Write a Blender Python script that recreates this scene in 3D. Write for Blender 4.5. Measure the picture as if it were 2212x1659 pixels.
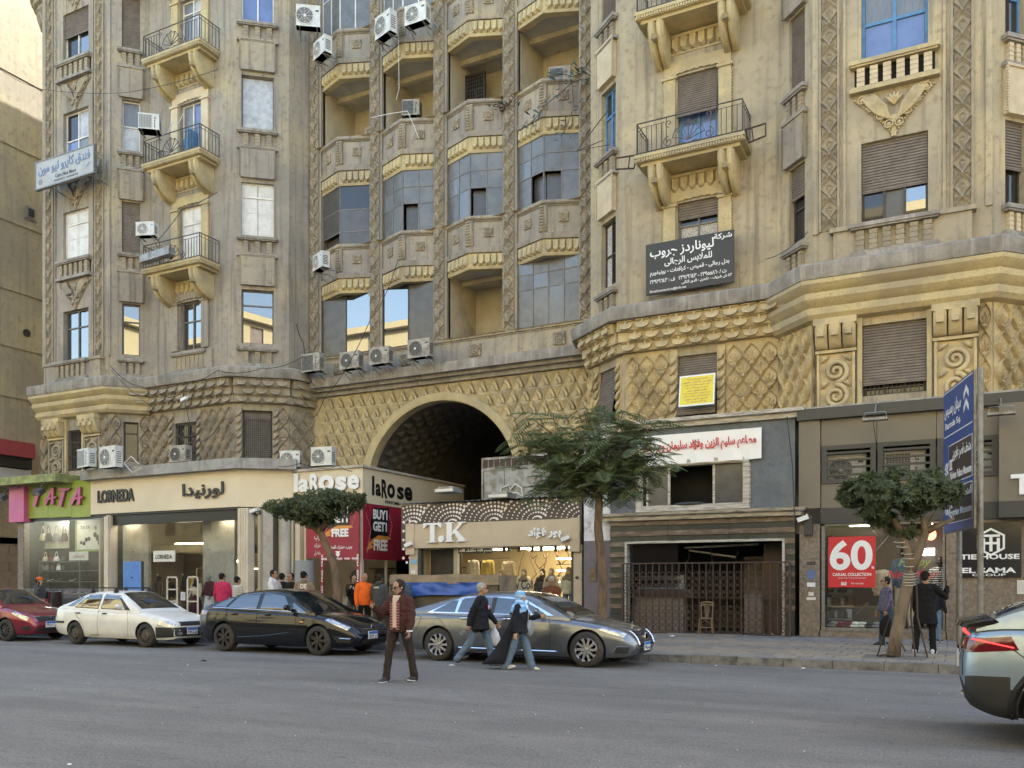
import bpy, bmesh, math, random
from mathutils import Matrix, Vector, noise
from mathutils.bvhtree import BVHTree
random.seed(7)
R=math.radians; PI=math.pi
SC=bpy.context.scene; COL=SC.collection
for o in list(bpy.data.objects): bpy.data.objects.remove(o)
# ---------------------------------------------------------------- camera, sky, sun, exposure
cam=bpy.data.cameras.new('camera'); CAM=bpy.data.objects.new('camera',cam); COL.objects.link(CAM); SC.camera=CAM
YAW=R(26.84); CAM.location=(0,0,1.6); CAM.rotation_euler=(R(90),0,YAW)
cam.sensor_width=36; cam.lens=1900/2212*36; cam.shift_y=(1262-829.5)/2212; cam.clip_end=600; cam.clip_start=.1
SUN_DIR=Vector((.40,.917,.58)).normalized()
SUN_EL=math.asin(SUN_DIR.z); SUN_AZ=math.atan2(SUN_DIR.x,SUN_DIR.y)
wd=bpy.data.worlds.new('World'); SC.world=wd; wd.use_nodes=True
_nt=wd.node_tree; _bg=_nt.nodes['Background']; _sky=_nt.nodes.new('ShaderNodeTexSky')
_sky.sky_type='NISHITA'; _sky.sun_disc=False; _sky.sun_elevation=SUN_EL; _sky.sun_rotation=SUN_AZ
_sky.air_density=1.3; _sky.dust_density=3.5; _sky.ozone_density=1.0
_nt.links.new(_sky.outputs[0],_bg.inputs[0]); _bg.inputs[1].default_value=.15
sl=bpy.data.lights.new('sun','SUN'); sl.energy=3.2; sl.angle=R(.6); sl.color=(1,.97,.93)
SUN=bpy.data.objects.new('sun',sl); COL.objects.link(SUN); SUN.rotation_euler=SUN_DIR.to_track_quat('Z','Y').to_euler(); SUN.location=(20,50,60)
SC.view_settings.view_transform='Standard'; SC.view_settings.look='None'; SC.view_settings.gamma=1; SC.view_settings.use_curve_mapping=False
SC.view_settings.exposure=2.38
SC.render.engine='CYCLES'; SC.cycles.max_bounces=8; SC.cycles.diffuse_bounces=4; SC.cycles.glossy_bounces=4; SC.cycles.transparent_max_bounces=12
SC.cycles.caustics_reflective=False; SC.cycles.caustics_refractive=False; SC.cycles.use_denoising=True
# ---------------------------------------------------------------- helpers
def ray(x,y):
    a=(x-1106)/1900; b=(1262-y)/1900
    return (-.4514+.8923*a, .8923+.4514*a, b)
def at(x,y,v):
    d=ray(x,y); t=v/d[1]; return Vector((d[0]*t, v, 1.6+d[2]*t))
def ground(x,y,z=0):
    d=ray(x,y); t=(z-1.6)/d[2]; return Vector((d[0]*t,d[1]*t,z))
def U(x,v): return at(x,1262,v).x
MATS={}
def mat(name,c1,c2=None,scale=4,rough=.75,bump=0,bscale=40,metal=0,streak=None,coat=0,emit=0,spec=.5,coord='P',lo=.4,hi=.62,ior=1.5,detail=5,c3=None,s3=1.2,stretch=None,sheen=0):
    m=bpy.data.materials.new(name); m.use_nodes=True; nt=m.node_tree; N=nt.nodes; Lk=nt.links.new
    p=N['Principled BSDF']; p.inputs['Roughness'].default_value=rough; p.inputs['Metallic'].default_value=metal
    p.inputs['Coat Weight'].default_value=coat; p.inputs['Coat Roughness'].default_value=.04; p.inputs['IOR'].default_value=ior
    p.inputs['Specular IOR Level'].default_value=spec; p.inputs['Base Color'].default_value=(*c1,1)
    if sheen: p.inputs['Sheen Weight'].default_value=sheen
    if emit: p.inputs['Emission Color'].default_value=(*c1,1); p.inputs['Emission Strength'].default_value=emit
    src=None
    if c2 or bump or streak:
        if coord=='P': src=N.new('ShaderNodeNewGeometry').outputs['Position']
        else: src=N.new('ShaderNodeTexCoord').outputs['Object']
        if stretch:
            mp=N.new('ShaderNodeMapping'); mp.inputs['Scale'].default_value=stretch; Lk(src,mp.inputs[0]); src=mp.outputs[0]
    def nz(sc,de=detail,vec=None):
        n=N.new('ShaderNodeTexNoise'); n.inputs['Scale'].default_value=sc; n.inputs['Detail'].default_value=de; n.inputs['Roughness'].default_value=.6
        Lk(vec or src,n.inputs['Vector']); return n.outputs['Fac']
    def ramp(f,l,h):
        r=N.new('ShaderNodeMapRange'); r.inputs[1].default_value=l; r.inputs[2].default_value=h; Lk(f,r.inputs[0]); return r.outputs[0]
    def mix(f,a,b):
        x=N.new('ShaderNodeMix'); x.data_type='RGBA'; Lk(f,x.inputs[0])
        for k,q in ((6,a),(7,b)):
            if isinstance(q,tuple): x.inputs[k].default_value=(*q,1)
            else: Lk(q,x.inputs[k])
        return x.outputs[2]
    col=None
    if c2:
        col=mix(ramp(nz(scale),lo,hi),c1,c2)
        if c3: col=mix(ramp(nz(s3,3),.5,.68),col,c3)
    if c3 and bump and 'carve' not in name:
        col=mix(ramp(nz(scale*9,6),.52,.70),col,tuple(q*.68 for q in c1)) if not metal else col
    if streak:
        mp=N.new('ShaderNodeMapping'); mp.inputs['Scale'].default_value=(3.2,3.2,.16); Lk(src,mp.inputs[0])
        f=ramp(nz(1.6,4,mp.outputs[0]),.5,.8)
        col=mix(f,col if col else c1,streak)
    if col: Lk(col,p.inputs['Base Color'])
    if bump:
        b=N.new('ShaderNodeBump'); b.inputs['Strength'].default_value=bump; b.inputs['Distance'].default_value=.02
        Lk(nz(bscale,6),b.inputs['Height']); Lk(b.outputs[0],p.inputs['Normal'])
    MATS[name]=m; return m
def banded(name,c1,c2,freq,axis='Z',duty=.5,c3=None,axis2='X',f2=None,rough=.85):
    m=bpy.data.materials.new(name); m.use_nodes=True; nt=m.node_tree; N=nt.nodes; L=nt.links.new; p=N['Principled BSDF']; p.inputs['Roughness'].default_value=rough; p.inputs['Specular IOR Level'].default_value=.2
    tc=N.new('ShaderNodeTexCoord'); sp=N.new('ShaderNodeSeparateXYZ'); L(tc.outputs['Object'],sp.inputs[0])
    def band(ax,f,d):
        a=N.new('ShaderNodeMath'); a.operation='MULTIPLY'; a.inputs[1].default_value=f; L(sp.outputs[ax],a.inputs[0])
        b=N.new('ShaderNodeMath'); b.operation='FRACT'; L(a.outputs[0],b.inputs[0]); c=N.new('ShaderNodeMath'); c.operation='LESS_THAN'; c.inputs[1].default_value=d; L(b.outputs[0],c.inputs[0]); return c.outputs[0]
    def mix(f,a,b):
        x=N.new('ShaderNodeMix'); x.data_type='RGBA'; L(f,x.inputs[0])
        for k,q in ((6,a),(7,b)):
            if isinstance(q,tuple): x.inputs[k].default_value=(*q,1)
            else: L(q,x.inputs[k])
        return x.outputs[2]
    col=mix(band(axis,freq,duty),c1,c2)
    if c3: col=mix(band(axis2,f2 or freq,duty),col,c3)
    L(col,p.inputs['Base Color']); MATS[name]=m; return m
def glassmat(name,tint,refl=.12,rough=.01):
    m=bpy.data.materials.new(name); m.use_nodes=True; nt=m.node_tree; N=nt.nodes; L=nt.links.new
    N.remove(N['Principled BSDF']); out=N['Material Output']
    t=N.new('ShaderNodeBsdfTransparent'); t.inputs[0].default_value=(*tint,1)
    g=N.new('ShaderNodeBsdfGlossy'); g.inputs['Roughness'].default_value=rough; g.inputs[0].default_value=(.95,.97,1,1)
    lw=N.new('ShaderNodeLayerWeight'); lw.inputs[0].default_value=.5
    pw=N.new('ShaderNodeMath'); pw.operation='POWER'; pw.inputs[1].default_value=4; L(lw.outputs['Facing'],pw.inputs[0])
    ad=N.new('ShaderNodeMath'); ad.operation='MULTIPLY_ADD'; ad.inputs[1].default_value=1-refl; ad.inputs[2].default_value=refl*.6; ad.use_clamp=True; L(pw.outputs[0],ad.inputs[0])
    x=N.new('ShaderNodeMixShader'); L(ad.outputs[0],x.inputs[0]); L(t.outputs[0],x.inputs[1]); L(g.outputs[0],x.inputs[2]); L(x.outputs[0],out.inputs[0])
    MATS[name]=m; return m
class MB:
    def __init__(s): s.v=[]; s.f=[]; s.mi=[]
    def add(s,vs,fs,mi=0):
        o=len(s.v); s.v+= [tuple(q) for q in vs]; s.f+=[tuple(i+o for i in f) for f in fs]; s.mi+=[mi]*len(fs); return s
    def box(s,x0,x1,y0,y1,z0,z1,mi=0,M=None):
        vs=[Vector(q) for q in ((x0,y0,z0),(x1,y0,z0),(x1,y1,z0),(x0,y1,z0),(x0,y0,z1),(x1,y0,z1),(x1,y1,z1),(x0,y1,z1))]
        if M: vs=[M@q for q in vs]
        return s.add(vs,((0,3,2,1),(4,5,6,7),(0,1,5,4),(1,2,6,5),(2,3,7,6),(3,0,4,7)),mi)
    def quad(s,a,b,c,d,mi=0): return s.add((a,b,c,d),((0,1,2,3),),mi)
    def prism(s,poly,y0,y1,mi=0,M=None):           # polygon in x,z (anticlockwise seen from -y) between y0 (front) and y1
        n=len(poly); vs=[Vector((x,y0,z)) for x,z in poly]+[Vector((x,y1,z)) for x,z in poly]
        if M: vs=[M@q for q in vs]
        fs=[tuple(range(n)),tuple(range(2*n-1,n-1,-1))]+[(i,i+n,(i+1)%n+n,(i+1)%n) for i in range(n)]
        return s.add(vs,fs,mi)
    def tube(s,pts,r,n=6,mi=0,cap=True):
        pts=[Vector(p) for p in pts]; rs=r if isinstance(r,(list,tuple)) else [r]*len(pts); vs=[]; fs=[]; up=None
        for i,p in enumerate(pts):
            d=(pts[min(i+1,len(pts)-1)]-pts[max(i-1,0)])
            d=d.normalized() if d.length>1e-9 else Vector((0,0,1))
            if up is None: up=d.orthogonal().normalized()
            a=(up-d*up.dot(d)); a=a.normalized() if a.length>1e-6 else d.orthogonal().normalized(); up=a; b=d.cross(a)
            for k in range(n): t=2*PI*k/n; vs.append(p+(a*math.cos(t)+b*math.sin(t))*rs[i])
        for i in range(len(pts)-1):
            for k in range(n): fs.append((i*n+k,i*n+(k+1)%n,(i+1)*n+(k+1)%n,(i+1)*n+k))
        if cap: fs+=[tuple(range(n-1,-1,-1)),tuple(range((len(pts)-1)*n,len(pts)*n))]
        return s.add(vs,fs,mi)
    def lathe(s,prof,n=16,M=None,mi=0,cap=True):             # prof: (radius,height) around local z
        vs=[];fs=[]
        for r,z in prof:
            for k in range(n):
                q=Vector((r*math.cos(2*PI*k/n),r*math.sin(2*PI*k/n),z)); vs.append(M@q if M else q)
        for i in range(len(prof)-1):
            for k in range(n): fs.append((i*n+k,i*n+(k+1)%n,(i+1)*n+(k+1)%n,(i+1)*n+k))
        if cap and prof[0][0]>1e-4: fs.append(tuple(range(n-1,-1,-1)))
        if cap and prof[-1][0]>1e-4: fs.append(tuple(range((len(prof)-1)*n,len(prof)*n)))
        return s.add(vs,fs,mi)
    def ell(s,c,r,nu=14,nv=8,M=None,mi=0):
        T=Matrix.Translation(c)@(M.to_4x4() if M else Matrix())@Matrix.Diagonal((*r,1))
        return s.lathe([(math.cos(PI*(i/nv-.5))+ (1e-5 if i in(0,nv) else 0),math.sin(PI*(i/nv-.5))) for i in range(nv+1)],nu,T,mi)
    def sweep(s,path,prof,mi=0,caps=True):          # profile (d outward,z) along a plan polyline, mitred
        k=len(prof); vs=[]
        cols=[offs(path,d) for d,z in prof]
        for i in range(len(path)):
            for j in range(k): vs.append((cols[j][i][0],cols[j][i][1],prof[j][1]))
        fs=[(i*k+j,(i+1)*k+j,(i+1)*k+(j+1)%k,i*k+(j+1)%k) for i in range(len(path)-1) for j in range(k)]
        if caps: fs+=[tuple(range(k)),tuple(range(len(path)*k-1,(len(path)-1)*k-1,-1))]
        return s.add(vs,fs,mi)
    def grid(s,fn,nu,nv,mi=0):
        vs=[fn(i/nu,j/nv) for j in range(nv+1) for i in range(nu+1)]
        return s.add(vs,[(j*(nu+1)+i,j*(nu+1)+i+1,(j+1)*(nu+1)+i+1,(j+1)*(nu+1)+i) for j in range(nv) for i in range(nu)],mi)
    def mesh(s,name,m,smooth=False,fix=True):
        me=bpy.data.meshes.new(name); me.from_pydata([tuple(q) for q in s.v],[],s.f)
        ms=m if isinstance(m,(list,tuple)) else [m]
        for q in ms: me.materials.append(MATS[q] if isinstance(q,str) else q)
        if len(ms)>1: me.polygons.foreach_set('material_index',s.mi)
        if fix:
            b=bmesh.new(); b.from_mesh(me); bmesh.ops.recalc_face_normals(b,faces=b.faces); b.to_mesh(me); b.free()
        if smooth: smooth_mesh(me,smooth)
        me.update(); return me
def smooth_mesh(me,ang):
    if ang is True: ang=180
    me.polygons.foreach_set('use_smooth',[True]*len(me.polygons))
    if ang<180: me.set_sharp_from_angle(angle=R(ang))
def offs(path,d):
    P=[Vector((p[0],p[1])) for p in path]; out=[]
    for i,p in enumerate(P):
        ns=[]
        for a,b in ((i-1,i),(i,i+1)):
            if a>=0 and b<len(P):
                e=(P[b]-P[a]).normalized(); ns.append(Vector((e.y,-e.x)))
        if len(ns)==1: out.append(p+ns[0]*d)
        else:
            m=(ns[0]+ns[1]).normalized(); out.append(p+m*(d/max(.35,m.dot(ns[0]))))
    return [(q.x,q.y) for q in out]
PENDING=[]; W={}; KIDS={}; ABS=set()                            # things whose parts are given in world coordinates
def link(o,parent=None,M=None):
    PENDING.append(o); M=M if M is not None else (W[parent.name] if parent and parent.name not in ABS else Matrix())
    W[o.name]=M.copy()
    if parent: o.parent=parent; o.matrix_basis=W[parent.name].inverted()@M
    else: o.matrix_basis=M
    if parent: KIDS.setdefault(parent.name,[]).append(o)
    return o
def T(x,y,z,rz=0): return Matrix.Translation((x,y,z))@Matrix.Rotation(rz,4,'Z')
def obj(name,mb,m=None,parent=None,M=None,smooth=False,label=None):
    me=mb.mesh(name,m,smooth) if isinstance(mb,MB) else mb
    o=bpy.data.objects.new(name,me); link(o,parent,M)
    if label: o['label']=label
    return o
def tag(o,label=None,cat=None,group=None,kind=None):
    for k,q in (('label',label),('category',cat),('group',group),('kind',kind)):
        if q: o[k]=q
    return o
def thing(name,label,cat,M=None,group=None):
    o=bpy.data.objects.new(name,None); o.empty_display_size=.2; link(o,None,M); return tag(o,label,cat,group)
def struct(o): o['kind']='structure'; return o
def dup(src,parent=None,M=None,label=None,group=None):
    c=src.copy(); link(c,parent,M)
    if label: c['label']=label
    if group: c['group']=group
    Si=W[src.name].inverted()
    for ch in list(KIDS.get(src.name,())): dup(ch,c,W[c.name]@(Si@W[ch.name]))
    return c
# lettering: Arabic shaped to presentation forms, laid right to left
AR={}; _c=0xFE80
for ch,n in zip('ءآأؤإئابةتثجحخدذرزسشصضطظعغفقكلمنهوىي',(1,2,2,2,2,4,2,4,2,4,4,4,4,4,2,2,2,2,4,4,4,4,4,4,4,4,4,4,4,4,4,4,4,2,2,4)): AR[ch]=(_c,n); _c+=n
def arab(s):
    s=s.replace('لا','\ufefb'); out=[]
    for i,ch in enumerate(s):
        p=i>0 and s[i-1] in AR and AR[s[i-1]][1]==4
        if ch=='\ufefb': out.append(chr(0xfefb+p)); continue
        if ch not in AR: out.append(ch); continue
        c,n=AR[ch]; x=n==4 and i+1<len(s) and (s[i+1]=='\ufefb' or s[i+1] in AR and AR[s[i+1]][1]>1)
        out.append(chr(c+(0 if n==1 else 3 if p and x else 2 if x else 1 if p else 0)))
    s=out[::-1]; i=0; res=[]                        # digits keep their order
    while i<len(s):
        j=i
        while j<len(s) and ('٠'<=s[j]<='٩'): j+=1
        if j>i: res+=s[i:j][::-1]; i=j
        else: res.append(s[i]); i+=1
    return ''.join(res)
def text_mesh(s,h,depth,m,bold=0,width=None,res=5,center=True,smooth=False,shear=0,cap=True):
    """lettering standing in the x,z plane, front towards -y; h = height of the tallest glyph box, width fits the line"""
    cu=bpy.data.curves.new('letters','FONT'); cu.body=s; cu.size=1; cu.offset=bold; cu.resolution_u=res; cu.extrude=0; cu.shear=shear
    o=bpy.data.objects.new('letters',cu); COL.objects.link(o); dg=bpy.context.evaluated_depsgraph_get(); dg.update()
    me=bpy.data.meshes.new_from_object(o.evaluated_get(dg)); bpy.data.objects.remove(o); bpy.data.curves.remove(cu)
    b=bmesh.new(); b.from_mesh(me); bpy.data.meshes.remove(me)
    bmesh.ops.remove_doubles(b,verts=b.verts,dist=1e-5)
    if not b.verts: b.free(); return bpy.data.meshes.new('lettering')
    xs=[v.co.x for v in b.verts]; ys=[v.co.y for v in b.verts]
    sy=h/(max(ys)-min(ys)); sx=width/(max(xs)-min(xs)) if width else sy
    cx=(max(xs)+min(xs))/2 if center else min(xs); cy=(max(ys)+min(ys))/2 if center else min(ys)
    if not center: cy=0
    seen=set(); k=0; jit={}
    for v in b.verts:                               # overlapping glyphs must not be coplanar
        if v.index in seen: continue
        st=[v]; seen.add(v.index); k+=1
        while st:
            q=st.pop(); jit[q.index]=(k%5)*.0006
            for e in q.link_edges:
                r=e.other_vert(q)
                if r.index not in seen: seen.add(r.index); st.append(r)
    for v in b.verts: v.co=Vector(((v.co.x-cx)*sx,-jit[v.index],(v.co.y-cy)*sy))
    if depth:
        r=bmesh.ops.extrude_face_region(b,geom=list(b.faces))
        for g in r['geom']:
            if isinstance(g,bmesh.types.BMVert): g.co.y-=depth
    bmesh.ops.recalc_face_normals(b,faces=b.faces)
    me=bpy.data.meshes.new('lettering'); b.to_mesh(me); b.free(); me.materials.append(MATS[m]); me.polygons.foreach_set('use_smooth',[False]*len(me.polygons)); return me
def letters(s,x,z,h,parent,M,m,depth=.004,bold=0,width=None,y=-.003,name='lettering',ar=False,center=True,res=None,shear=0):
    me=text_mesh(arab(s) if ar else s,h,depth,m,bold,width,res or (2 if h<.2 else 5),center,shear=shear)
    o=bpy.data.objects.new(name,me); return link(o,parent,M@Matrix.Translation((x,y,z)))
def wall_holes(mb,L,z0,z1,holes,depth=.3,x0=0,mi=0,y=0):
    xs=sorted({x0,L,*[q for h in holes for q in h[:2]]}); zs=sorted({z0,z1,*[q for h in holes for q in h[2:]]})
    zs=[q for q in zs if z0<=q<=z1]
    for i in range(len(xs)-1):
        for j in range(len(zs)-1):
            cx=(xs[i]+xs[i+1])/2; cz=(zs[j]+zs[j+1])/2
            if any(h[0]<cx<h[1] and h[2]<cz<h[3] for h in holes): continue
            mb.quad((xs[i],y,zs[j]),(xs[i+1],y,zs[j]),(xs[i+1],y,zs[j+1]),(xs[i],y,zs[j+1]),mi)
    for a,b,c,d in holes:
        e=y+depth
        mb.quad((a,y,c),(a,y,d),(a,e,d),(a,e,c),mi); mb.quad((b,y,d),(b,y,c),(b,e,c),(b,e,d),mi)
        mb.quad((a,y,d),(b,y,d),(b,e,d),(a,e,d),mi); mb.quad((b,y,c),(a,y,c),(a,e,c),(b,e,c),mi)
    return mb
class Facet:
    def __init__(s,u0,v0,u1,v1):
        s.a=math.atan2(v1-v0,u1-u0); s.L=math.hypot(u1-u0,v1-v0); s.M=T(u0,v0,0,s.a); s.p=((u0,v0),(u1,v1))
    def m(s,x=0,y=0,z=0): return s.M@Matrix.Translation((x,y,z))
# ---------------------------------------------------------------- materials
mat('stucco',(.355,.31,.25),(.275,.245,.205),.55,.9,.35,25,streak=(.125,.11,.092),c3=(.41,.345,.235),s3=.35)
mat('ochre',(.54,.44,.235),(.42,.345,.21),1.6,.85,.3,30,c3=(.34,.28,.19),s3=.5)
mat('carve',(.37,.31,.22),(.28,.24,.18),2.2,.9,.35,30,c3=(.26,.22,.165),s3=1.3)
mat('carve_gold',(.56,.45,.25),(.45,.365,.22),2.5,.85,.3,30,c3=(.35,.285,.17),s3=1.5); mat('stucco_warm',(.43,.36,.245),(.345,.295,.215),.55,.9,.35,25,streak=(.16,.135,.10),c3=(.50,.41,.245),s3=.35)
mat('ledge',(.33,.30,.26),(.24,.215,.185),2.5,.9,.5,18,streak=(.45,.42,.38),c3=(.18,.16,.14),s3=1)
mat('cream',(.62,.52,.36),(.52,.43,.29),2,.8,.15,30)
mat('shutter',(.20,.165,.13),(.155,.125,.10),3,.7,.1,30)
mat('whitewood',(.72,.70,.67),(.60,.58,.55),3,.55,.1,30)
mat('bluewood',(.09,.24,.44),(.07,.18,.34),4,.5,.1,30)
mat('greywood',(.19,.18,.17),(.14,.13,.125),4,.6,.1,30)
mat('darkwood',(.06,.045,.035),(.04,.03,.025),4,.55,.1,30)
mat('pane_dark',(.03,.03,.032),rough=.03,ior=1.55)
mat('pane_mirror',(.03,.035,.04),rough=.01,ior=2.2,spec=.8)
mat('pane_curtain',(.19,.205,.225),(.15,.165,.185),9,.12,stretch=(3,3,.3))
mat('pane_blue',(.14,.20,.40),(.12,.17,.34),1.5,.08,ior=1.6)
mat('pane_frost',(.155,.16,.165),(.115,.12,.125),3,.25,c3=(.19,.19,.185),s3=.8)
mat('pane_dusty',(.095,.092,.088),(.07,.068,.065),3,.25)
mat('pane_white',(.50,.51,.53),(.38,.39,.41),5,.3,c3=(.3,.31,.33),s3=1.5)
mat('lace',(.62,.60,.55),(.22,.2,.18),40,.8,lo=.45,hi=.55)
mat('iron',(.055,.05,.047),(.085,.07,.055),12,.6,.1,60)
mat('dark',(.012,.011,.010),rough=.9)
mat('room',(.56,.48,.33),(.48,.41,.29),1.5,.9,.2,12,c3=(.36,.30,.22),s3=.8); mat('ceiling_plaster',(.50,.47,.41),(.42,.39,.34),2,.9,.2,20)
mat('vault_shade',(.10,.085,.065),(.07,.06,.05),1.5,.9)
mat('ac_white',(.66,.66,.64),(.56,.56,.53),4,.5,.05,40,coord='O')
mat('ac_old',(.42,.40,.36),(.30,.27,.23),4,.65,.1,40,coord='O',c3=(.2,.17,.14),s3=2)
mat('ac_grille',(.035,.035,.037),rough=.6)
mat('steel',(.22,.215,.205),(.15,.14,.125),8,.45,.1,50,metal=.3)
mat('whiteplastic',(.75,.75,.73),rough=.4)
mat('cable',(.03,.03,.03),rough=.6); mat('cable_white',(.6,.58,.55),rough=.6)
# ---------------------------------------------------------------- the apartment building
FH=4.4; ZC=10.4
HW=[Facet(-36.8,25.9,-32.4,25.9),Facet(-32.4,25.9,-31.3,27),Facet(-31.3,27,-26.35,27),Facet(-26.35,27,-24.7,28.35),Facet(-24.7,28.35,-24.4,29.5)]
HE=[Facet(-11.6,29.5,-11.3,28.35),Facet(-11.3,28.35,-9.65,27),Facet(-9.65,27,-4.7,27),Facet(-4.7,27,-3.6,25.9),Facet(-3.6,25.9,.8,25.9)]
GL=Facet(-37.9,27,-36.8,25.9); GR=Facet(.8,25.9,1.9,27); HR=Facet(1.9,27,7.4,27)
A1,B1,C1,D1,D2=HW; E2,E1,C2,F2,A2=HE
B=thing('apartment_building','weathered ochre apartment block with carved bays, iron balconies and an arched passage','building',T(-18,27,0)); ABS.add(B.name)
TOPZ=31.5
# --- prototypes (linked where they are first used, copied after that)
def fan_mesh():
    m=MB(); w,h=.34,.84
    side=[(0,0),(.16,.12),(.29,.30),(.325,.42),(.27,.58),(.13,.73),(0,h)]
    poly=side+[(-x,z) for x,z in side[-2:0:-1]]
    m.prism(poly,-.03,.01)
    for sg in (1,-1):
        for i in range(len(side)-1):
            (xa,za),(xb,zb)=side[i],side[i+1]; k=.80
            m.add([(sg*xa,-.03,za),(sg*xb,-.03,zb),(sg*xb*.93,-.125,zb*.97+.012),(sg*xa*.93,-.125,za*.97+.012),(sg*xb*k,-.03,(zb-.42)*k+.42),(sg*xa*k,-.03,(za-.42)*k+.42)],((0,1,2,3),(3,2,4,5)))
    for a,l in ((-60,.24),(-30,.33),(0,.39),(30,.33),(60,.24)):
        t=R(a); dx,dz=math.sin(t),math.cos(t); nx,nz=dz,-dx; c=(0,.20)
        p=[(c[0]+dx*l*q+nx*wd,-.03-hh,c[1]+dz*l*q+nz*wd) for q,wd,hh in ((.15,-.016,0),(.15,.016,0),(.80,.062,0),(1.0,0,.0),(.80,-.062,0),(.22,0,.03),(.78,0,.06))]
        m.add(p,((0,1,5),(1,2,6,5),(2,3,6),(3,4,6),(4,0,5,6)))
    m.ell((0,-.035,.13),(.085,.055,.06),8,5)
    m.box(-.085,.085,-.098,-.03,.118,.138)
    return m
def scale_mesh():
    m=MB(); w=.21
    m.box(-w-.03,w+.03,-.02,.05,0,.3)
    pr=[(w*math.cos(t),.13+.13*math.sin(t)) for t in [PI+PI*i/8 for i in range(9)]]
    front=[(x,-.10-.06*(1-(x/w)**2),z) for x,z in pr]; back=[(x,-.02,z) for x,z in pr]
    m.add(front+back+[(w,-.05,.21),(-w,-.05,.21)],[(i,i+1,i+10,i+9) for i in range(8)]+[tuple(range(9))+(18,19)][:0]+[(0,1,2,3,4,5,6,7,8)]+[(8,18,19,0)])
    m.box(-.03,.03,-.09,-.02,.15,.29); m.box(-w-.03,w+.03,-.07,-.02,.265,.3)
    return m
def pyramid_mesh(w=.52,h=.51):
    return MB().add([(-w/2,0,h),(w/2,0,h),(0,0,0),(0,-.13,h*.70)],((0,3,1),(0,2,3),(1,3,2),(0,1,2)))
def arc_mesh(w=.52,h=.51):
    m=MB(); m.add([(-w/2,.02,0),(w/2,.02,0),(0,.02,h)],((0,1,2),))
    ox,oz=-w*.42,-.01
    for r0,r1,d in ((.20,.27,-.05),(.33,.42,-.085),(.47,.52,-.04)):
        n=7; vs=[];ang=[R(62)*(1-i/n)-R(1) for i in range(n+1)]
        for t in ang:
            for r,y in ((r0,.02),(r0+.01,d),(r1-.01,d),(r1,.02)):
                x=ox+r*math.cos(t); z=oz+r*math.sin(t)
                lim=w/2*(1-z/h); x=max(-lim,min(lim,x)); vs.append((x,y,max(z,0)))
        m.add(vs,[(i*4+j,i*4+j+1,(i+1)*4+j+1,(i+1)*4+j) for i in range(n) for j in range(3)])
    return m
def carved_mesh(w=.42,h=.62):
    m=MB(); a=w/2
    for sx in (1,-1):
        for za,zb in ((0,h/2),(h,h/2)):
            # slanting ridge from the edge to the middle
            m.add([(sx*a,-.02,za),(sx*a,-.02,za+(.09 if zb>za else -.09)),(0,-.02,zb),(0,-.02,zb-(.09 if zb>za else -.09)),(sx*a,-.085,za+(.045 if zb>za else -.045)),(0,-.105,zb)],((0,4,5,3),(4,1,2,5)))
        m.add([(sx*a,-.02,h*.28),(sx*a,-.02,h*.72),(sx*a*.35,-.02,h/2),(sx*a*.75,-.10,h/2)],((0,1,3),(1,2,3),(2,0,3)))
    m.ell((0,-.06,h*.5),(.05,.06,.05),6,4)
    m.add([(-.10,-.02,h),(.10,-.02,h),(0,-.02,h*.66),(0,-.09,h*.9)],((0,1,3),(1,2,3),(2,0,3)))
    m.add([(-.10,-.02,0),(.10,-.02,0),(0,-.02,h*.34),(0,-.09,h*.1)],((0,1,3),(1,2,3),(2,0,3)))
    return m
def rosette_mesh(r=.19):
    m=MB(); Mx=Matrix.Rotation(R(90),4,'X')
    m.lathe([(r,0),(r*.97,.04),(r*.8,.055)],14,Mx)
    m.tube([(r*(.80-.62*i/22)*math.cos(i*.55),-.065,r*(.80-.62*i/22)*math.sin(i*.55)) for i in range(23)],.026,5)
    for k in range(4):
        t=PI/4+k*PI/2; m.ell((r*1.02*math.cos(t),-.03,r*1.02*math.sin(t)),(.055,.035,.055),6,4)
    return m
def leaf_mesh(w=.25,h=.42):
    m=MB(); a=w*.46
    pr=[(-a,h),(-a,h*.25),(-a*.6,0),(a*.6,0),(a,h*.25),(a,h)]
    m.add([(x,0,z) for x,z in pr]+[(-a*.75,-.07,h*.97),(-a*.7,-.10,h*.3),(0,-.14,h*.10),(a*.7,-.10,h*.3),(a*.75,-.07,h*.97),(0,-.055,h*.97),(0,-.07,h*.45)],
      ((0,1,7,6),(1,2,8,7),(2,3,8),(3,4,9,8),(4,5,10,9),(6,7,12,11),(7,8,12),(8,9,12),(9,10,11,12)))
    return m
def corbel_mesh(w=.50,d=.98,h=1.05):
    m=MB()
    pr=[(0,0)]+[(-d+d*.95*(1-math.sin(t)),.98*h*(1-math.cos(t))*.92+.02) for t in [R(8+82*i/9) for i in range(10)]]+[(-d,h),(0,h)]
    for x0,x1 in ((-w/2,-.006),(.006,w/2)):
        xm=(x0+x1)/2; k=len(pr); vs=[]
        for x,s in ((x0,.90),(x0+.07,1),(x1-.07,1),(x1,.90)):
            vs+=[(x,y*s,h-(h-z)*s if y<0 and z<h else z) for y,z in pr]
        fs=[(j*k+i,j*k+(i+1)%k,(j+1)*k+(i+1)%k,(j+1)*k+i) for j in range(3) for i in range(k)]+[tuple(range(k)),tuple(range(4*k-1,3*k-1,-1))]
        m.add(vs,fs)
        m.box(-.09,.09,-d*1.03,-d*.6,h*.46,h*.60)
    return m
def baluster_mesh(w=.15,h=.5,n=4):
    m=MB(); s=h/n
    for k in range(n): m.box(-w/2,w/2,-.10,.06,k*s+.012,(k+1)*s-.012); m.box(-w/2+.012,w/2-.012,-.085,.05,k*s-.013,k*s+.013)
    return m
PROTO={}
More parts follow.
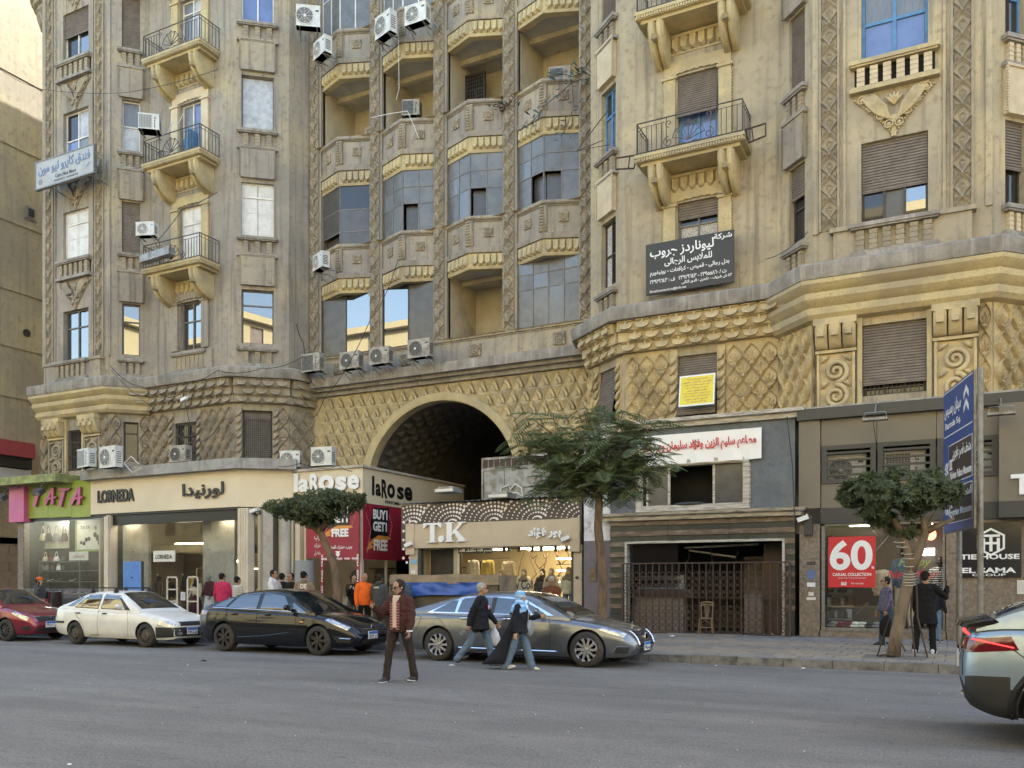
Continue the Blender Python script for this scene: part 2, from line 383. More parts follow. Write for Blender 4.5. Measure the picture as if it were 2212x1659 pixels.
def piece(name,key,make,m,parent,M,smooth=False):
    """one separate piece; alike pieces share their mesh"""
    if key not in PROTO: PROTO[key]=make().mesh(name,m,smooth)
    o=bpy.data.objects.new(name,PROTO[key]); return link(o,parent,M)
# --- windows
def shutter_mesh(w,h,pitch=.075,m='shutter'):
    b=MB(); n=max(2,int(h/pitch)); s=h/n
    for i in range(n):
        z=i*s; b.add([(-w/2,0,z),(w/2,0,z),(w/2,-.032,z+.01),(-w/2,-.032,z+.01),(w/2,-.010,z+s),(-w/2,-.010,z+s)],((0,1,2,3),(3,2,4,5)))
    b.box(-w/2,w/2,-.03,.01,-.03,0)
    return b.mesh('shutter',m)
def window(M,w,h,frame='whitewood',panes=('pane_dark',),cols=2,trans=(.72,),shut=0,parent=None,tilt=0,y=.17,fw=.055,low=None,shutm='shutter',openleaf=0,simple=False,label=None):
    """opening w x h, M at the middle of its lower edge on the wall face"""
    parent=parent or B; m=MB()
    m.box(-w/2,-w/2+fw,y,y+.07,0,h); m.box(w/2-fw,w/2,y,y+.07,0,h); m.box(-w/2+fw,w/2-fw,y,y+.07,0,fw); m.box(-w/2+fw,w/2-fw,y,y+.07,h-fw,h)
    zs=[fw]+[t*h for t in trans]+[h-fw]; xs=[-w/2+fw+(w-2*fw)*i/cols for i in range(cols+1)]
    for t in zs[1:-1]: m.box(-w/2+fw,w/2-fw,y-.01,y+.06,t-fw/2,t+fw/2)
    for x in xs[1:-1]: m.box(x-fw*.55,x+fw*.55,y-.02,y+.05,fw,(zs[-2]-fw/2) if trans and simple else h-fw)
    wn=obj('window',m,frame,parent,M,label=label)
    k=0
    for j in range(len(zs)-1):
        for i in range(len(xs)-1):
            if openleaf and j==0 and i==openleaf-1: k+=1; continue
            pm=panes[k%len(panes)]; k+=1
            a,b,c,d=xs[i],xs[i+1],zs[j],zs[j+1]
            q=MB().box(a+.01,b-.01,y+.035,y+.045,c+.01,d-.01)
            if low and j==0:                       # solid lower panel of the leaf
                q=MB().box(a+.01,b-.01,y+.035,y+.045,c+(d-c)*low,d-.01)
                e=MB().box(a+.02,b-.02,y+.02,y+.05,c,c+(d-c)*low-.02); e.box(a+.10,b-.10,y+.008,y+.03,c+.07,c+(d-c)*low-.09)
                obj('leaf_panel',e,frame,wn)
            obj('pane',q,pm,wn)
    if openleaf:
        obj('recess_sheet',MB().box(-w/2+fw,w/2-fw,y+.5,y+.52,0,h),'dark',wn)
    if shut>0:
        key=('sh',round(w,2),round(h*shut,2),shutm)
        if key not in PROTO: PROTO[key]=shutter_mesh(w-.03,h*shut,m=shutm)
        o=bpy.data.objects.new('shutter',PROTO[key]); top=M@Matrix.Translation((0,y-.06,h))@Matrix.Rotation(R(-tilt),4,'X')@Matrix.Translation((0,0,-h*shut)); link(o,wn,top)
    return wn
def leaf_window(M,w,h,frame='whitewood',trans=.74,parent=None,ajar=False):
    """window closed by solid painted leaves with raised panels"""
    parent=parent or B; y=.14; m=MB(); fw=.05
    m.box(-w/2,-w/2+fw,y,y+.08,0,h); m.box(w/2-fw,w/2,y,y+.08,0,h); m.box(-w/2+fw,w/2-fw,y,y+.08,h-fw,h); m.box(-w/2+fw,w/2-fw,y-.02,y+.08,h*trans-.03,h*trans+.03)
    wn=obj('window',m,frame,parent,M); zt=h*trans
    for i,(a,b) in enumerate(((-w/2+fw,-.012),(.012,w/2-fw))):
        for c,d in ((.01,zt-.03),(zt+.03,h-fw)):
            e=MB().box(a,b,y+.02,y+.06,c,d)
            for q0,q1 in (((c+.08,c+(d-c)*.55),(c+(d-c)*.62,d-.08)) if d-c>.8 else ((c+.07,d-.07),)):
                e.box(a+.07,b-.07,y+.008,y+.021,q0,q1)
            obj('leaf',e,frame,wn)
    return wn
def balustrade(M,w,h,n,parent=None,m='ledge',bm='carve',ledge=.16,gap=True):
    """little pier balustrade under a window; M at the middle of its foot"""
    parent=parent or B; b=MB()
    r=MB().box(-w/2-.12,w/2+.12,-ledge-.04,.05,h,h+.11).box(-w/2-.08,w/2+.08,-ledge,.05,h-.05,h)
    b.box(-w/2-.12,w/2+.12,-ledge,.05,-.16,-.06); b.box(-w/2-.07,w/2+.07,-ledge+.05,.05,-.06,0)
    o=obj('balustrade',b,m,parent,M); obj('rail',r,m,o)
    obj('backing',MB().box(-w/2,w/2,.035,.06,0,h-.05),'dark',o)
    bw=min(.2,w/n*.62)
    for i in range(n):
        piece('baluster',('bal',round(bw,2),round(h,2),bm),lambda:baluster_mesh(bw,h-.06,4),bm,o,M@Matrix.Translation((-w/2+w*(i+.5)/n,0,.0)))
    return o
def panel(M,w,h,m='stucco',parent=None):
    """plain projecting panel with beaded edges below a window"""
    parent=parent or B
    b=MB().box(-w/2,w/2,-.16,.02,0,h); b.box(-w/2-.04,w/2+.04,-.20,.02,h,h+.07)
    o=obj('panel',b,m,parent,M)
    s=MB()
    for x in (-w/2-.02,w/2+.02):
        for i in range(int(h/.07)): s.box(x-.03,x+.03,-.19,-.13,.03+i*.07,.075+i*.07)
    obj('beading',s,m,o)
    return o
def carved_strip(F,x,z0,z1,w=.42,h=.62,mm='carve'):
    n=max(1,round((z1-z0)/h)); hh=(z1-z0)/n
    b=MB(); b.box(-w/2-.06,-w/2,-.07,.02,0,z1-z0); b.box(w/2,w/2+.06,-.07,.02,0,z1-z0); b.box(-w/2,w/2,-.015,.02,0,z1-z0)
    M=F.m(x,0,z0); o=obj('carved_strip',b,mm,B,M)
    for i in range(n): piece('carved_block',('cb',round(w,2),round(hh,2),mm),lambda:carved_mesh(w,hh),mm,o,M@Matrix.Translation((0,0,i*hh)))
def curl(cx,cz,r,t0,turns,dirn=1,n=18,r1=.15):
    return [(cx+r*(1-(1-r1)*i/n)*math.cos(t0+dirn*turns*2*PI*i/n),0,cz+r*(1-(1-r1)*i/n)*math.sin(t0+dirn*turns*2*PI*i/n)) for i in range(n+1)]
def winged_ornament(M,w=1.5,h=1.45,kind=0,mm='carve_gold'):
    b=MB()
    for sg in (1,-1):
        for k in range(6):                          # wing feathers sweep up and out
            p=[(sg*(.03+.02*k),-.05,.25*h+.03*k)]
            for i in range(1,7):
                q=i/6; p.append((sg*(.03+.02*k+(w*.47-.085*k)*q**.8),-.06-.07*math.sin(q*PI),h*(.30+.045*k)+(h*(.60-.05*k))*q**1.7))
            b.tube(p,[.02,.05,.06,.062,.058,.045,.012],6)
    o=obj('winged_ornament',b,mm,B,M)
    for a in (-44,-22,0,22,44):
        t=R(a); b=MB().tube([(0,-.05,h*.56),(math.sin(t)*.16,-.10,h*.56+.17*math.cos(t)),(math.sin(t)*.30,-.05,h*.56+.33*math.cos(t))],[.02,.055,.02],5); obj('feather',b,mm,o)
    for sg in (1,-1):
        for k in range(4):
            q=k/3; x=sg*(.13+(w*.5-.20)*q**1.1); z=h*(.16+.60*q)
            b=MB(); Mx=Matrix.Translation((x,-.02,z))@Matrix.Rotation(R(90),4,'X')
            b.lathe([(.125,0),(.115,.10),(.085,.10),(.08,.03),(.055,.08),(.001,.10)],10,Mx); obj('medallion',b,mm,o)
    s=MB()
    for sg in (1,-1):
        for i in range(18):
            q=i/17; s.ell((sg*(.07+(w*.52)*q**1.05),-.03,h*(.0+.80*q**.9)),(.042,.05,.042),6,4)
    s.box(-.06,.06,-.06,0,-.12,h*.35); obj('beading',s,mm,o)
    return o
# --- shells
def shell(F,holes,z0=6.2,z1=TOPZ,m='stucco',name='wall',dep=.32):
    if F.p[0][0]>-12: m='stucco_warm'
    return obj(name,wall_holes(MB(),F.L,z0,z1,holes,dep),m,B,F.M)
FL=range(5)                                         # storeys above the cornice
zs=[11.5+FH*k for k in FL]
def facetA(F,cx,left):
    ho=[(cx-.83,cx+.83,z,z+2.2) for z in zs]
    ho.append((cx-.8,cx+.8,6.75,8.7) if not left else (cx-.5,cx+.5,6.6,8.4))
    shell(F,ho)
    for x in (.42,3.72): carved_strip(F,x,11.45,28.5)
    b=MB()
    for x0,x1 in ((-.02,.14),(F.L-.14,F.L+.02)): b.box(x0,x1,-.06,.02,11.4,29)
    for x in (.82,3.30):b.box(x-.035,x+.035,-.05,.01,11.5,29)
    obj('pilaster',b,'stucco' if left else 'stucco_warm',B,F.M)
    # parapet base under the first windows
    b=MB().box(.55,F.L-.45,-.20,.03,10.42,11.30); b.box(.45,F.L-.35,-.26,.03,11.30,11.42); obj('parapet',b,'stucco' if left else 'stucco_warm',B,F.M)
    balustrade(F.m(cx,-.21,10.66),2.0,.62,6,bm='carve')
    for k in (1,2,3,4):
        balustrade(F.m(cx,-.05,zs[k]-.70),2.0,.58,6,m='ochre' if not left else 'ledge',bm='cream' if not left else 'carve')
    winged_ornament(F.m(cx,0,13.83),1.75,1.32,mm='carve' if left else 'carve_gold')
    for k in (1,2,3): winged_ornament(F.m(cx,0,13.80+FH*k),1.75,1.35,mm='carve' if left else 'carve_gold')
facetA(A1,2.15,True); facetA(A2,2.08,False)
def facetB(F,mir):
    cx=.80; w=.72; ho=[(cx-w/2,cx+w/2,z,z+2.2) for z in zs]; ho.append((cx-.3,cx+.3,6.9,8.6)); shell(F,ho)
    for k in FL:
        z=zs[k]
        balustrade(F.m(cx,-.02,z-.72 if k else z-.85),w+.10,.55,3)
        if k<4: panel(F.m(cx,0,z+2.25),w+.2,1.25)
facetB(B1,0); facetB(F2,1)
def facetD(F,cx,right):
    w=1.28 if not right else .95; ho=[(cx-w/2,cx+w/2,z,z+2.2) for z in zs]+[(cx-.62,cx+.62,6.5,8.75)]; shell(F,ho)
    for k in FL:
        z=zs[k]; balustrade(F.m(cx,-.02,z-.72 if k else z-.85),w+.1,.55,3)
        if k<4: panel(F.m(cx,0,z+2.35),w+.05,1.22,'cream' if right else 'stucco')
facetD(D1,.88,False); facetD(E1,1.22,True)
shell(D2,[]); shell(E2,[]); shell(GL,[]); shell(GR,[(.45,1.1,z,z+2.2) for z in zs])
for k in FL:
    balustrade(GR.m(.78,-.02,zs[k]-.72),.7,.55,3,bm='cream')
    if k<4: panel(GR.m(.78,0,zs[k]+2.3),.8,1.2,'cream')
shell(HR,[(1.6,3.2,z,z+2.2) for z in zs])
def facetC(F,cx,right):
    ho=[(cx-.63,cx+.63,11.5,13.55)]+[(cx-.63,cx+.63,14.85+FH*k,17.55+FH*k) for k in range(4)]
    ho.append((cx-.62,cx+.62,6.7,8.75) if right else (cx-.95,cx+.40,6.55,8.45)); shell(F,ho,m='stucco')
    for k in range(4):                              # door surrounds of the balcony storeys and the first window
        z0=11.5 if k==0 else 14.85+FH*(k-1); z1=13.55 if k==0 else 17.55+FH*(k-1)
        b=MB()
        for s in (-1,1):
            b.box(cx+s*.87-.19,cx+s*.87+.19,-.10,.02,z0,z1-.12); b.box(cx+s*.87-.24,cx+s*.87+.24,-.15,.02,z1-.12,z1-.03)
            for i in range(int((z1-z0-.3)/.1)): b.box(cx+s*1.07-.02,cx+s*1.07+.02,-.09,.0,z0+.05+i*.1,z0+.12+i*.1)
        n=9; top=[(-1.05+2.1*i/36,z1+.02-.045*abs(math.sin(i/36*n*PI))+ .10*math.cos((i/36-.5)*PI)) for i in range(37)]
        b.prism([(cx+x,z) for x,z in top]+[(cx+1.05,z1+.45),(cx-1.05,z1+.45)],-.055,.0)
        for i in range(1,n): b.ell((cx-1.05+2.1*i/n,-.06,z1+.0+.10*math.cos((i/n-.5)*PI)),(.03,.03,.03),6,4)
        obj('door_surround' if k else 'window_surround',b,'ochre' if (k or right) and k!=2 else ('cream' if k==2 and not right else 'stucco'),B,F.M)
    balustrade(F.m(cx,-.05,10.66),1.75,.62,6 if right else 7)
    b=MB().box(cx-1.3,cx+1.3,-.12,.03,10.42,11.38); obj('parapet',b,'stucco_warm' if right else 'stucco',B,F.M)
facetC(C1,2.45,False); facetC(C2,2.45,True)
# --- balconies
def railing_mesh(w,d,h):
    b=MB(); r=.017; a=w/2
    for z in (.06,h): b.tube([(-a,0,z),(-a,-d,z),(a,-d,z),(a,0,z)],.022,5)
    b.tube([(-a,0,h-.14),(-a,-d,h-.14),(-a*.42,-d,h-.14)],r*.7,4); b.tube([(a*.42,-d,h-.14),(a,-d,h-.14),(a,0,h-.14)],r*.7,4)
    for s in (-1,1):
        for i in range(6): b.tube([(s*a,-d*i/5.5,0),(s*a,-d*i/5.5,h)],r*(1.5 if i==0 else .85),4)
        for i in range(7):
            x=s*(a-(a*.58)*i/6); b.tube([(x,-d,.06),(x,-d,h if i in(0,6) else h-.14)],r*(1.4 if i==0 else .85),4)
        c=[(x,-d,z) for x,_,z in curl(s*.62,.22,.17,R(90),1.3,-s)]; b.tube(c,r*.9,4)
        c=[(x,-d,z) for x,_,z in curl(s*.60,h-.20,.12,R(-90),1.1,s)]; b.tube(c,r*.8,4)
        b.tube([(s*.12,-d,.10),(s*.35,-d,.08),(s*.62,-d,.06)],r,4)
    for a_ in (-72,-48,-24,0,24,48,72):
        t=R(a_); L=.62-.10*abs(a_)/72; b.tube([(0,-d,.16),(math.sin(t)*L*.5,-d,.16+math.cos(t)*L*.55),(math.sin(t)*L,-d,.16+math.cos(t)*L)],r*.85,4)
    an=[R(q) for q in (-72,-48,-24,0,24,48,72)]
    for i in range(6):
        t0,t1=an[i],an[i+1]; L0=.62-.10*abs(t0)/R(72); L1=.62-.10*abs(t1)/R(72); tm=(t0+t1)/2
        b.tube([(math.sin(t0)*L0,-d,.16+math.cos(t0)*L0),(math.sin(tm)*.52,-d,.16+math.cos(tm)*.52),(math.sin(t1)*L1,-d,.16+math.cos(t1)*L1)],r*.8,4)
    return b
def balcony(F,cx,z,mm='ochre'):
    w,d=3.36,1.12; M=F.m(cx,0,z); b=MB()
    b.box(-w/2,w/2,-d,.02,-.10,0); b.box(-w/2+.05,w/2-.05,-d+.05,.02,-.22,-.10); b.box(-w/2+.16,w/2-.16,-d+.16,.02,-.32,-.22)
    o=obj('balcony',b,mm,B,M)
    s=MB()
    for i in range(40): s.box(-w/2+.06+i*.082,-w/2+.11+i*.082,-d+.005,-d+.06,-.205,-.11)
    for sg in (-1,1):
        for i in range(12): s.box(sg*(w/2-.03)-.025,sg*(w/2-.03)+.025,-d+.08+i*.082,-d+.13+i*.082,-.205,-.11)
    obj('dentils',s,mm,o)
    for sg in (-1,1): piece('corbel','corbel',corbel_mesh,mm,o,M@Matrix.Translation((sg*1.08,0,-1.37)),35)
    for i in range(6): piece('leaf','leafb',lambda:leaf_mesh(.26,.46),mm,o,M@Matrix.Translation((-.70+i*.28,-.02,-.92)))
    obj('leaf_band',MB().box(-.86,.86,-.06,.01,-.45,-.36).box(-.86,.86,-.03,.01,-.98,-.93),mm,o)
    if 'rail' not in PROTO: PROTO['rail']=railing_mesh(w-.14,d-.07,.98).mesh('railing','iron')
    link(bpy.data.objects.new('railing',PROTO['rail']),o,M)
    return o
for F in (C1,C2):
    for k in range(4): balcony(F,2.45,14.80+FH*k,'ochre')
# --- cornice over the mezzanine
PW=[(-37.9,27),(-36.8,25.9),(-32.4,25.9),(-31.3,27),(-26.35,27),(-24.7,28.35),(-24.4,29.5)]
PE=[(-11.6,29.5),(-11.3,28.35),(-9.65,27),(-4.7,27),(-3.6,25.9),(.8,25.9),(1.9,27),(7.4,27)]
LIP=[(-.1,9.98),(.62,9.98),(.66,10.10),(.66,10.36),(.60,10.42),(-.1,10.46)]
for P in (PW,PE): obj('cornice',MB().sweep(P,LIP),'ledge',B,Matrix(),40)
STEP=[(0,9.97),(.60,9.97),(.60,9.86),(.50,9.72),(.42,9.66),(.46,9.60),(.46,9.48),(.36,9.34),(.28,9.28),(.32,9.22),(.32,9.08),(.22,8.96),(0,8.9)]
for P in (PW[:4],PE[3:7]):
    P=[tuple(q) for q in P]; obj('cornice_moulding',MB().sweep(P,STEP),'ochre',B,Matrix(),30)
# three rows of rounded scale tiles under the lip
def scales(F,x0,x1,mm):
    n=max(1,round((x1-x0)/.53))
    for r_ in range(3):
        z=9.66-.31*r_; d=.42-.13*r_; off=.5 if r_%2 else 0
        bb=MB().box(x0-.05,x1+.05,-d-.02,.02,z-.01,z+.30); obj('tile_bed',bb,mm,B,F.M)
        for i in range(n+(1 if off else 0)):
            x=x0+(x1-x0)*(i+.5-off)/n
            if x<x0+.1 or x>x1-.1: continue
            piece('scale_tile',('scale',mm),scale_mesh,mm,B,F.m(x,-d-.02,z))
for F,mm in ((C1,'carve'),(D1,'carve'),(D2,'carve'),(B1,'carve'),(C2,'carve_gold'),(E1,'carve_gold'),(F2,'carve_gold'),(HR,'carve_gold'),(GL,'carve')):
    x0,x1=0,F.L
    if F in (B1,GR): x0=.75
    if F is F2: x1=.75
    scales(F,x0,x1,mm)
# --- mezzanine carving: fans, consoles, volutes, leaf strips
def fans(F,x0,x1,z0,z1,mm):
    n=max(1,round((x1-x0)/.52)); p=(x1-x0)/n; rows=max(2,int((z1-z0)/.36)+1)
    obj('fan_bed',MB().box(x0,x1,-.03,.02,z0,z1),mm,B,F.M)
    for r_ in range(rows):
        z=z0-.35+.36*r_; half=r_%2
        for i in range(n-(1 if half else 0)):
            x=x0+p*(i+.5+(.5 if half else 0))
            if z+.72>z1+.06: continue
            piece('fan_tile',('fan',mm),fan_mesh,mm,B,F.m(x,-.03-.004*((i*3+r_)%4),z)@Matrix.Scale(p/.66,4,(1,0,0))@Matrix.Scale(.86,4,(0,0,1)))
def leaf_strip(F,x,z0,z1,mm):
    b=MB(); M=F.m(x,0,z0); b.box(-.13,.13,-.06,.02,0,z1-z0); o=obj('leaf_strip',b,mm,B,M)
    n=int((z1-z0)/.3)
    for i in range(n):
        def mk():
            q=MB(); q.tube([(-.10,-.06,0),(-.02,-.13,.08),(.08,-.12,.20),(.11,-.06,.30)],[.03,.06,.06,.02],6); return q
        piece('strip_leaf',('sl',mm),mk,mm,o,M@Matrix.Translation((0,0,.02+i*.3)),True)
def console(F,x,z,mm):
    M=F.m(x,0,z); o=obj('console',MB().box(-.56,.56,-.42,.02,.62,.80),mm,B,M); obj('console_base',MB().box(-.54,.54,-.14,.02,-.10,-.02),mm,o)
    for i in range(3):
        def mk():
            q=MB(); pr=[(0,0)]+[(-.10-.34*math.sin(R(90*k/6)),.62*(1-math.cos(R(90*k/6)))) for k in range(7)]+[(0,.62)]
            k=len(pr); vs=[(xx,y*s,z_) for xx,s in ((-.16,.85),(-.10,1),(.10,1),(.16,.85)) for y,z_ in pr]
            q.add(vs,[(j*k+i_,j*k+(i_+1)%k,(j+1)*k+(i_+1)%k,(j+1)*k+i_) for j in range(3) for i_ in range(k)]+[tuple(range(k)),tuple(range(4*k-1,3*k-1,-1))])
            q.box(-.085,.085,-.50,-.2,.30,.46); return q
        piece('console_roll',('cr',mm),mk,mm,o,M@Matrix.Translation((-.36+.36*i,0,0)),30)
def volutes(F,x,z0,z1,mm):
    M=F.m(x,0,z0); h=z1-z0; b=MB().box(-.5,.5,-.04,.02,0,h); b.box(-.5,-.43,-.12,0,0,h); b.box(.43,.5,-.12,0,0,h); o=obj('volute_panel',b,mm,B,M)
    for q,s in ((.70,1),(.28,-1)):
        c=MB().tube([(x_,-.09,z_) for x_,_,z_ in curl(0,h*q,h*.20,R(-90*s),1.9,s,30,.12)],[.075-.03*i/30 for i in range(31)],6); obj('volute',c,mm,o,smooth=True)
    for sx in (-1,1):
        for q in (.08,.49,.92): obj('volute_leaf',MB().tube([(sx*.38,-.05,h*q-.10),(sx*.30,-.12,h*q),(sx*.18,-.06,h*q+.06)],[.02,.07,.02],6),mm,o,smooth=True)
for F,mm,cx,hw in ((A1,'carve',2.15,.5),(A2,'carve_gold',2.08,.8)):
    for sg in (-1,1):
        x=cx+sg*(hw+.68); console(F,x,8.12,'carve_gold'); volutes(F,x,6.35,8.0,mm)
    b=MB(); b.box(cx-hw-.12,cx-hw,-.10,.02,6.5,8.9); b.box(cx+hw,cx+hw+.12,-.10,.02,6.5,8.9); obj('window_surround',b,'ochre',B,F.M)
    fans(F,.0,cx-hw-1.22,6.35,8.9,mm)
    if F.L-(cx+hw+1.22)>.3: fans(F,cx+hw+1.22,F.L,6.35,8.9,mm)
fans(C1,.0,1.2,6.35,9.0,'carve'); fans(C1,3.1,4.95,6.35,9.0,'carve'); fans(D1,1.68,2.13,6.35,9,'carve'); fans(D2,0,1.18,6.35,9,'carve'); fans(B1,0,.42,6.35,8.9,'carve'); fans(B1,1.15,1.55,6.35,8.9,'carve'); fans(GL,.1,1.5,6.35,8.9,'carve')
fans(C2,.12,1.55,6.35,9.0,'carve_gold'); fans(C2,3.35,4.9,6.35,9.0,'carve_gold'); fans(F2,.05,1.5,6.35,9.0,'carve_gold'); fans(GR,.05,1.5,6.35,8.9,'carve_gold'); fans(HR,.05,4.6,6.35,9,'carve_gold'); fans(E1,0,.5,6.35,9,'carve_gold')
for F,xs,mm in ((C1,(1.35,2.98),'carve'),(D1,(.15,1.6),'carve'),(C2,(1.70,3.2),'carve_gold'),(E1,(.55,1.95),'carve_gold')):
    for x in xs: leaf_strip(F,x,6.35,8.95,mm)
# --- middle: arch, vault, band, bays
ZV=29.5; ML,MR=-24.4,-11.6; AX,AZ,AR_=-18.08,5.35,3.42
arc=[(AX+AR_*math.cos(t),AZ+AR_*math.sin(t)) for t in [PI*i/32 for i in range(33)]]
b=MB()
poly=[(ML,0.15)]+[(AX-AR_,.15)]+arc[::-1]+[(AX+AR_,.15),(MR,.15),(MR,9.9),(ML,9.9)]
b.add([(x,0,z) for x,z in poly],(tuple(range(len(poly))),))
obj('arch_wall',b,'carve_gold',B,T(0,ZV,0))
b=MB()
ring=[(AX+r*math.cos(t),d,AZ+r*math.sin(t)) for t in [PI*i/32 for i in range(33)] for r,d in ((AR_,.3),(AR_,-.16),(AR_+.05,-.19),(AR_+.30,-.19),(AR_+.34,-.14),(AR_+.34,.02))]
b.add(ring,[(i*6+j,i*6+j+1,(i+1)*6+j+1,(i+1)*6+j) for i in range(32) for j in range(5)])
for s in (-1,1): b.box(AX+s*AR_-(0 if s>0 else .34),AX+s*AR_+(.34 if s>0 else 0),-.19,.3,.15,AZ)
obj('archivolt',b,'ochre',B,T(0,ZV,0),40)
# spandrel of pyramids and arcs
pw,ph=.52,.505
for r_ in range(9):
    z=9.42-ph*(r_+1)+.02
    for i in range(-13,14):
        x=-18.0+pw*(i+(.5 if r_%2 else 0))
        if x-pw/2<ML or x+pw/2>MR+.05 or z<5.2: continue
        def clear(x0,z0): return math.hypot(x0-AX,z0-AZ)>AR_+.26 or False
        if clear(x,z+ph*.45) and (abs(x-AX)>AR_ or z>AZ): piece('pyramid_block','pyr',pyramid_mesh,'ochre',B,T(x,ZV-.03,z))
        x2=x+pw/2
        if x2+pw/2<MR+.05 and clear(x2,z+ph*.3) and (abs(x2-AX)>AR_ or z>AZ): piece('arc_block','arcb',arc_mesh,'carve_gold',B,T(x2,ZV-.04,z))
# vault of the passage, its inner shade put into a dark colour
b=MB(); nd=2
for i in range(33):
    t=PI*i/32
    for d in (.3,5.2,16): b.v.append((AX+(AR_+.02)*math.cos(t),d,AZ+(AR_+.02)*math.sin(t)))
b.add([],[]); b.f=[(i*3+j,i*3+j+1,(i+1)*3+j+1,(i+1)*3+j) for i in range(32) for j in range(2)]; b.mi=[0]*len(b.f)
for s in (-1,1): x=AX+s*(AR_+.02); b.quad((x,.3,.15),(x,16,.15),(x,16,AZ),(x,.3,AZ))
b.quad((AX-3.6,16,0),(AX+3.6,16,0),(AX+3.6,16,9),(AX-3.6,16,9))
obj('vault',b,'vault_shade',B,T(0,ZV,0))
for r_ in range(8):
    for i in range(21):
        t=R(4+172*(i+(.5 if r_%2 else 0))/21)
        if t>R(177): continue
        M=T(AX+AR_*math.cos(t),ZV+.45+r_*.52,AZ+AR_*math.sin(t))@Matrix.Rotation(PI/2-t,4,'Y')@Matrix(((1,0,0,0),(0,0,-1,0),(0,1,0,0),(0,0,0,1)))@Matrix.Rotation(PI,4,'Y')
        M=T(AX+AR_*math.cos(t),ZV+.45+r_*.52,AZ+AR_*math.sin(t))@Matrix.Rotation(PI/2-t,4,'Y')@Matrix(((1,0,0,0),(0,0,1,0),(0,1,0,0),(0,0,0,1)))
        piece('vault_block','vb',lambda:pyramid_mesh(.52,.5),'vault_shade',B,M)
# band above the arch
b=MB(); b.box(ML,MR,-.62,.05,9.75,10.12); b.box(ML,MR,-.40,.05,9.62,9.75); b.box(ML,MR,-.2,.05,9.45,9.62); obj('arch_ledge',b,'ledge',B,T(0,ZV,0))
b=MB(); b.box(ML,MR,-.16,.1,10.12,11.0); b.box(ML,MR,-.24,.2,11.0,11.1); obj('parapet',b,'stucco',B,T(0,ZV,0))
b=MB()
for i in range(int((MR-ML)/.12)): b.box(ML+.03+i*.12,ML+.10+i*.12,-.20,-.15,10.93,10.99)
obj('rope_moulding',b,'carve',B,T(0,ZV,0))
for x in (-22.9,-19.6,-16.4,-12.9): piece('rosette','ros',rosette_mesh,'carve',B,T(x,ZV-.16,10.55)@Matrix.Scale(1.35,4),True)
CX=[-24.15,-21.05,-18,-14.95,-11.85]
for x in CX:
    b=MB(); b.box(-.30,.30,-.03,.25,0,20); b.box(-.21,.21,-.10,-.03,0,20)
    M=T(x,ZV-.12,11.1); o=obj('column',b,'stucco',B,M)
    for i in range(30): piece('carved_block',('cbm',),lambda:carved_mesh(.42,.62),'carve',o,M@Matrix.Translation((0,-.09,i*.62+.01)))
LV=31.7                                             # back wall of the loggias
def prow(x0,x1,d=.50): xm=(x0+x1)/2; return [(x0,ZV-.02),(xm,ZV-d),(x1,ZV-.02)]
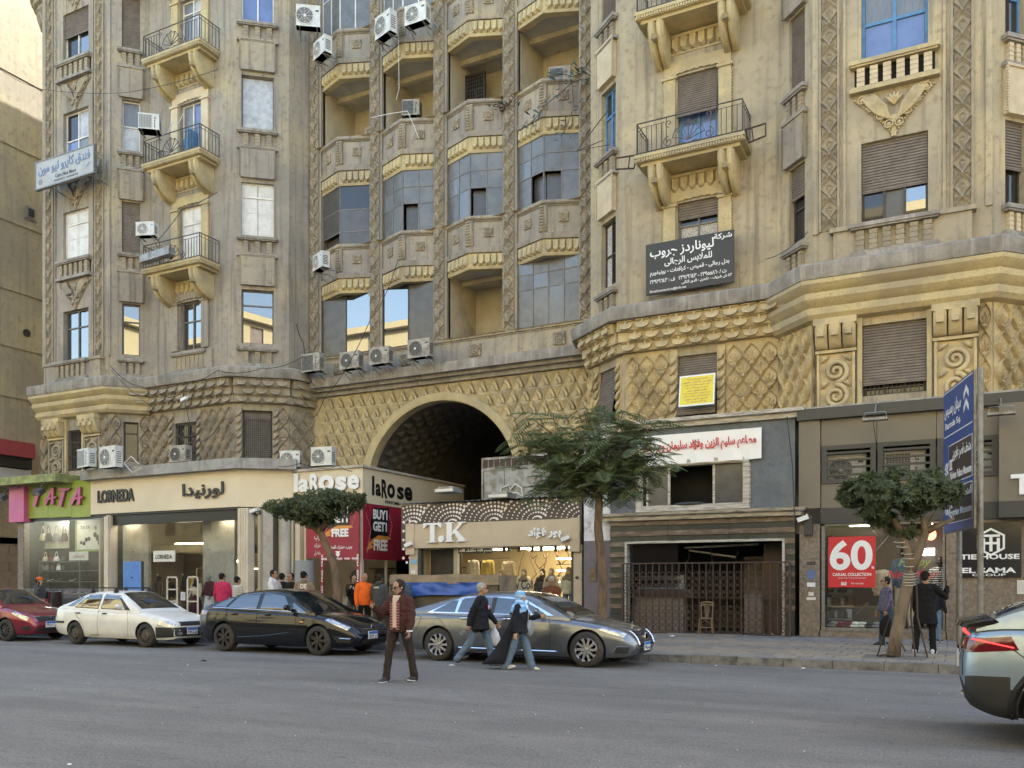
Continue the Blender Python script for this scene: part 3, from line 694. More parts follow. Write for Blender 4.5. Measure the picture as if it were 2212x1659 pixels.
def bay(i,k):
    x0,x1=CX[i]+.30,CX[i+1]-.30; P=prow(x0,x1); z=11.1+FH*k; mid=(x0+x1)/2
    # frieze of tongue leaves over the opening
    fb=obj('frieze',MB().sweep(P,[(-.25,z+2.42),(.02,z+2.42),(.05,z+2.50),(.02,z+2.55),(.02,z+3.02),(-.25,z+3.02)]),'ochre',B,Matrix())
    for s in (0,1):
        F=Facet(*P[s],*P[s+1])
        for j in range(5): piece('frieze_leaf','leafm',lambda:leaf_mesh(.26,.44),'ochre',fb,F.m(.13+(F.L-.1)*j/5+.07,-.03,z+2.54))
    # parapet of the storey above
    pb=obj('balcony_parapet',MB().sweep(P,[(-.15,z+3.02),(.10,z+3.02),(.13,z+3.20),(.04,z+3.26),(.04,z+4.26),(.09,z+4.27),(.13,z+4.31),(.13,z+4.40),(-.18,z+4.40)]),'stucco',B,Matrix())
    for s in (0,1):
        F=Facet(*P[s],*P[s+1]); piece('rosette','ros',rosette_mesh,'carve',pb,F.m(F.L*(.42 if s==0 else .55),-.045,z+3.78),True)
        for j in range(14): 
            def mk(): return MB().tube([(-.05,0,-.02),(0,-.025,.0),(.05,0,.02)],[.012,.022,.012],5)
            piece('rope',('rope',),mk,'carve',pb,F.m(.1+j*(F.L-.2)/13,-.05,z+4.22))
    q=MB(); M=T(mid,ZV-.5-.03,z+3.28)
    q.box(-.15,.15,-.02,.12,0,.96)
    for j in range(9): q.ell((-.05,-.03,.06+j*.105),(.10,.05,.045),8,4); q.ell((.14,-.01,.06+j*.105),(.035,.05,.06),6,4)
    obj('carved_block',q,'carve',pb,M,True)
    # floor slab / ceiling, side walls and back wall of the loggia
    b=MB(); b.add([(P[0][0],P[0][1]+.1,z+2.60),(P[1][0],P[1][1]+.15,z+2.60),(P[2][0],P[2][1]+.1,z+2.60),(x1+.2,LV,z+2.60),(x0-.2,LV,z+2.60)],((0,1,2,3,4),))
    b.box(x0-.2,x1+.2,ZV+.9,ZV+1.1,z+2.40,z+2.60); b.quad((x0-.2,ZV-.3,z-.02),(x1+.2,ZV-.3,z-.02),(x1+.2,LV,z-.02),(x0-.2,LV,z-.02))
    b.box(x0-.30,x0-.0,ZV,LV,z-.02,z+2.60); b.box(x1+.0,x1+.30,ZV,LV,z-.02,z+2.60); b.quad((x0,LV,z),(x1,LV,z),(x1,LV,z+2.6),(x0,LV,z+2.6))
    obj('loggia_wall',b,'room',B); obj('loggia_ceiling',MB().add([(P[0][0],P[0][1]+.12,z+2.59),(P[1][0],P[1][1]+.17,z+2.59),(P[2][0],P[2][1]+.12,z+2.59),(x1+.0,LV-.01,z+2.59),(x0-.0,LV-.01,z+2.59)],((0,1,2,3,4),)),'ceiling_plaster',B)
    return P,z,x0,x1
def glazing(P,z0,z1,cols,rows,skip=(),mats=('pane_frost',),bars='greywood',zt=None):
    """metal glazing that follows a plan polyline; every pane is a piece"""
    m=MB(); panes=[]
    for s in range(len(P)-1):
        F=Facet(*P[s],*P[s+1]); n=cols[s]; I=F.M
        for i in range(n+1):
            x=F.L*i/n; m.box(x-.022,x+.022,-.02,.03,z0,z1,M=I)
        for j in range(rows+1):
            z=z0+(z1-z0)*(j if not zt else 0)/rows if not zt else zt[j]
            m.box(.022,F.L-.022,-.015,.025,z-.02,z+.02,M=I)
        for i in range(n):
            for j in range(rows):
                za=zt[j] if zt else z0+(z1-z0)*j/rows; zb=zt[j+1] if zt else z0+(z1-z0)*(j+1)/rows
                panes.append(((s,i,j),MB().box(F.L*i/n+.02,F.L*(i+1)/n-.02,0,.008,za+.02,zb-.02,M=I)))
    o=obj('glazing',m,bars,B)
    for q,(key,p) in enumerate(panes):
        if key in skip:
            if key in skip[:2]: obj('recess_sheet',MB().add([(x+.0,y+.22,z) for x,y,z in p.v],p.f),'pane_dusty',o)  # grey sheet added behind open panes to lighten the dark opening
            continue
        obj('pane',p,mats[(q*7+q//3)%len(mats)] if not isinstance(mats,dict) else mats.get(key,mats[0]),o)
    return o
BAY={}
for k in range(4):
    for i in range(4): BAY[i,k]=bay(i,k)
def straight(i,k,d=.05): x0,x1=CX[i]+.30,CX[i+1]-.30; return [(x0,ZV-d),(x1,ZV-d)]
def pr2(i): P=prow(CX[i]+.33,CX[i+1]-.33,.46); return P
z=11.1
glazing(straight(0,0),z,z+2.45,(2,),1,mats={0:'pane_dusty',(0,0,0):'pane_dusty',(0,1,0):'pane_mirror'},bars='darkwood')
glazing(straight(1,0),z,z+2.45,(2,),1,mats={0:'pane_dusty',(0,0,0):'pane_mirror',(0,1,0):'pane_dusty'},bars='darkwood')
glazing(straight(3,0),z,z+2.45,(4,),3,zt=(z,z+1.45,z+2.0,z+2.45),mats=('pane_frost','pane_frost','pane_curtain'))
z=11.1+FH
glazing(pr2(0),z,z+2.45,(1,1),3,skip=((0,0,0),),mats=('pane_dark','pane_dusty','pane_dusty'),bars='greywood',zt=(z,z+.55,z+1.45,z+2.45))
for i,sk in ((1,(1,0,0)),(2,(1,0,0)),(3,(0,1,0))): glazing(pr2(i),z,z+2.45,(2,2),3,skip=(sk,) if i<3 else (sk,(1,0,0)),mats=('pane_frost','pane_frost','pane_curtain','pane_frost','pane_frost'),zt=(z,z+1.12,z+1.78,z+2.45))
z=11.1+3*FH
for i in (0,1): glazing(pr2(i),z,z+2.45,(2,2),2,mats=('pane_curtain','pane_blue','pane_frost'),bars='whitewood',zt=(z,z+1.7,z+2.45))
# loggia furnishings of the building: inner doors, grilles, boards
def inner(name,i,k,x,w,h,m,y=LV-.08,z0=0,grid=0,frame='darkwood'):
    z=11.1+FH*k+z0; M=T(x,y,z); b=MB(); b.box(-w/2,-w/2+.07,-.06,.05,0,h); b.box(w/2-.07,w/2,-.06,.05,0,h); b.box(-w/2+.07,w/2-.07,-.06,.05,h-.08,h); b.box(-w/2+.07,w/2-.07,-.05,.04,h*.68,h*.68+.06); b.box(-.03,.03,-.05,.04,0,h*.68)
    o=obj(name,b,frame,B,M); obj('pane',MB().box(-w/2+.07,w/2-.07,0,.02,0,h*.68),m,o); obj('pane',MB().box(-w/2+.07,w/2-.07,0,.02,h*.68+.06,h-.08),m,o)
    if grid:
        g=MB()
        for j in range(grid): g.box(-w/2+.05+(w-.1)*j/(grid-1)-.008,-w/2+.05+(w-.1)*j/(grid-1)+.008,-.09,-.07,0,h)
        for j in range(int(grid*1.6)): g.box(-w/2,w/2,-.085,-.075,h*j/(grid*1.6),h*j/(grid*1.6)+.014)
        obj('grille',g,'iron',o)
    return o
inner('inner_door',2,0,-15.5,1.0,2.1,'pane_dark'); inner('inner_window',0,2,-22.4,1.6,1.75,'pane_white',z0=0,frame='whitewood')
inner('inner_window',1,2,-18.6,1.0,1.5,'pane_white',frame='whitewood'); inner('inner_window',2,2,-15.45,1.1,1.35,'pane_dark',z0=.2,grid=6)
inner('grille_door',2,2,-17.25,.9,2.2,'dark',y=ZV+1.35,grid=9)
inner('inner_window',3,2,-12.6,1.1,1.5,'pane_dark')
# --- unseen roof, core and side walls, added to close the block against light
b=MB(); b.box(-37.6,-21.55,31.9,32.2,6.2,TOPZ); b.box(-14.6,7.4,31.9,32.2,6.2,TOPZ); b.box(-21.55,-14.6,31.9,32.2,9.3,TOPZ); b.box(-37.8,-37.5,27.05,43,0,TOPZ); b.box(-37.5,20,42.7,43,0,TOPZ); b.box(-37.6,20,29.6,43,TOPZ-.3,TOPZ); obj('core_wall',b,'stucco',B)
b=MB(); b.box(7.4,20,26.4,26.9,0,TOPZ); b.box(-37.6,-24.5,27.0,31.9,6.1,6.2); b.box(-11.5,7.4,27.5,31.9,6.1,6.2);  obj('wall',b,'stucco',B)
b=MB().sweep([(-37.9,27.2),(-36.8,26.1),(-32.4,26.1),(-31.3,27.2),(-26.35,27.2),(-24.7,28.5),(-24.4,29.7),(-11.6,29.7),(-11.3,28.5),(-9.65,27.2),(-4.7,27.2),(-3.6,26.1),(.8,26.1),(1.9,27.2),(20,27.2)],[(0,TOPZ-.5),(.9,TOPZ-.3),(.9,TOPZ),(-3,TOPZ)]); obj('roof_cornice',b,'ledge',B)
# ---------------------------------------------------------------- windows, storey by storey
M2='pane_mirror'
for F,cx,left in ((A1,2.15,1),(A2,2.08,0)):
    w=1.66
    if left:
        window(F.m(cx,0,zs[0]),w,2.2,'greywood',(M2,),2,(.66,),low=0)
        leaf_window(F.m(cx,0,zs[1]),w,2.2); 
        window(F.m(cx,0,zs[2]),w,2.2,'whitewood',('pane_blue','pane_curtain','pane_dark','pane_white'),2,(.45,))
        window(F.m(cx,0,zs[3]),w,2.2,'whitewood',('pane_dark',M2),2,(),shut=.46)
        window(F.m(cx,0,zs[4]),w,2.2,'whitewood',('pane_dark',),2,(),shut=.8)
    else:
        window(F.m(cx,0,zs[0]),w,2.2,'darkwood',('pane_dark','pane_dusty',M2),3,(),shut=.60,tilt=-2)
        window(F.m(cx,0,zs[1]),w,2.2,'bluewood',('pane_blue','pane_blue','pane_curtain','pane_curtain'),2,(.50,),fw=.085)
        window(F.m(cx,0,zs[2]),w,2.2,'darkwood',('pane_dark',),2,(.7,),shut=.5)
for F,mir in ((B1,0),(F2,1)):
    cx,w=.80,.72
    if not mir:
        window(F.m(cx,0,zs[0]),w,2.2,'greywood',(M2,),1,(.66,))
        window(F.m(cx,0,zs[1]),w,2.2,'darkwood',shut=.98,cols=1); window(F.m(cx,0,zs[2]),w,2.2,'whitewood',('pane_white','pane_curtain'),1,(.5,)); window(F.m(cx,0,zs[3]),w,2.2,'darkwood',shut=.98,cols=1)
    else:
        window(F.m(cx,0,zs[0]),w,2.2,'darkwood',('pane_dark',),1,(.45,),shut=.4); window(F.m(cx,0,zs[1]),w,2.2,'darkwood',shut=.99,cols=1); window(F.m(cx,0,zs[2]),w,2.2,'darkwood',shut=.6,cols=1)
w=1.28; cx=.88
window(D1.m(cx,0,zs[0]),w,2.2,'greywood',('pane_mirror',),1,(.72,))
leaf_window(D1.m(cx,0,zs[1]),w,2.2)
o=window(D1.m(cx,0,zs[2]),w,2.2,'greywood',('pane_white',),1,(),fw=.03)
window(D1.m(cx,0,zs[3]),w,2.2,'whitewood',('pane_blue',),2,(.55,))
w=.95; cx=1.22
window(E1.m(cx,0,zs[0]),w,2.2,'darkwood',('lace','pane_dark'),2,(.5,))
window(E1.m(cx,0,zs[1]),w,2.2,'bluewood',('pane_curtain','pane_curtain','pane_dark'),2,(.62,),fw=.08)
window(E1.m(cx,0,zs[2]),w,2.2,'darkwood',shut=.99); window(E1.m(cx,0,zs[3]),w,2.2,'darkwood',shut=.6)
for F,right in ((C1,0),(C2,1)):
    cx,w=2.45,1.26
    if not right:
        window(F.m(cx,0,11.5),w,2.05,'greywood',(M2,),2,(.60,))
        leaf_window(F.m(cx,0,14.85),w,2.7)
        window(F.m(cx,0,14.85+FH),w,2.7,'whitewood',('pane_curtain','pane_blue'),2,(),low=.0)
        obj('door_leaf',MB().box(-.58,-.03,.12,.17,0,1.3).box(.25,.30,-.45,.12,0,1.35),'bluewood',B,F.m(cx,0,14.85+FH))
        window(F.m(cx,0,14.85+2*FH),w,2.7,'whitewood',('pane_curtain','pane_white'),2,(.80,),low=.3)
        window(F.m(cx,0,14.85+3*FH),w,2.7,'whitewood',('pane_dark',),2,(.80,))
    else:
        window(F.m(cx,0,11.5),w,2.05,'greywood',('lace','lace','pane_dark','pane_dark'),2,(.66,),shut=.24)
        window(F.m(cx,0,14.85),w,2.7,'bluewood',('pane_blue','pane_blue','pane_dark'),2,(.62,),shut=.50,tilt=9,fw=.08)
        window(F.m(cx,0,14.85+FH),w,2.7,'bluewood',('pane_blue',),2,(.7,),shut=.3)
        window(F.m(cx,0,14.85+2*FH),w,2.7,'darkwood',shut=.7)
for k in (0,1,2): window(GR.m(.78,0,zs[k]),.64,2.2,('darkwood','bluewood','darkwood')[k],('pane_dark','pane_blue','pane_dark'),1,(.5,),shut=(.55,0,.7)[k])
for k in range(4): window(HR.m(2.4,0,zs[k]),1.6,2.2,'darkwood',('pane_dark',),2,(.7,),shut=.5)
# mezzanine
def bars_grille(M,w,h,n,parent=None):
    g=MB()
    for i in range(n): x=-w/2+w*(i+.5)/n; g.box(x-.01,x+.01,-.01,.01,0,h)
    for q in (.04,.35,.7,.97): g.box(-w/2,w/2,-.014,.014,h*q-.012,h*q+.012)
    return obj('window_grille',g,'iron',parent or B,M)
window(A1.m(2.15,0,6.6),1.0,1.8,'darkwood',('pane_dark',),2,(.7,)); bars_grille(A1.m(2.15,.05,6.6),1.0,1.8,9)
window(C1.m(2.175,0,6.55),1.35,1.9,'darkwood',('pane_dark',),2,(.7,)); bars_grille(C1.m(2.175,.05,6.55),1.35,1.9,12)
o=window(D1.m(.88,0,6.5),1.24,2.25,'darkwood',('pane_dusty',),1,(.84,.16),fw=.09)
g=MB()
for x in range(-6,7): g.box(x*.08-.008,x*.08+.008,.10,.12,.1,2.15)
for q in range(27): g.box(-.52,.52,.105,.115,.12+q*.077,.128+q*.077)
obj('window_grille',g,'greywood',o)
window(E1.m(1.22,0,6.5),1.1,2.25,'darkwood',('pane_dark',),2,(.7,),shut=.98,tilt=10)
window(C2.m(2.45,0,6.7),1.24,2.05,'darkwood',('pane_dark',),2,(),shut=.92,tilt=9)
window(A2.m(2.08,0,6.75),1.6,1.95,'darkwood',('pane_dark',),3,(),shut=.84,tilt=3); bars_grille(A2.m(2.08,.12,6.75),1.55,.6,14)
window(B1.m(.8,0,6.9),.6,1.7,'darkwood',('pane_dark',),1); window(F2.m(.8,0,6.9),.6,1.7,'darkwood',('pane_dark',),1)
# rounded corner balcony high on the side street
b=MB(); b.lathe([(.35,27.2),(.75,27.6),(.95,28.1),(1.15,28.3),(1.15,28.45),(1.3,28.5),(1.3,28.7),(1.42,28.75),(1.42,29.0),(1.5,29.05),(1.5,29.3),(1.3,29.3),(1.3,31)],20,T(-37.75,27.6,0)); ob=obj('corner_balcony',b,'stucco',B,None,40)
for i in range(14):
    t=R(150+i*14); piece('leaf','leafc',lambda:leaf_mesh(.24,.6),'carve',ob,T(-37.75+.86*math.cos(t),27.6+.86*math.sin(t),27.62,t+PI/2)@Matrix.Rotation(R(24),4,'X'))
# ---------------------------------------------------------------- ground, road, pavement, neighbours
mat('asphalt',(.165,.154,.141),(.130,.122,.112),1.1,.85,.5,90,c3=(.185,.177,.168),s3=.25,stretch=(.35,1,1))
mat('asphalt_patch',(.100,.098,.096),(.082,.08,.079),2.2,.85,.5,90,c3=(.12,.118,.115),s3=.8); mat('paver',(.235,.215,.195),(.19,.175,.16),3,.85,.3,60); mat('paver_buff',(.30,.255,.20),(.245,.205,.16),3,.85,.3,60); mat('paver_bed',(.09,.082,.075),rough=.95)
mat('kerb',(.16,.145,.13),(.075,.068,.06),5,.9,.6,30,c3=(.22,.20,.18),s3=2)
mat('plaster_yellow',(.47,.41,.225),(.42,.37,.20),.5,.9,.3,15,streak=(.5,.45,.33)); mat('plaster_dirty',(.31,.275,.19),(.25,.225,.165),.4,.9,.3,12,streak=(.20,.18,.135),c3=(.37,.33,.19),s3=.25)
mat('red_paint',(.27,.035,.05),rough=.5); mat('blockstone',(.24,.20,.165),(.20,.165,.135),2,.85,.2,40); mat('greypaint',(.4,.4,.42),rough=.5)
def road_wear():
    nt=MATS['asphalt'].node_tree; N=nt.nodes; L=nt.links.new; p=N['Principled BSDF']; old=p.inputs['Base Color'].links[0].from_socket; g=N.new('ShaderNodeNewGeometry').outputs['Position']
    def nz(sc,st,de=5):
        mp=N.new('ShaderNodeMapping'); mp.inputs['Scale'].default_value=st; L(g,mp.inputs[0]); n=N.new('ShaderNodeTexNoise'); n.inputs['Scale'].default_value=sc; n.inputs['Detail'].default_value=de; L(mp.outputs[0],n.inputs[0]); return n.outputs['Fac'],mp.outputs[0],n.outputs['Color']
    def rng(f,a,b,c,d):
        r=N.new('ShaderNodeMapRange'); r.inputs[1].default_value=a; r.inputs[2].default_value=b; r.inputs[3].default_value=c; r.inputs[4].default_value=d; L(f,r.inputs[0]); return r.outputs[0]
    def mul(col,f):
        x=N.new('ShaderNodeMix'); x.data_type='RGBA'; x.blend_type='MULTIPLY'; x.inputs[0].default_value=1; L(col,x.inputs[6]); L(f,x.inputs[7]); return x.outputs[2]
    col=mul(old,rng(nz(1,(.10,1.5,1))[0],.35,.68,.90,1.08)); col=mul(col,rng(nz(34,(1,1,1),3)[0],.36,.66,.72,1.28)); col=mul(col,rng(nz(1.4,(1,1.6,1))[0],.62,.74,1,.86))
    f,v,c=nz(.9,(1,1,1)); a=N.new('ShaderNodeVectorMath'); a.operation='MULTIPLY_ADD'; L(c,a.inputs[0]); a.inputs[1].default_value=(1.1,1.1,0); L(g,a.inputs[2])
    vo=N.new('ShaderNodeTexVoronoi'); vo.feature='DISTANCE_TO_EDGE'; vo.inputs['Scale'].default_value=.28; L(a.outputs[0],vo.inputs['Vector']); col=mul(col,rng(vo.outputs['Distance'],.0,.004,.84,1))
    L(col,p.inputs['Base Color'])
road_wear()
struct(obj('road',MB().quad((-300,-250,0),(300,-250,0),(300,17.6,0),(-300,17.6,0)),'asphalt'))
KV,PZ=17.5,.15
G=struct(obj('pavement',MB().box(-300,300,17.72,60,-.2,PZ-.012),'paver_bed'))
random.seed(3)
kb=struct(bpy.data.objects.new('kerb',None)); link(kb)
for i in range(64):
    x0=-48+i*.9; dz=random.uniform(-.012,.008); dv=random.uniform(-.012,.012)
    if x0<8: obj('kerb_stone',MB().add([(x0+.006,KV+dv,0),(x0+.894,KV+dv,0),(x0+.894,17.74,0),(x0+.006,17.74,0),(x0+.006,KV+.04+dv,PZ+dz+.005),(x0+.894,KV+.04+dv,PZ+dz+.005),(x0+.894,17.74,PZ+dz+.005),(x0+.006,17.74,PZ+dz+.005)],((4,5,6,7),(0,1,5,4),(1,2,6,5),(2,3,7,6),(3,0,4,7))),'kerb',kb)
obj('kerb_stone',MB().box(-300,-48.02,KV,17.74,0,PZ),'kerb',kb); obj('kerb_stone',MB().box(9.62,300,KV,17.74,0,PZ),'kerb',kb)
cell=[]
pu,pv=.40,.62
for j in range(13):
    for i in range(-105,25):
        x=i*pu+(pu/2 if j%2 else 0); v=17.76+j*pv
        if v+pv>25.9: continue
        cell.append((x,v,j))
inview=[c for c in cell if -7.2<c[0]<4.6]
inview.sort(key=lambda c:c[1]); near=set(inview[:285])
PAV=[]
for kk in range(2):
    for nn in range(3):
        e=random.uniform(.004,.010); PAV.append(MB().add([(0,0,-.02),(pu-.012,0,-.02),(pu-.012,pv-.014,-.02),(0,pv-.014,-.02),(.005,.005,0),(pu-.017,.005,0),(pu-.017,pv-.019,0),(.005,pv-.019,0)],((4,5,6,7),(0,1,5,4),(1,2,6,5),(2,3,7,6),(3,0,4,7))).mesh('paver',('paver','paver_buff')[kk]))
rest=[MB(),MB()]
for c in cell:
    x,v,j=c; kk=1 if j in (1,2,3,6,7) else 0; z=PZ+random.uniform(-.006,.004); rx,ry=random.uniform(-.008,.008),random.uniform(-.008,.008)
    if random.random()<.05: kk=1-kk
    if c in near: 
        M=Matrix.Translation((x,v,z))@Matrix.Rotation(rx,4,'X')@Matrix.Rotation(ry,4,'Y'); link(bpy.data.objects.new('paver',PAV[kk*3+random.randrange(3)]),G,M)
    else: rest[kk].quad((x,v,z),(x+pu-.012,v,z),(x+pu-.012,v+pv-.014,z),(x,v+pv-.014,z))
for kk in (0,1): o=obj('paver_field',rest[kk],('paver','paver_buff')[kk],G); o['kind']='stuff'
# building across the street, behind the camera: it shows only in panes and car paint
OB=thing('opposite_building','long sunlit pale yellow building across the street, seen in the window reflections','building',T(-10,-14,0)); ABS.add(OB.name)
b=MB(); wins=[]
for i in range(26):
    for k in range(5): x=3+i*5; wins.append((x,x+1.5,6.5+4.3*k,9+4.3*k))
F=Facet(52,-13,-78,-13); wall_holes(b,F.L,0,27,wins,.35); b.box(0,F.L,-.6,.0,4.9,5.4); b.box(0,F.L,-.7,.1,26.6,27.2); b.box(0,F.L,.3,12,26.5,27)
obj('wall',b,'plaster_yellow',OB,F.M); b=MB().box(0,F.L,.34,.4,0,27); obj('window_panes',b,'pane_dark',OB,F.M)['kind']='stuff'
b=MB()
for i in range(26):
    for k in range(5):
        if (i*3+k*5)%4: b.box(3+i*5,4.5+i*5,.15,.2,7.2+4.3*k,9+4.3*k)
obj('window_shutters',b,'shutter',OB,F.M)['kind']='stuff'
b=MB().box(.5,F.L-.5,-.05,0,.2,4.8); obj('shop_front',b,'darkwood',OB,F.M)
# neighbour beyond the side lane
NB=thing('neighbouring_building','tall blank plastered side wall beyond the lane, cracked and dusty, sunlit near its top','building',T(-46,30,0)); ABS.add(NB.name)
b=MB().box(-62,-42,24.5,48,3.6,40); obj('wall',b,'plaster_dirty',NB)
s=MB()
for z,h in ((10.9,.05),(13.4,.05),(16.2,.05),(19.6,.06),(23.4,.05),(27,.05)): s.box(-42.02,-41.95,24.5,47,z,z+h)
obj('plaster_joint',s,'plaster_dirty',NB)
b=MB().box(-42.06,-41.93,28.6,29.05,20.15,20.75); b.box(-42.06,-41.95,28.5,29.15,20.05,20.15); obj('vent_frame',b,'greywood',NB); obj('vent',MB().box(-41.95,-41.90,28.68,28.97,20.25,20.65),'dark',NB)
obj('vent',MB().lathe([(.2,0),(.2,.03)],10,T(-41.97,28.6,14.3)@Matrix.Rotation(R(90),4,'Y')),'dark',NB)
b=MB().box(-60,-41.3,24.0,28.6,7.9,8.65); obj('shop_sign',b,'red_paint',NB); b=MB().box(-60,-41.4,24.1,28.5,7.35,7.9); obj('shop_sign',b,'dark',NB)
b=MB().box(-60,-41.5,24.2,28.5,6.3,7.3); obj('shop_sign',b,'greypaint',NB)
b=MB().box(-62,-42.1,25,48,0,3.6); obj('base_wall',b,'blockstone',NB)
for k in range(9):
    for j in range(5):
        z0=.15+k*.42; v0=25.2+j*1.0+(.5 if k%2 else 0)
        obj('stone',MB().box(-42.1,-42.0,v0+.01,v0+.98,z0+.01,z0+.41),'blockstone',NB)
# ---------------------------------------------------------------- shopfronts
mat('green_panel',(.29,.36,.05),(.26,.32,.045),2,.4); mat('green_slab',(.33,.38,.13),(.20,.21,.09),3,.8,.2,30,streak=(.14,.14,.07)); mat('pink',(.58,.12,.30),(.52,.10,.26),2,.4); mat('pinkdark',(.40,.05,.16),rough=.4); mat('brownside',(.16,.11,.06),rough=.6)
mat('cream_panel',(.68,.59,.43),(.63,.54,.39),.8,.45); mat('cream_metal',(.60,.53,.42),(.54,.47,.37),1.5,.45); mat('black',(.012,.012,.012),rough=.35); mat('white',(.78,.78,.78),rough=.4); mat('offwhite',(.66,.65,.60),(.60,.59,.54),3,.5)
mat('concrete',(.36,.35,.33),(.27,.26,.245),3,.9,.4,25,streak=(.20,.19,.18)); mat('marble',(.40,.375,.335),(.33,.31,.28),5,.5,.05,30,c3=(.45,.42,.38),s3=1.5)
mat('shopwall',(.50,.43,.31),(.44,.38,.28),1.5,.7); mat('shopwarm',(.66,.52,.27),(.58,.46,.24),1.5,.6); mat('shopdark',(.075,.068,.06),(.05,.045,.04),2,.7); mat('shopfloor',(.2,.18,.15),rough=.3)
mat('red_banner',(.30,.018,.040),(.26,.015,.034),1.2,.5); mat('orange_print',(.70,.30,.06),(.62,.26,.05),20,.5); mat('pinkline',(.55,.17,.15),rough=.5)
mat('brown_panel',(.075,.055,.045),(.06,.045,.037),3,.5); mat('tk_beige',(.50,.415,.30),(.46,.38,.275),2,.4,.03,20); mat('dot_white',(.80,.72,.70),rough=.4)
mat('mauve',(.16,.135,.155),(.13,.11,.125),2,.8,.2,30,streak=(.11,.095,.10)); mat('whitewash',(.68,.68,.70),(.55,.55,.57),3,.85,.4,20,c3=(.3,.28,.27),s3=2.5)
mat('grey_render',(.135,.15,.165),(.11,.12,.13),1,.75,.15,30,c3=(.17,.18,.18),s3=.7,streak=(.10,.105,.11)); mat('trim_white',(.55,.51,.44),(.36,.32,.27),6,.7,.2,40,c3=(.22,.19,.16),s3=3,stretch=(.5,.5,4))
mat('strip_dark',(.045,.05,.042),(.03,.034,.03),4,.4,.1,30); mat('strip_brown',(.16,.115,.08),(.09,.065,.048),3,.5,.15,25,c3=(.25,.20,.15),s3=4,stretch=(.6,1,2)); mat('rust',(.075,.045,.033),(.05,.033,.026),8,.75,.2,60)
mat('taupe',(.155,.135,.108),(.135,.118,.095),.7,.42); mat('charcoal',(.035,.037,.038),rough=.45); mat('granite',(.21,.165,.125),(.14,.11,.085),9,.55,.05,60,c3=(.28,.23,.18),s3=14)
mat('poster_red',(.52,.022,.03),rough=.4); mat('sign_black',(.02,.021,.022),rough=.12); mat('bluepaint',(.11,.27,.66),(.10,.24,.58),4,.5); mat('bluesticker',(.12,.36,.60),rough=.5)
mat('lamp_warm',(1,.86,.62),emit=4.5); mat('lamp_white',(1,.93,.82),emit=5.5); mat('lamp_red',(1,.12,.06),emit=2.5)
mat('leather_black',(.02,.018,.017),rough=.35); mat('leather_tan',(.42,.33,.22),rough=.5); mat('leather_brown',(.09,.05,.03),rough=.4); mat('leather_wine',(.17,.03,.045),rough=.4); mat('leather_grey',(.25,.26,.27),rough=.4); mat('leather_cream',(.6,.55,.42),rough=.5)
mat('wood_old',(.20,.125,.065),(.12,.075,.04),6,.6,.2,40,coord='O'); mat('tin',(.30,.31,.32),(.22,.22,.22),4,.5,.1,30,metal=.4,c3=(.16,.13,.1),s3=2)
glassmat('shopglass',(.86,.89,.87),.13); glassmat('shopglass_dark',(.55,.57,.55),.16); glassmat('bottle',(.85,.92,.93),.1)
def PR(x0,y0,x1,y1,v): a=at(x0,y0,v); b=at(x1,y1,v); return a.x,b.x,b.z,a.z
def bx(x0,y0,x1,y1,v,d,mb=None,f=0): u0,u1,z0,z1=PR(x0,y0,x1,y1,v); return (mb or MB()).box(u0,u1,v-f,v+d,z0,z1)
def room(root,u0,u1,v0,v1,z0,z1,wall,floor='shopfloor',lamps=(),lamp='lamp_warm',ceil='shopdark'):
    b=MB(); b.box(u0,u1,v1,v1+.1,z0,z1); b.box(u0-.1,u0,v0,v1,z0,z1); b.box(u1,u1+.1,v0,v1,z0,z1); obj('inner_wall',b,wall,root)
    obj('inner_floor',MB().box(u0,u1,v0+.02,v1,z0-.1,z0),floor,root); obj('inner_ceiling',MB().box(u0,u1,v0+.02,v1,z1,z1+.06),ceil,root)
    for (a,b_,c,w) in lamps:
        o=obj('ceiling_lamp',MB().box(a-w/2,a+w/2,b_-.09,b_+.09,c-.04,c),lamp,root)
def glazed(root,u0,u1,v,z0,z1,n=1,m='shopglass',clips=False):
    for i in range(n):
        a=u0+(u1-u0)*i/n; b=u0+(u1-u0)*(i+1)/n
        obj('glass_pane',MB().quad((a+.006,v,z0),(b-.006,v,z0),(b-.006,v,z1),(a+.006,v,z1)),m,root)
        if clips and i:
            for q in (.2,.45,.7): obj('glass_clip',MB().box(a-.05,a+.05,v-.02,v+.02,z0+(z1-z0)*q-.02,z0+(z1-z0)*q+.02),'steel',root)
def front_letters(root,s,x0,y0,x1,y1,v,m,depth=.03,bold=0,ar=False,F=None,back=None,name='letter',shear=0):
    """raised lettering over a pixel box on plane v (one mesh per character for Latin words)"""
    u0,u1,z0,z1=PR(x0,y0,x1,y1,v); M=T((u0+u1)/2,v,(z0+z1)/2)
    o=letters(s,0,0,z1-z0,root,M,m,depth,bold,u1-u0,ar=ar,name=name,shear=shear); return o
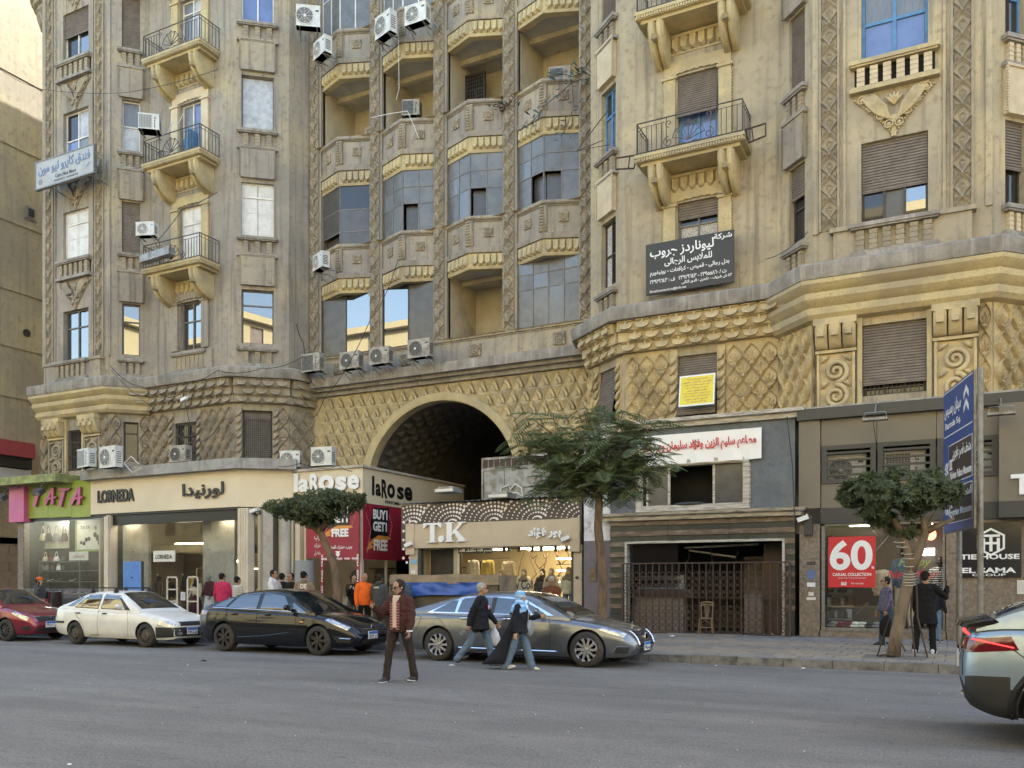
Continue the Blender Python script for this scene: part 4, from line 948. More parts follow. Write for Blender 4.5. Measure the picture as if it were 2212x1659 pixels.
# ---- handbag and shoe shop
V=25.4
S=thing('handbag_shop','green fronted bag and shoe shop with pink TATA letters at the corner','shopfront',T(-36,V,PZ)); ABS.add(S.name)
obj('roof_slab',MB().box(-40.5,-34.15,24.55,26.4,5.98,6.32),'green_slab',S)
for a,b in ((56.7,103.2),(103.8,153.1),(153.7,195.2)): obj('fascia_panel',bx(a,1039,b,1116 if a>100 else 1118,V,.1),'green_panel',S)
u0,u1,z0,z1=PR(19,1050,51,1127,V-.22); obj('light_box',MB().box(u0,u1,V-.22,V+.1,z0,z1),'pink',S)
for x0,x1,k in ((400,540,'T'),(530,665,'A'),(690,835,'T'),(825,970,'A')):
    u0,u1,z0,z1=PR(x0*.189,995+(312 if k=='A' else 325)*.189,x1*.189,995+(505 if k=='A' else 522)*.189,V); w,h=u1-u0,z1-z0
    P=[[(0,h),(.06*w,.86*h),(w*.8,.88*h),(w,h),(.75*w,.97*h)],[(.32*w,.88*h),(.58*w,.88*h),(.25*w,0),(.04*w,.03*h)]] if k=='T' else [[(.02*w,0),(.20*w,.02*h),(.82*w,h),(.60*w,.96*h)],[(.62*w,.9*h),(.82*w,h),(.80*w,.02*h),(.60*w,0)],[(.05*w,.38*h),(.1*w,.26*h),(w,.36*h),(w,.46*h)]]
    m1=MB(); m2=MB()
    for i,p in enumerate(P): m1.prism(p[::-1],-.13-.002*i,-.115); m2.prism([(x+.02*i*0,z) for x,z in p[::-1]],-.115,.0)
    o=obj('letter',m1,'pinkdark' if 0 else 'pink',S,T(u0,V,z0)); obj('letter_return',m2,'brownside',o)
u0,u1,z0,z1=PR(50,1118,222,1290,V); ZT=z1
obj('pillar',bx(38,1128,50,1330,V,.3),'granite',S); obj('pillar',bx(224,1116,233,1330,V-.06,.4),'cream_metal',S)
obj('stall_riser',MB().box(u0,u1+.2,V,V+.2,PZ,.55),'granite',S); obj('head_beam',MB().box(u0-.3,u1+.1,V+.08,V+.3,4.38,4.7),'black',S)
glazed(S,u0,u1,V+.02,.55,4.4,3)
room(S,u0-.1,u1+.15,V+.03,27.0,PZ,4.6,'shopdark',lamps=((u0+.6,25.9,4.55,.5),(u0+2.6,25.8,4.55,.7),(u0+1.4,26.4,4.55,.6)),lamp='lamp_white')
VB=26.5
obj('back_panel',bx(85,1123,148,1184,VB,.04),'offwhite',S); obj('green_frame',bx(162,1120,226,1190,VB-.1,.06),'green_panel',S); PB=obj('poster',bx(166,1122,223,1186,VB-.12,.02),'offwhite',S)
front_letters(PB,'TATA',174,1136,193,1143,VB-.125,'greywood',.002,.02,shear=.3)
for (x,y,r,m) in ((175,1172,4,'pinkdark'),(181,1174,5,'leather_wine'),(186,1166,5,'leather_brown'),(192,1164,5,'pinkdark'),(206,1140,4,'leather_tan'),(205,1155,6,'leather_black'),(211,1162,7,'pink'),(214,1172,5,'leather_wine')):
    c=at(x,y,VB-.123); obj('printed_picture',MB().lathe([(r/1900*39,0)],9,Matrix.Translation(c)@Matrix.Rotation(R(90),4,'X')),m,PB)
for z in (.62,1.2,1.72,2.2,2.62): obj('shelf',MB().box(u0+.25,u1-.75,VB-.5,VB,z-.025,z),'steel',S)
obj('shelf_frame',MB().box(u0+.2,u0+.24,VB-.5,VB,PZ,2.7).box(u0+2.95,u0+2.99,VB-.5,VB,PZ,2.7).box(u1-.75,u1-.71,VB-.5,VB,PZ,2.7),'steel',S)
o=tag(obj('window_sign',bx(149,1192,190,1210,V+.15,.04),'offwhite'),'white shop card with pink script hanging among the shoe shelves','sign'); front_letters(o,'تخفيضات',157,1197,184,1206,V+.149,'pinkdark',.002,.02,True)
def handbag(c,w,h,m,label,hang=1,group='handbags shown in the shop window'):
    t=thing('handbag',label,'handbag',Matrix.Translation(c),group)
    b=MB(); vs=[]; 
    for z,k,d in ((0,.8,.55),(.06,1,1),(.5,.96,.9),(.9,.72,.5),(1,.6,.3)):
        for i in range(12):
            q=2*PI*i/12; vs.append((w/2*k*math.copysign(abs(math.cos(q))**.6,math.cos(q)),w*.22*d*math.copysign(abs(math.sin(q))**.6,math.sin(q)),z*h))
    b.add(vs,[(j*12+i,j*12+(i+1)%12,(j+1)*12+(i+1)%12,(j+1)*12+i) for j in range(4) for i in range(12)]+[tuple(range(11,-1,-1)),tuple(range(48,60))])
    obj('bag_body',b,m,t,smooth=45)
    hh=h*hang
    obj('handle',MB().tube([(-w*.30,0,h*.9),(-w*.22,-.01,h+hh*.5),(-w*.06,-.01,h+hh*.95),(w*.06,-.01,h+hh*.95),(w*.22,-.01,h+hh*.5),(w*.30,0,h*.9)],.014,5),m,t)
    return t
for x,m,d in ((93,'leather_cream','cream slouchy'),(105,'leather_black','plain black'),(122,'leather_grey','dark patterned'),(139,'leather_brown','brown leather')):
    c=at(x,1169,VB-.2); handbag(c,.40,.36,m,d+' handbag hanging on the white panel in the bag shop window',1.0)
for i,(x,m,d) in enumerate(((66,'leather_grey','silver grey'),(76,'leather_tan','olive tan'),(87,'leather_black','small black'),(98,'leather_cream','ivory'),(110,'leather_wine','wine red'),(122,'white','white'),(137,'leather_black','broad glossy black'))):
    c=at(x,1200,VB-.25); c.z=2.64; handbag(c,.34 if i<6 else .44,.22,m,d+' handbag with raised handle on the top window shelf',1.0)
for i,(x,m,d) in enumerate(((71,'leather_cream','pale yellow'),(80,'leather_black','black rounded'),(91,'leather_grey','light grey'),(101,'leather_grey','blue grey'),(113,'leather_brown','dark taupe'),(127,'white','white box'),(137,'leather_black','black knotted'))):
    c=at(x,1214,VB-.3); c.z=2.225; handbag(c,.30,.24,m,d+' handbag on the second shelf of the window display',.45)
def shoe_mesh(l=.27):
    b=MB()
    def fn(i,j):
        t=2*PI*i; x=(j-.5)*l; w=.042*(1-.5*abs(j-.35)**2*2); hh=.05+.06*max(0,1-j*2.2)
        return (x,w*math.cos(t),max(.0,hh*(.5+.5*math.sin(t))))
    b.grid(fn,8,6); b.box(-l/2,-l/2+.06,-.03,.03,-.0,.05); return b
SH={}
k=0
cols=('leather_black','leather_brown','leather_wine','leather_tan','leather_black','white')
for z in (1.74,1.22,.64):
    for i in range(13):
        m=cols[(i*5+int(z*7))%6]; x=u0+.45+i*.255
        if x>u1-.8: break
        if m not in SH: SH[m]=shoe_mesh().mesh('shoe',m,40)
        o=bpy.data.objects.new('shoe',SH[m]); link(o,None,T(x,VB-.28,z,R(-100+random.uniform(-15,15)))); k+=1
        tag(o,{'leather_black':'black','leather_brown':'brown','leather_wine':'wine red','leather_tan':'tan','white':'white'}[m]+' shoe on the '+{1.74:'upper',1.22:'middle',.64:'lowest'}[z]+' shoe shelf in the bag shop window','shoe','shoes on the window shelves')
# gooseneck lamps over the fascia
for x,y,n in ((4,1075,'at the far corner'),(84,1062,'above the first pink letter')):
    c=at(x,y,V-1.1); t=thing('spotlight','black floodlight on a curled bracket over the green shop sign, '+n,'lamp',Matrix.Translation(c),'floodlights over the shop signs')
    obj('lamp_head',MB().box(-.26,.26,-.16,.12,-.10,.10,M=Matrix.Rotation(R(38),4,'X')),'charcoal',t); obj('lamp_glass',MB().box(-.22,.22,-.175,-.162,-.08,.08,M=Matrix.Rotation(R(38),4,'X')),'tin',t)
    obj('bracket',MB().tube([(0,.05,.1),(.05,.12,.32),(.18,.4,.55),(.35,.7,.72),(.45,1.05,.74)],.022,6).tube([(.3,.6,.68),(.36,.6,.5),(.27,.6,.45),(.24,.6,.55)],.012,5),'charcoal',t)
# ---- clothing shop
u0=U(195.5,V); u1=U(515,V); RA=R(35); 
S=thing('clothing_shop','cream fronted clothes shop with black LORNEDA letters and a tall glass front','shopfront',T(-29,V,PZ)); ABS.add(S.name)
L2=2.05; du,dv=L2*math.cos(RA),L2*math.sin(RA); E=(u1+du,V+dv); FR=Facet(u1,V,*E)
b=MB().sweep([(u0,V),(u1,V),E],[(0,4.58),(0,6.02),(-.25,6.02),(-.25,4.58)]); obj('fascia',b,'cream_panel',S)
obj('roof_slab',MB().sweep([(u0-.25,V),(u1,V),(E[0]+.1,E[1]+.1)],[(.32,6.02),(.32,6.42),(-1.7,6.42),(-1.7,6.02)]),'concrete',S)
o=front_letters(S,'LORNEDA',212,1060,290,1082,V,'black',.05,.035); front_letters(S,'LORNEDA',213.5,1061,291.5,1083,V,'brownside',.012,.035)
front_letters(S,'لورنيدا',396,1047,486,1076,V,'white',.03,.03,True); front_letters(S,'لورنيدا',395,1046,485,1075,V-.03,'black',.05,.03,True)
ZL=4.42
obj('soffit',MB().sweep([(u0,V),(u1,V),E],[(-.06,4.5),(-.06,4.58),(-1.0,4.58),(-1.0,4.5)]),'charcoal',S)
obj('shutter_box',MB().box(U(236,V),U(509,V),V+.15,V+.4,4.1,4.5),'black',S)
for a,b_ in ((228,237),(512,534)):
    m=MB(); uu0,uu1=U(a,V),U(b_,V); m.box(uu0,uu1,V+.03,V+.38,PZ,4.52)
    for q in (.25,.5,.75): m.box(uu0+(uu1-uu0)*q-.02,uu0+(uu1-uu0)*q+.02,V+.005,V+.03,PZ,4.52)
    obj('pillar',m,'cream_metal',S)
g0,g1=U(238,V+.3),U(508,V+.3)
glazed(S,g0,g1,V+.3,PZ+.1,4.12,5,clips=True)
obj('stone_panel',MB().box(U(240,V+.8),U(320,V+.8),V+.8,V+.95,PZ,4.5),'marble',S); obj('stone_panel',MB().box(U(438,V+.8),U(506,V+.8),V+.8,V+.95,PZ,4.5),'marble',S)
room(S,u0+.1,u1+.6,V+.4,30.4,PZ,4.5,'shopwall',lamps=((g0+.8,V+.6,4.2,.8),(g0+2.3,V+2.5,3.4,1.6),(g1-.8,V+.6,4.2,.8),(g0+3.3,V+3.0,3.4,1.4),(g1-.3,V+3,4.2,.6)))
obj('mezzanine_floor',MB().box(U(325,V+2),U(436,V+2),V+1.9,30.3,2.95,3.3),'shopwall',S)
obj('clothes_rail',MB().tube([(g0+2.6,V+2.6,2.3),(g0+5.2,V+2.6,2.3)],.02,6).tube([(g0+2.6,V+2.6,PZ),(g0+2.6,V+2.6,2.3)],.02,6).tube([(g0+5.2,V+2.6,PZ),(g0+5.2,V+2.6,2.3)],.02,6),'cream_metal',S)
obj('lit_shelf',MB().box(g0+3.0,g0+5.3,V+3.4,V+3.5,2.55,2.66),'lamp_warm',S)
# angled return with display windows and stone columns
obj('pillar',MB().box(.9,1.28,.0,.35,PZ,4.5),'marble',S,FR.m()); obj('pillar',MB().lathe([(.26,PZ),(.26,4.5)],14,FR.m(1.72,.22)),'marble',S,None,40)
obj('glass_pane',MB().quad((.22,.12,PZ+.1),(.9,.12,PZ+.1),(.9,.12,4.4),(.22,.12,4.4)),'shopglass',S,FR.m()); obj('display_back',MB().box(.1,1.4,.9,.95,PZ,4.5),'shopdark',S,FR.m()); obj('lit_shelf',MB().box(.2,.95,.5,.54,2.18,2.22),'lamp_warm',S,FR.m()); obj('display_shelf',MB().box(.2,.95,.4,.9,2.22,2.8),'shopwall',S,FR.m())
for k in (.55,.80): 
    obj('spot_lamp',MB().lathe([(.05,0),(.05,.16)],8,FR.m(k,-.05,4.28)),'black',S)
t=tag(obj('hanging_sign',bx(331,1190,377,1213,V+.22,.05),'offwhite'),'small white LORNEDA box sign hanging in the clothes shop window','sign'); front_letters(t,'LORNEDA',336,1198,372,1207,V+.219,'black',.003,.03)
t=tag(obj('paper_notice',bx(390,1279,400,1297,V+.26,.01),'white'),'white paper notice stuck on the clothes shop glass','sign'); 
for i in range(6): front_letters(t,'----------',391.5,1282+i*2.2,398.5,1282.5+i*2.2,V+.259,'greywood',.001)
# blue corrugated board
c=at(285,1330,24.2); c.z=PZ; t=thing('blue_board','blue corrugated metal sheet stood upright in front of the clothes shop','board',Matrix.Translation(c))
b=MB(); n=13; w=U(304,24.2)-U(266,24.2); hh=at(285,1213,24.2).z-PZ
for i in range(n): x=-w/2+w*i/n; b.add([(x,0,0),(x+w/n*.4,-.02,0),(x+w/n*.6,-.02,0),(x+w/n,0,0),(x,0,hh),(x+w/n*.4,-.02,hh),(x+w/n*.6,-.02,hh),(x+w/n,0,hh)],((0,1,5,4),(1,2,6,5),(2,3,7,6)))
obj('sheet',b,'bluepaint',t); obj('frame',MB().box(-w/2,w/2,.0,.05,0,.06).box(-w/2,w/2,.0,.05,hh-.06,hh).box(w/2-.01,w/2+.07,-.0,.08,0,hh),'charcoal',t); obj('handle',MB().box(-.05,.05,-.04,-.015,hh*.72,hh*.74),'black',t)
# security gates at the door
for x0,x1,n in ((361,372,'left'),(405,418,'right')):
    a=at(x0,1262,V-.35); a.z=PZ; h=1.72; t=thing('security_gate','tubular beige anti-theft gate at the '+n+' side of the clothes shop door','gate',Matrix.Translation(a),'anti-theft gates')
    obj('hoop',MB().tube([(0,0,0),(0,0,h-.1),(.04,0,h),(.5,0,h),(.55,0,h-.1),(.55,0,0)],.035,6),'cream_metal',t); obj('rail',MB().tube([(0,0,h*.45),(.55,0,h*.45)],.03,6).tube([(0,0,h*.72),(.55,0,h*.72)],.03,6),'cream_metal',t)
# ---- perfume shop
V2=E[1]; pu0=E[0]; pu1=U(783,V2)
S=thing('perfume_shop','cream and red perfume shop with laROSE letters beside the arch','shopfront',T(-21,V2,PZ)); ABS.add(S.name)
FRR=Facet(pu1,V2,pu1,V2+7.5)
obj('fascia',MB().sweep([(pu0,V2),(pu1,V2),(pu1,V2+7.5)],[(0,4.62),(0,5.93),(-.2,5.93),(-.2,4.62)]),'cream_panel',S); obj('coping',MB().sweep([(pu0,V2),(pu1,V2),(pu1,V2+7.5)],[(.08,5.93),(.08,6.02),(-.4,6.02),(-.4,5.93)]),'trim_white',S)
obj('roof',MB().add([(pu0,V2,5.9),(pu1,V2,5.9),(pu1,V2+7.5,5.9),(-22,V2+7.5,5.9),(pu0-1.5,V2+2,5.9)],((0,1,2,3,4),)),'concrete',S); obj('ceiling',MB().add([(pu0,V2+.02,4.62),(pu1-.02,V2+.02,4.62),(pu1-.02,V2+7.4,4.62),(-22,V2+7.5,4.62),(pu0-1,V2+2,4.62)],((0,1,2,3,4),)),'shopdark',S)
x=636
for s,xa,xb,ya,yb in (('l',636,645,1024,1063),('a',646,668,1036,1062),('R',671,690,1024,1062),('O',690,722,1028,1060),('S',726,749,1030,1059),('E',752,776,1027,1056)):
    sc={'R':'R','O':'o','S':'s','E':'e'}.get(s,s)
    front_letters(S,sc,xa+1.5,ya+1,xb+1.5,yb+1,V2,'brownside',.03,.04,name='letter_return'); front_letters(S,sc,xa,ya,xb,yb,V2-.03,'white',.05,.04)
def on(F,s,x0,x1,z0,z1,m,depth=.004,bold=0,ar=False,root=None,y=-.004,name='lettering'): return letters(s,(x0+x1)/2,(z0+z1)/2,z1-z0,root or S,F.m(),m,depth,bold,x1-x0,y,name,ar)
def sx(xpix,F=FRR): return at2(xpix,F)
def at2(xp,F):      # distance along a facet met by the view ray through pixel column xp
    d=ray(xp,1262); (a,b),(c,e)=F.p; ux,uy=(c-a)/F.L,(e-b)/F.L
    return (a*d[1]-b*d[0])/(uy*d[0]-ux*d[1])
xx=[at2(q,FRR) for q in (803,808,822,826,836,850,862,874,890)]
for s,i,j,za,zb in (('l',0,1,4.95,5.68),('a',1.2,2,4.95,5.42),('R',2.4,4,4.90,5.62),('o',4,5.2,4.95,5.50),('s',5.6,6.8,4.95,5.45),('e',6.9,8,4.95,5.50)):
    f=lambda q: xx[int(q)]+(xx[min(8,int(q)+1)]-xx[int(q)])*(q-int(q))
    on(FRR,s,f(i),f(j),za,zb,'black',.01,.035)
on(FRR,'PERFUME',at2(832,FRR),at2(862,FRR),4.70,4.83,'black',.004,.02)
# red promotion banners
bz0,bz1=at(700,1211,V2-.15).z,4.62
def banner(F,x0,x1,z0,z1,y=-.12,txt=True,name='banner'):
    o=obj(name,MB().box(x0,x1,y,y+.05,z0,z1),'red_banner',S,F.m()); w=x1-x0; h=z1-z0
    if txt:
        q=lambda fx,fz:(x0+fx*w,z0+fz*h)
        p=[q(.20,.38),q(.76,.44),q(.80,.98),q(.28,.94),q(.22,.70)]; b=MB(); b.prism(p,y-.006,y); obj('brush_print',b,'black',o,F.m())
        p=[q(.08,.16),q(.30,.22),q(.22,.28),q(.62,.34),q(.86,.40),q(.80,.44),q(.45,.45),q(.30,.38),q(.16,.30)]; b=MB(); b.prism(p,y-.009,y-.006); obj('brush_print',b,'orange_print',o,F.m())
        for s,fa,fb,ga,gb in (('BUY1',.28,.74,.74,.92),('GET1',.28,.72,.52,.70),('FREE',.30,.74,.17,.37)):
            letters(s,x0+(fa+fb)/2*w,z0+(ga+gb)/2*h,(gb-ga)*h,o,F.m(),'white',.003,.045,(fb-fa)*w,y-.012)
        obj('line_print',MB().tube([(x0+.05*w,y-.008,z0+.85*h),(x0+.22*w,y-.008,z0+.55*h),(x0+.10*w,y-.008,z0+.12*h)],.012,4).tube([(x0+.8*w,y-.008,z0+.85*h),(x0+.9*w,y-.008,z0+.65*h),(x0+.82*w,y-.008,z0+.42*h)],.012,4),'pinkline',o,F.m())
    return o
F0=Facet(pu0,V2,pu1,V2)
o=banner(F0,F0.L*.62-.55,F0.L-.02,bz0+.62,4.62,y=-.2)
b1=obj('banner',MB().box(F0.L*.62-.55,F0.L-.02,-.2,-.15,bz0,bz0+.62),'red_banner',S,F0.m())
letters('جرب عطرك المفضل',F0.L*.79-.25,bz0+.48,.16,b1,F0.m(),'white',.003,.02,1.25,-.203,ar=True); b=MB()
for i in range(2): b.prism([(F0.L*.8-.32+.12,bz0+.34-i*.09),(F0.L*.8-.32-.12,bz0+.34-i*.09),(F0.L*.8-.32,bz0+.2-i*.09)][::-1],-.206-.001*i,-.202)
obj('arrow_print',b,'white',b1,F0.m())
letters('FREE   FREE   FREE   FREE   FREE',F0.L*.81-.28,bz0+.06,.07,b1,F0.m(),'white',.003,.03,(F0.L*.38+.4),-.203)
for x in (F0.L*.62-.53,F0.L-.13):
    p=obj('banner_leg',MB().box(x,x+.12,-.2,-.16,PZ,bz0),'red_banner',S,F0.m())
    letters('FREE  FREE  FREE  FREE',0,0,.07,p,F0.m(x+.06,-.203,(PZ+bz0)/2+.3)@Matrix.Rotation(R(-90),4,'Y'),'white',.002,.03,2.2,0)
o=banner(F0,F0.L*.22,F0.L*.62-.55,bz0+.1,4.5,y=-.1,txt=False)
for i,s in enumerate(('جرب','عطرك','المفضل')): letters(s,F0.L*.40,bz0+.85-i*.28,.2,o,F0.m(),'offwhite',.003,.015,.4,-.104,ar=True)
banner(FRR,.04,at2(852,FRR),at(783,1208,V2).z,4.6,y=-.02); o=banner(FRR,at2(852,FRR)+.02,7.3,at(783,1208,V2).z,4.6,y=-.015,txt=False); b=MB()
for i in range(5): b.prism([(at2(870,FRR)-.12,3.1+i*.32),(at2(870,FRR)+.12,3.1+i*.32),(at2(870,FRR),3.35+i*.32)],-.03,-.016)
obj('triangle_print',b,'pinkline',o,FRR.m())
obj('glass_pane',MB().quad((.3,.25,PZ),(F0.L-.05,.25,PZ),(F0.L-.05,.25,bz1),(.3,.25,bz1)),'shopglass',S,F0.m())
for a,b_ in ((.05,1.6),(1.65,3.3),(3.35,7)): obj('glass_pane',MB().quad((a,.1,PZ),(b_,.1,PZ),(b_,.1,4),(a,.1,4)),'shopglass_dark',S,FRR.m())
obj('door_post',MB().box(1.58,1.66,.05,.14,PZ,3.2).box(3.28,3.36,.05,.14,PZ,3.2).box(.0,.1,.02,.2,PZ,4.6),'cream_metal',S,FRR.m())
obj('inner_wall',MB().box(pu0-.4,pu1-.3,V2+2.6,V2+2.7,PZ,4.6).box(pu0-.1,pu0,V2,V2+2.6,PZ,4.6),'shopwall',S)
obj('pillar',MB().box(.12,.34,-.02,.3,PZ,4.6).box(.55,.62,.0,.25,PZ,4.6),'cream_metal',S,F0.m()); obj('advert_column',MB().lathe([(.36,PZ),(.36,bz0+.0)],20,F0.m(.98,-.5)),'leather_grey',S,None,40)
for q in (.3,.6): obj('ceiling_lamp',MB().box(pu0+(pu1-pu0)*q-.3,pu0+(pu1-pu0)*q+.3,V2+1.1,V2+1.25,4.52,4.58),'lamp_warm',S)
obj('display_counter',MB().box(pu0+1.6,pu1-.2,V2+1.0,V2+1.5,PZ,1.1),'cream_metal',S); obj('display_shelf',MB().box(pu0+1.9,pu1-.3,V2+2.3,V2+2.6,1.6,1.65).box(pu0+1.9,pu1-.3,V2+2.3,V2+2.6,2.2,2.25),'wood_old',S)
obj('display_medallion',MB().lathe([(.32,0),(.32,.08),(.24,.1)],8,T((pu0+pu1)/2+.75,V2+.9,1.85)@Matrix.Rotation(R(90),4,'X')),'leather_brown',S)
obj('inner_floor',MB().box(pu0-.4,pu1,V2,V2+7.4,PZ-.05,PZ+.004),'shopfloor',S)
# ---- fashion kiosk in the archway
V=26.2
S=thing('fashion_kiosk','beige shop in the archway with big white T.K letters under a dotted brown board','shopfront',T(-14.4,V,PZ)); ABS.add(S.name)
def kx(x,y): return 866.4+x*.19167,1069+y*.19167
def kr(x0,y0,x1,y1): return (*kx(x0,y0),*kx(x1,y1))
a=at(866,1086,V); c=at(1256,1079,V); u0,u1=a.x,c.x
zt=at(1060,1083,V).z; zf1=at(1060,1127,V).z; zf0=at(1060,1181,V).z
obj('dotted_board',MB().box(u0,u1,V+.02,V+.12,zf1-.3,zt),'brown_panel',S); DB=obj('dotted_board',MB().box(u0,u0+.45,V+.021,V+.12,zf0-.05,zf1-.3),'brown_panel',S)
b=MB(); random.seed(11)
def dot(u,z,r): b.lathe([(r,0),(r,.012)],10,T(u,V+.02-.0004*(len(b.v)%9),z)@Matrix.Rotation(R(90),4,'X'))
mot=[u0+.5+1.62*g for g in range(-1,6)]
for g,cx in enumerate(mot):                         # fan-shaped chains of white dots
    for j in range(7):
        rr=.16+.165*j; n=int(6+rr*13)
        for k in range(n):
            t=R(172-150*k/n); x=cx+rr*1.15*math.cos(t); z=zf1+.0+rr*.80*math.sin(t); r=(.022+.036*k/n)*(1 if j>1 else .75)
            if g+1<len(mot) and math.hypot((x-mot[g+1])/1.15,(z-zf1)/.80)<1.15: continue
            if u0+.05<x<u1-.05 and zf1+.02<z<zt-.03: dot(x,z,r)
for k in range(10): dot(u0+.10+.14*(k%2),zf1+.1-k*.16,.05); 
for k in range(7): dot(u0+.36,zf1+.15-k*.22,.045)
obj('dots',b,'dot_white',S)['kind']='stuff'
fx0,fx1=U(876,V-.12),U(1252,V-.12)
obj('fascia',MB().box(fx0+.35,fx1-.35,V-.1,V,zf0,zf1),'tk_beige',S)
for p,q in ((fx0,fx0+.35),(fx1-.35,fx1)): obj('fascia_end',MB().box(p,q,V-.13,V+.02,zf0-.22,zf1+.02),'tk_beige',S)
def serif(ch,x0,y0,x1,y1,bold=.24):
    p0,p1,q0,q1=PR(*kx(x0,y0),*kx(x1,y1),V-.1); w,h=p1-p0,q1-q0; st=w*bold; sf=.07*h; m=MB(); P=[]
    if ch=='T': P=[[(w/2-st/2,0),(w/2+st/2,0),(w/2+st/2,h),(w/2-st/2,h)],[(w*.22,0),(w*.78,0),(w*.6,sf),(w*.4,sf)],[(0,h*.74),(w*.05,h*.74),(w*.2,h*.90),(w*.8,h*.90),(w*.95,h*.74),(w,h*.74),(w,h),(0,h)]]
    if ch=='K': P=[[(w*.10,0),(w*.10+st,0),(w*.10+st,h),(w*.10,h)],[(0,0),(w*.42,0),(w*.36,sf),(w*.06,sf)],[(0,h-sf*.8),(w*.42,h-sf*.8),(w*.42,h),(0,h)],[(w*.30,h*.36),(w*.38,h*.34),(w*.88,h-sf*.6),(w*.74,h-sf*.6)],[(w*.62,h-sf*.8),(w*.99,h-sf*.8),(w*.99,h),(w*.62,h)],[(w*.40,h*.56),(w*.52,h*.66),(w*.96,sf),(w*.68,sf)],[(w*.58,0),(w,0),(w,sf),(w*.60,sf)]]
    for i,p in enumerate(P): m.prism(p,-.09-.0015*i,.0)
    return obj('letter',m,'white',S,T(p0,V-.1,q0))
serif('T',262,322,465,535); serif('K',503,312,738,525); p=at(*kx(462,497),V-.1); obj('letter',MB().lathe([(.115,0),(.115,.09)],14,Matrix.Translation(p)@Matrix.Rotation(R(90),4,'X')),'white',S)
front_letters(S,'بور فؤاد',*kr(1437,375,1812,485),V-.1,'white',.06,.045,True)
pz1=zf0
for x0,x1 in ((95,187),(1945,2038)): p,q,_,_=PR(*kx(x0,600),*kx(x1,700),V); obj('pillar',MB().box(p,q,V-.02,V+.3,PZ,pz1),'tk_beige',S)
p,q,_,_=PR(*kx(187,600),*kx(1945,700),V); gz=at(*kx(1000,592),V).z
m=MB(); 
for i in range(4): m.box(p,q,V+.05-.02*i,V+.25,gz+(zf0-gz)*i/4+.004,gz+(zf0-gz)*(i+1)/4)
obj('shutter_box',m,'cream_metal',S); obj('shutter_guide',MB().box(p,p+.12,V+.02,V+.2,PZ,gz).box(q-.1,q,V+.02,V+.2,PZ,gz),'charcoal',S)
glazed(S,p+.12,q-.1,V+.12,PZ+.25,gz,1); obj('sill',MB().box(p,q,V-.01,V+.3,PZ,PZ+.25),'granite',S)
room(S,p,q,V+.3,29.0,PZ,gz+.05,'shopwarm',lamps=((p+2.2,V+1.2,gz,1.6),(p+4.2,V+.8,gz,1.2),(q-.8,V+.8,gz,1.0),(q-1.9,V+1.8,gz,1.2)))
obj('dark_partition',MB().box(p+.1,p+1.35,V+.7,V+.8,PZ,gz),'shopdark',S); obj('door_post',MB().box(p+1.35,p+1.5,V+.2,V+.35,PZ,gz),'cream_metal',S)
for x in (1160,1215,1330,1480,1580,1740,1865): c=at(*kx(x,606),V+.4); obj('spot_lamp',MB().lathe([(.06,-.1),(.06,.08)],8,Matrix.Translation(c)),'black',S)
# wavy line ornaments on the back wall
for x,z,s in ((1430,800,1.3),(1580,690,.8),(1500,630,.5),(1720,760,1.3),(1830,640,.8)):
    c=at(*kx(x,z),V+1.0); h=s*.55
    obj('wall_ornament',MB().tube([(c.x-.1*s,V+1.0,c.z-h),(c.x+.25*s,V+1,c.z-h*.4),(c.x+.05*s,V+1,c.z+h*.4),(c.x-.05*s,V+1,c.z+h),(c.x-.2*s,V+1,c.z+h*.3),(c.x-.3*s,V+1,c.z-h*.5),(c.x-.1*s,V+1,c.z-h)],.018,5),'leather_brown',S)
for i in range(5):
    c=at(*kx(1850,720+i*65),V+1.5); obj('display_shelf',MB().box(c.x-.25,c.x+.4,V+1.3,V+1.7,c.z-.02,c.z+.02),'lamp_warm' if i%2==0 else 'wood_old',S)
obj('display_shelf',MB().box(at(*kx(640,810),V+1.5).x,at(*kx(880,810),V+1.5).x,V+1.3,V+1.8,at(*kx(700,812),V+1.5).z-.04,at(*kx(700,812),V+1.5).z),'wood_old',S)
obj('clothes_rail',MB().tube([(at(*kx(980,715),V+2).x,V+2,at(*kx(980,715),V+2).z),(at(*kx(1230,705),V+2).x,V+2,at(*kx(980,715),V+2).z)],.02,5),'steel',S)
t=tag(obj('door_sign',bx(*kr(640,605,1030,655),V+.08,.03),'black'),'black sign with white Arabic blessing over the beige shop door','sign'); front_letters(t,'بسم الله ماشاء الله',*kr(657,612,1018,650),V+.079,'white',.003,.03,True)
letters('New Collect',0,0,.3,S,T((at(*kx(1170,1010),V+.1).x+at(*kx(1600,1010),V+.1).x)/2,V+.1,at(*kx(1400,1012),V+.1).z),'black',.003,.02,at(*kx(1600,1010),V+.1).x-at(*kx(1170,1010),V+.1).x)
t=tag(obj('wall_plate',bx(*kr(107,727,175,778),V-.045,.02),'bluesticker'),'small light blue notice on the left pillar of the beige shop','sign')
for i,y in enumerate((732,748,764)): front_letters(t,'موقع مراقب',*kr(112,y,170,y+10),V-.046,'white',.002,.01,True)
tag(obj('torn_paper',bx(*kr(110,845,158,888),V-.03,.006),'offwhite'),'torn white paper stuck on the left pillar of the beige shop','paper')
c=at(*kx(1980,930),V-.03); obj('doorbell',MB().lathe([(.06,0),(.05,.03),(.02,.04)],10,Matrix.Translation(c)@Matrix.Rotation(R(90),4,'X')),'leather_brown',S)
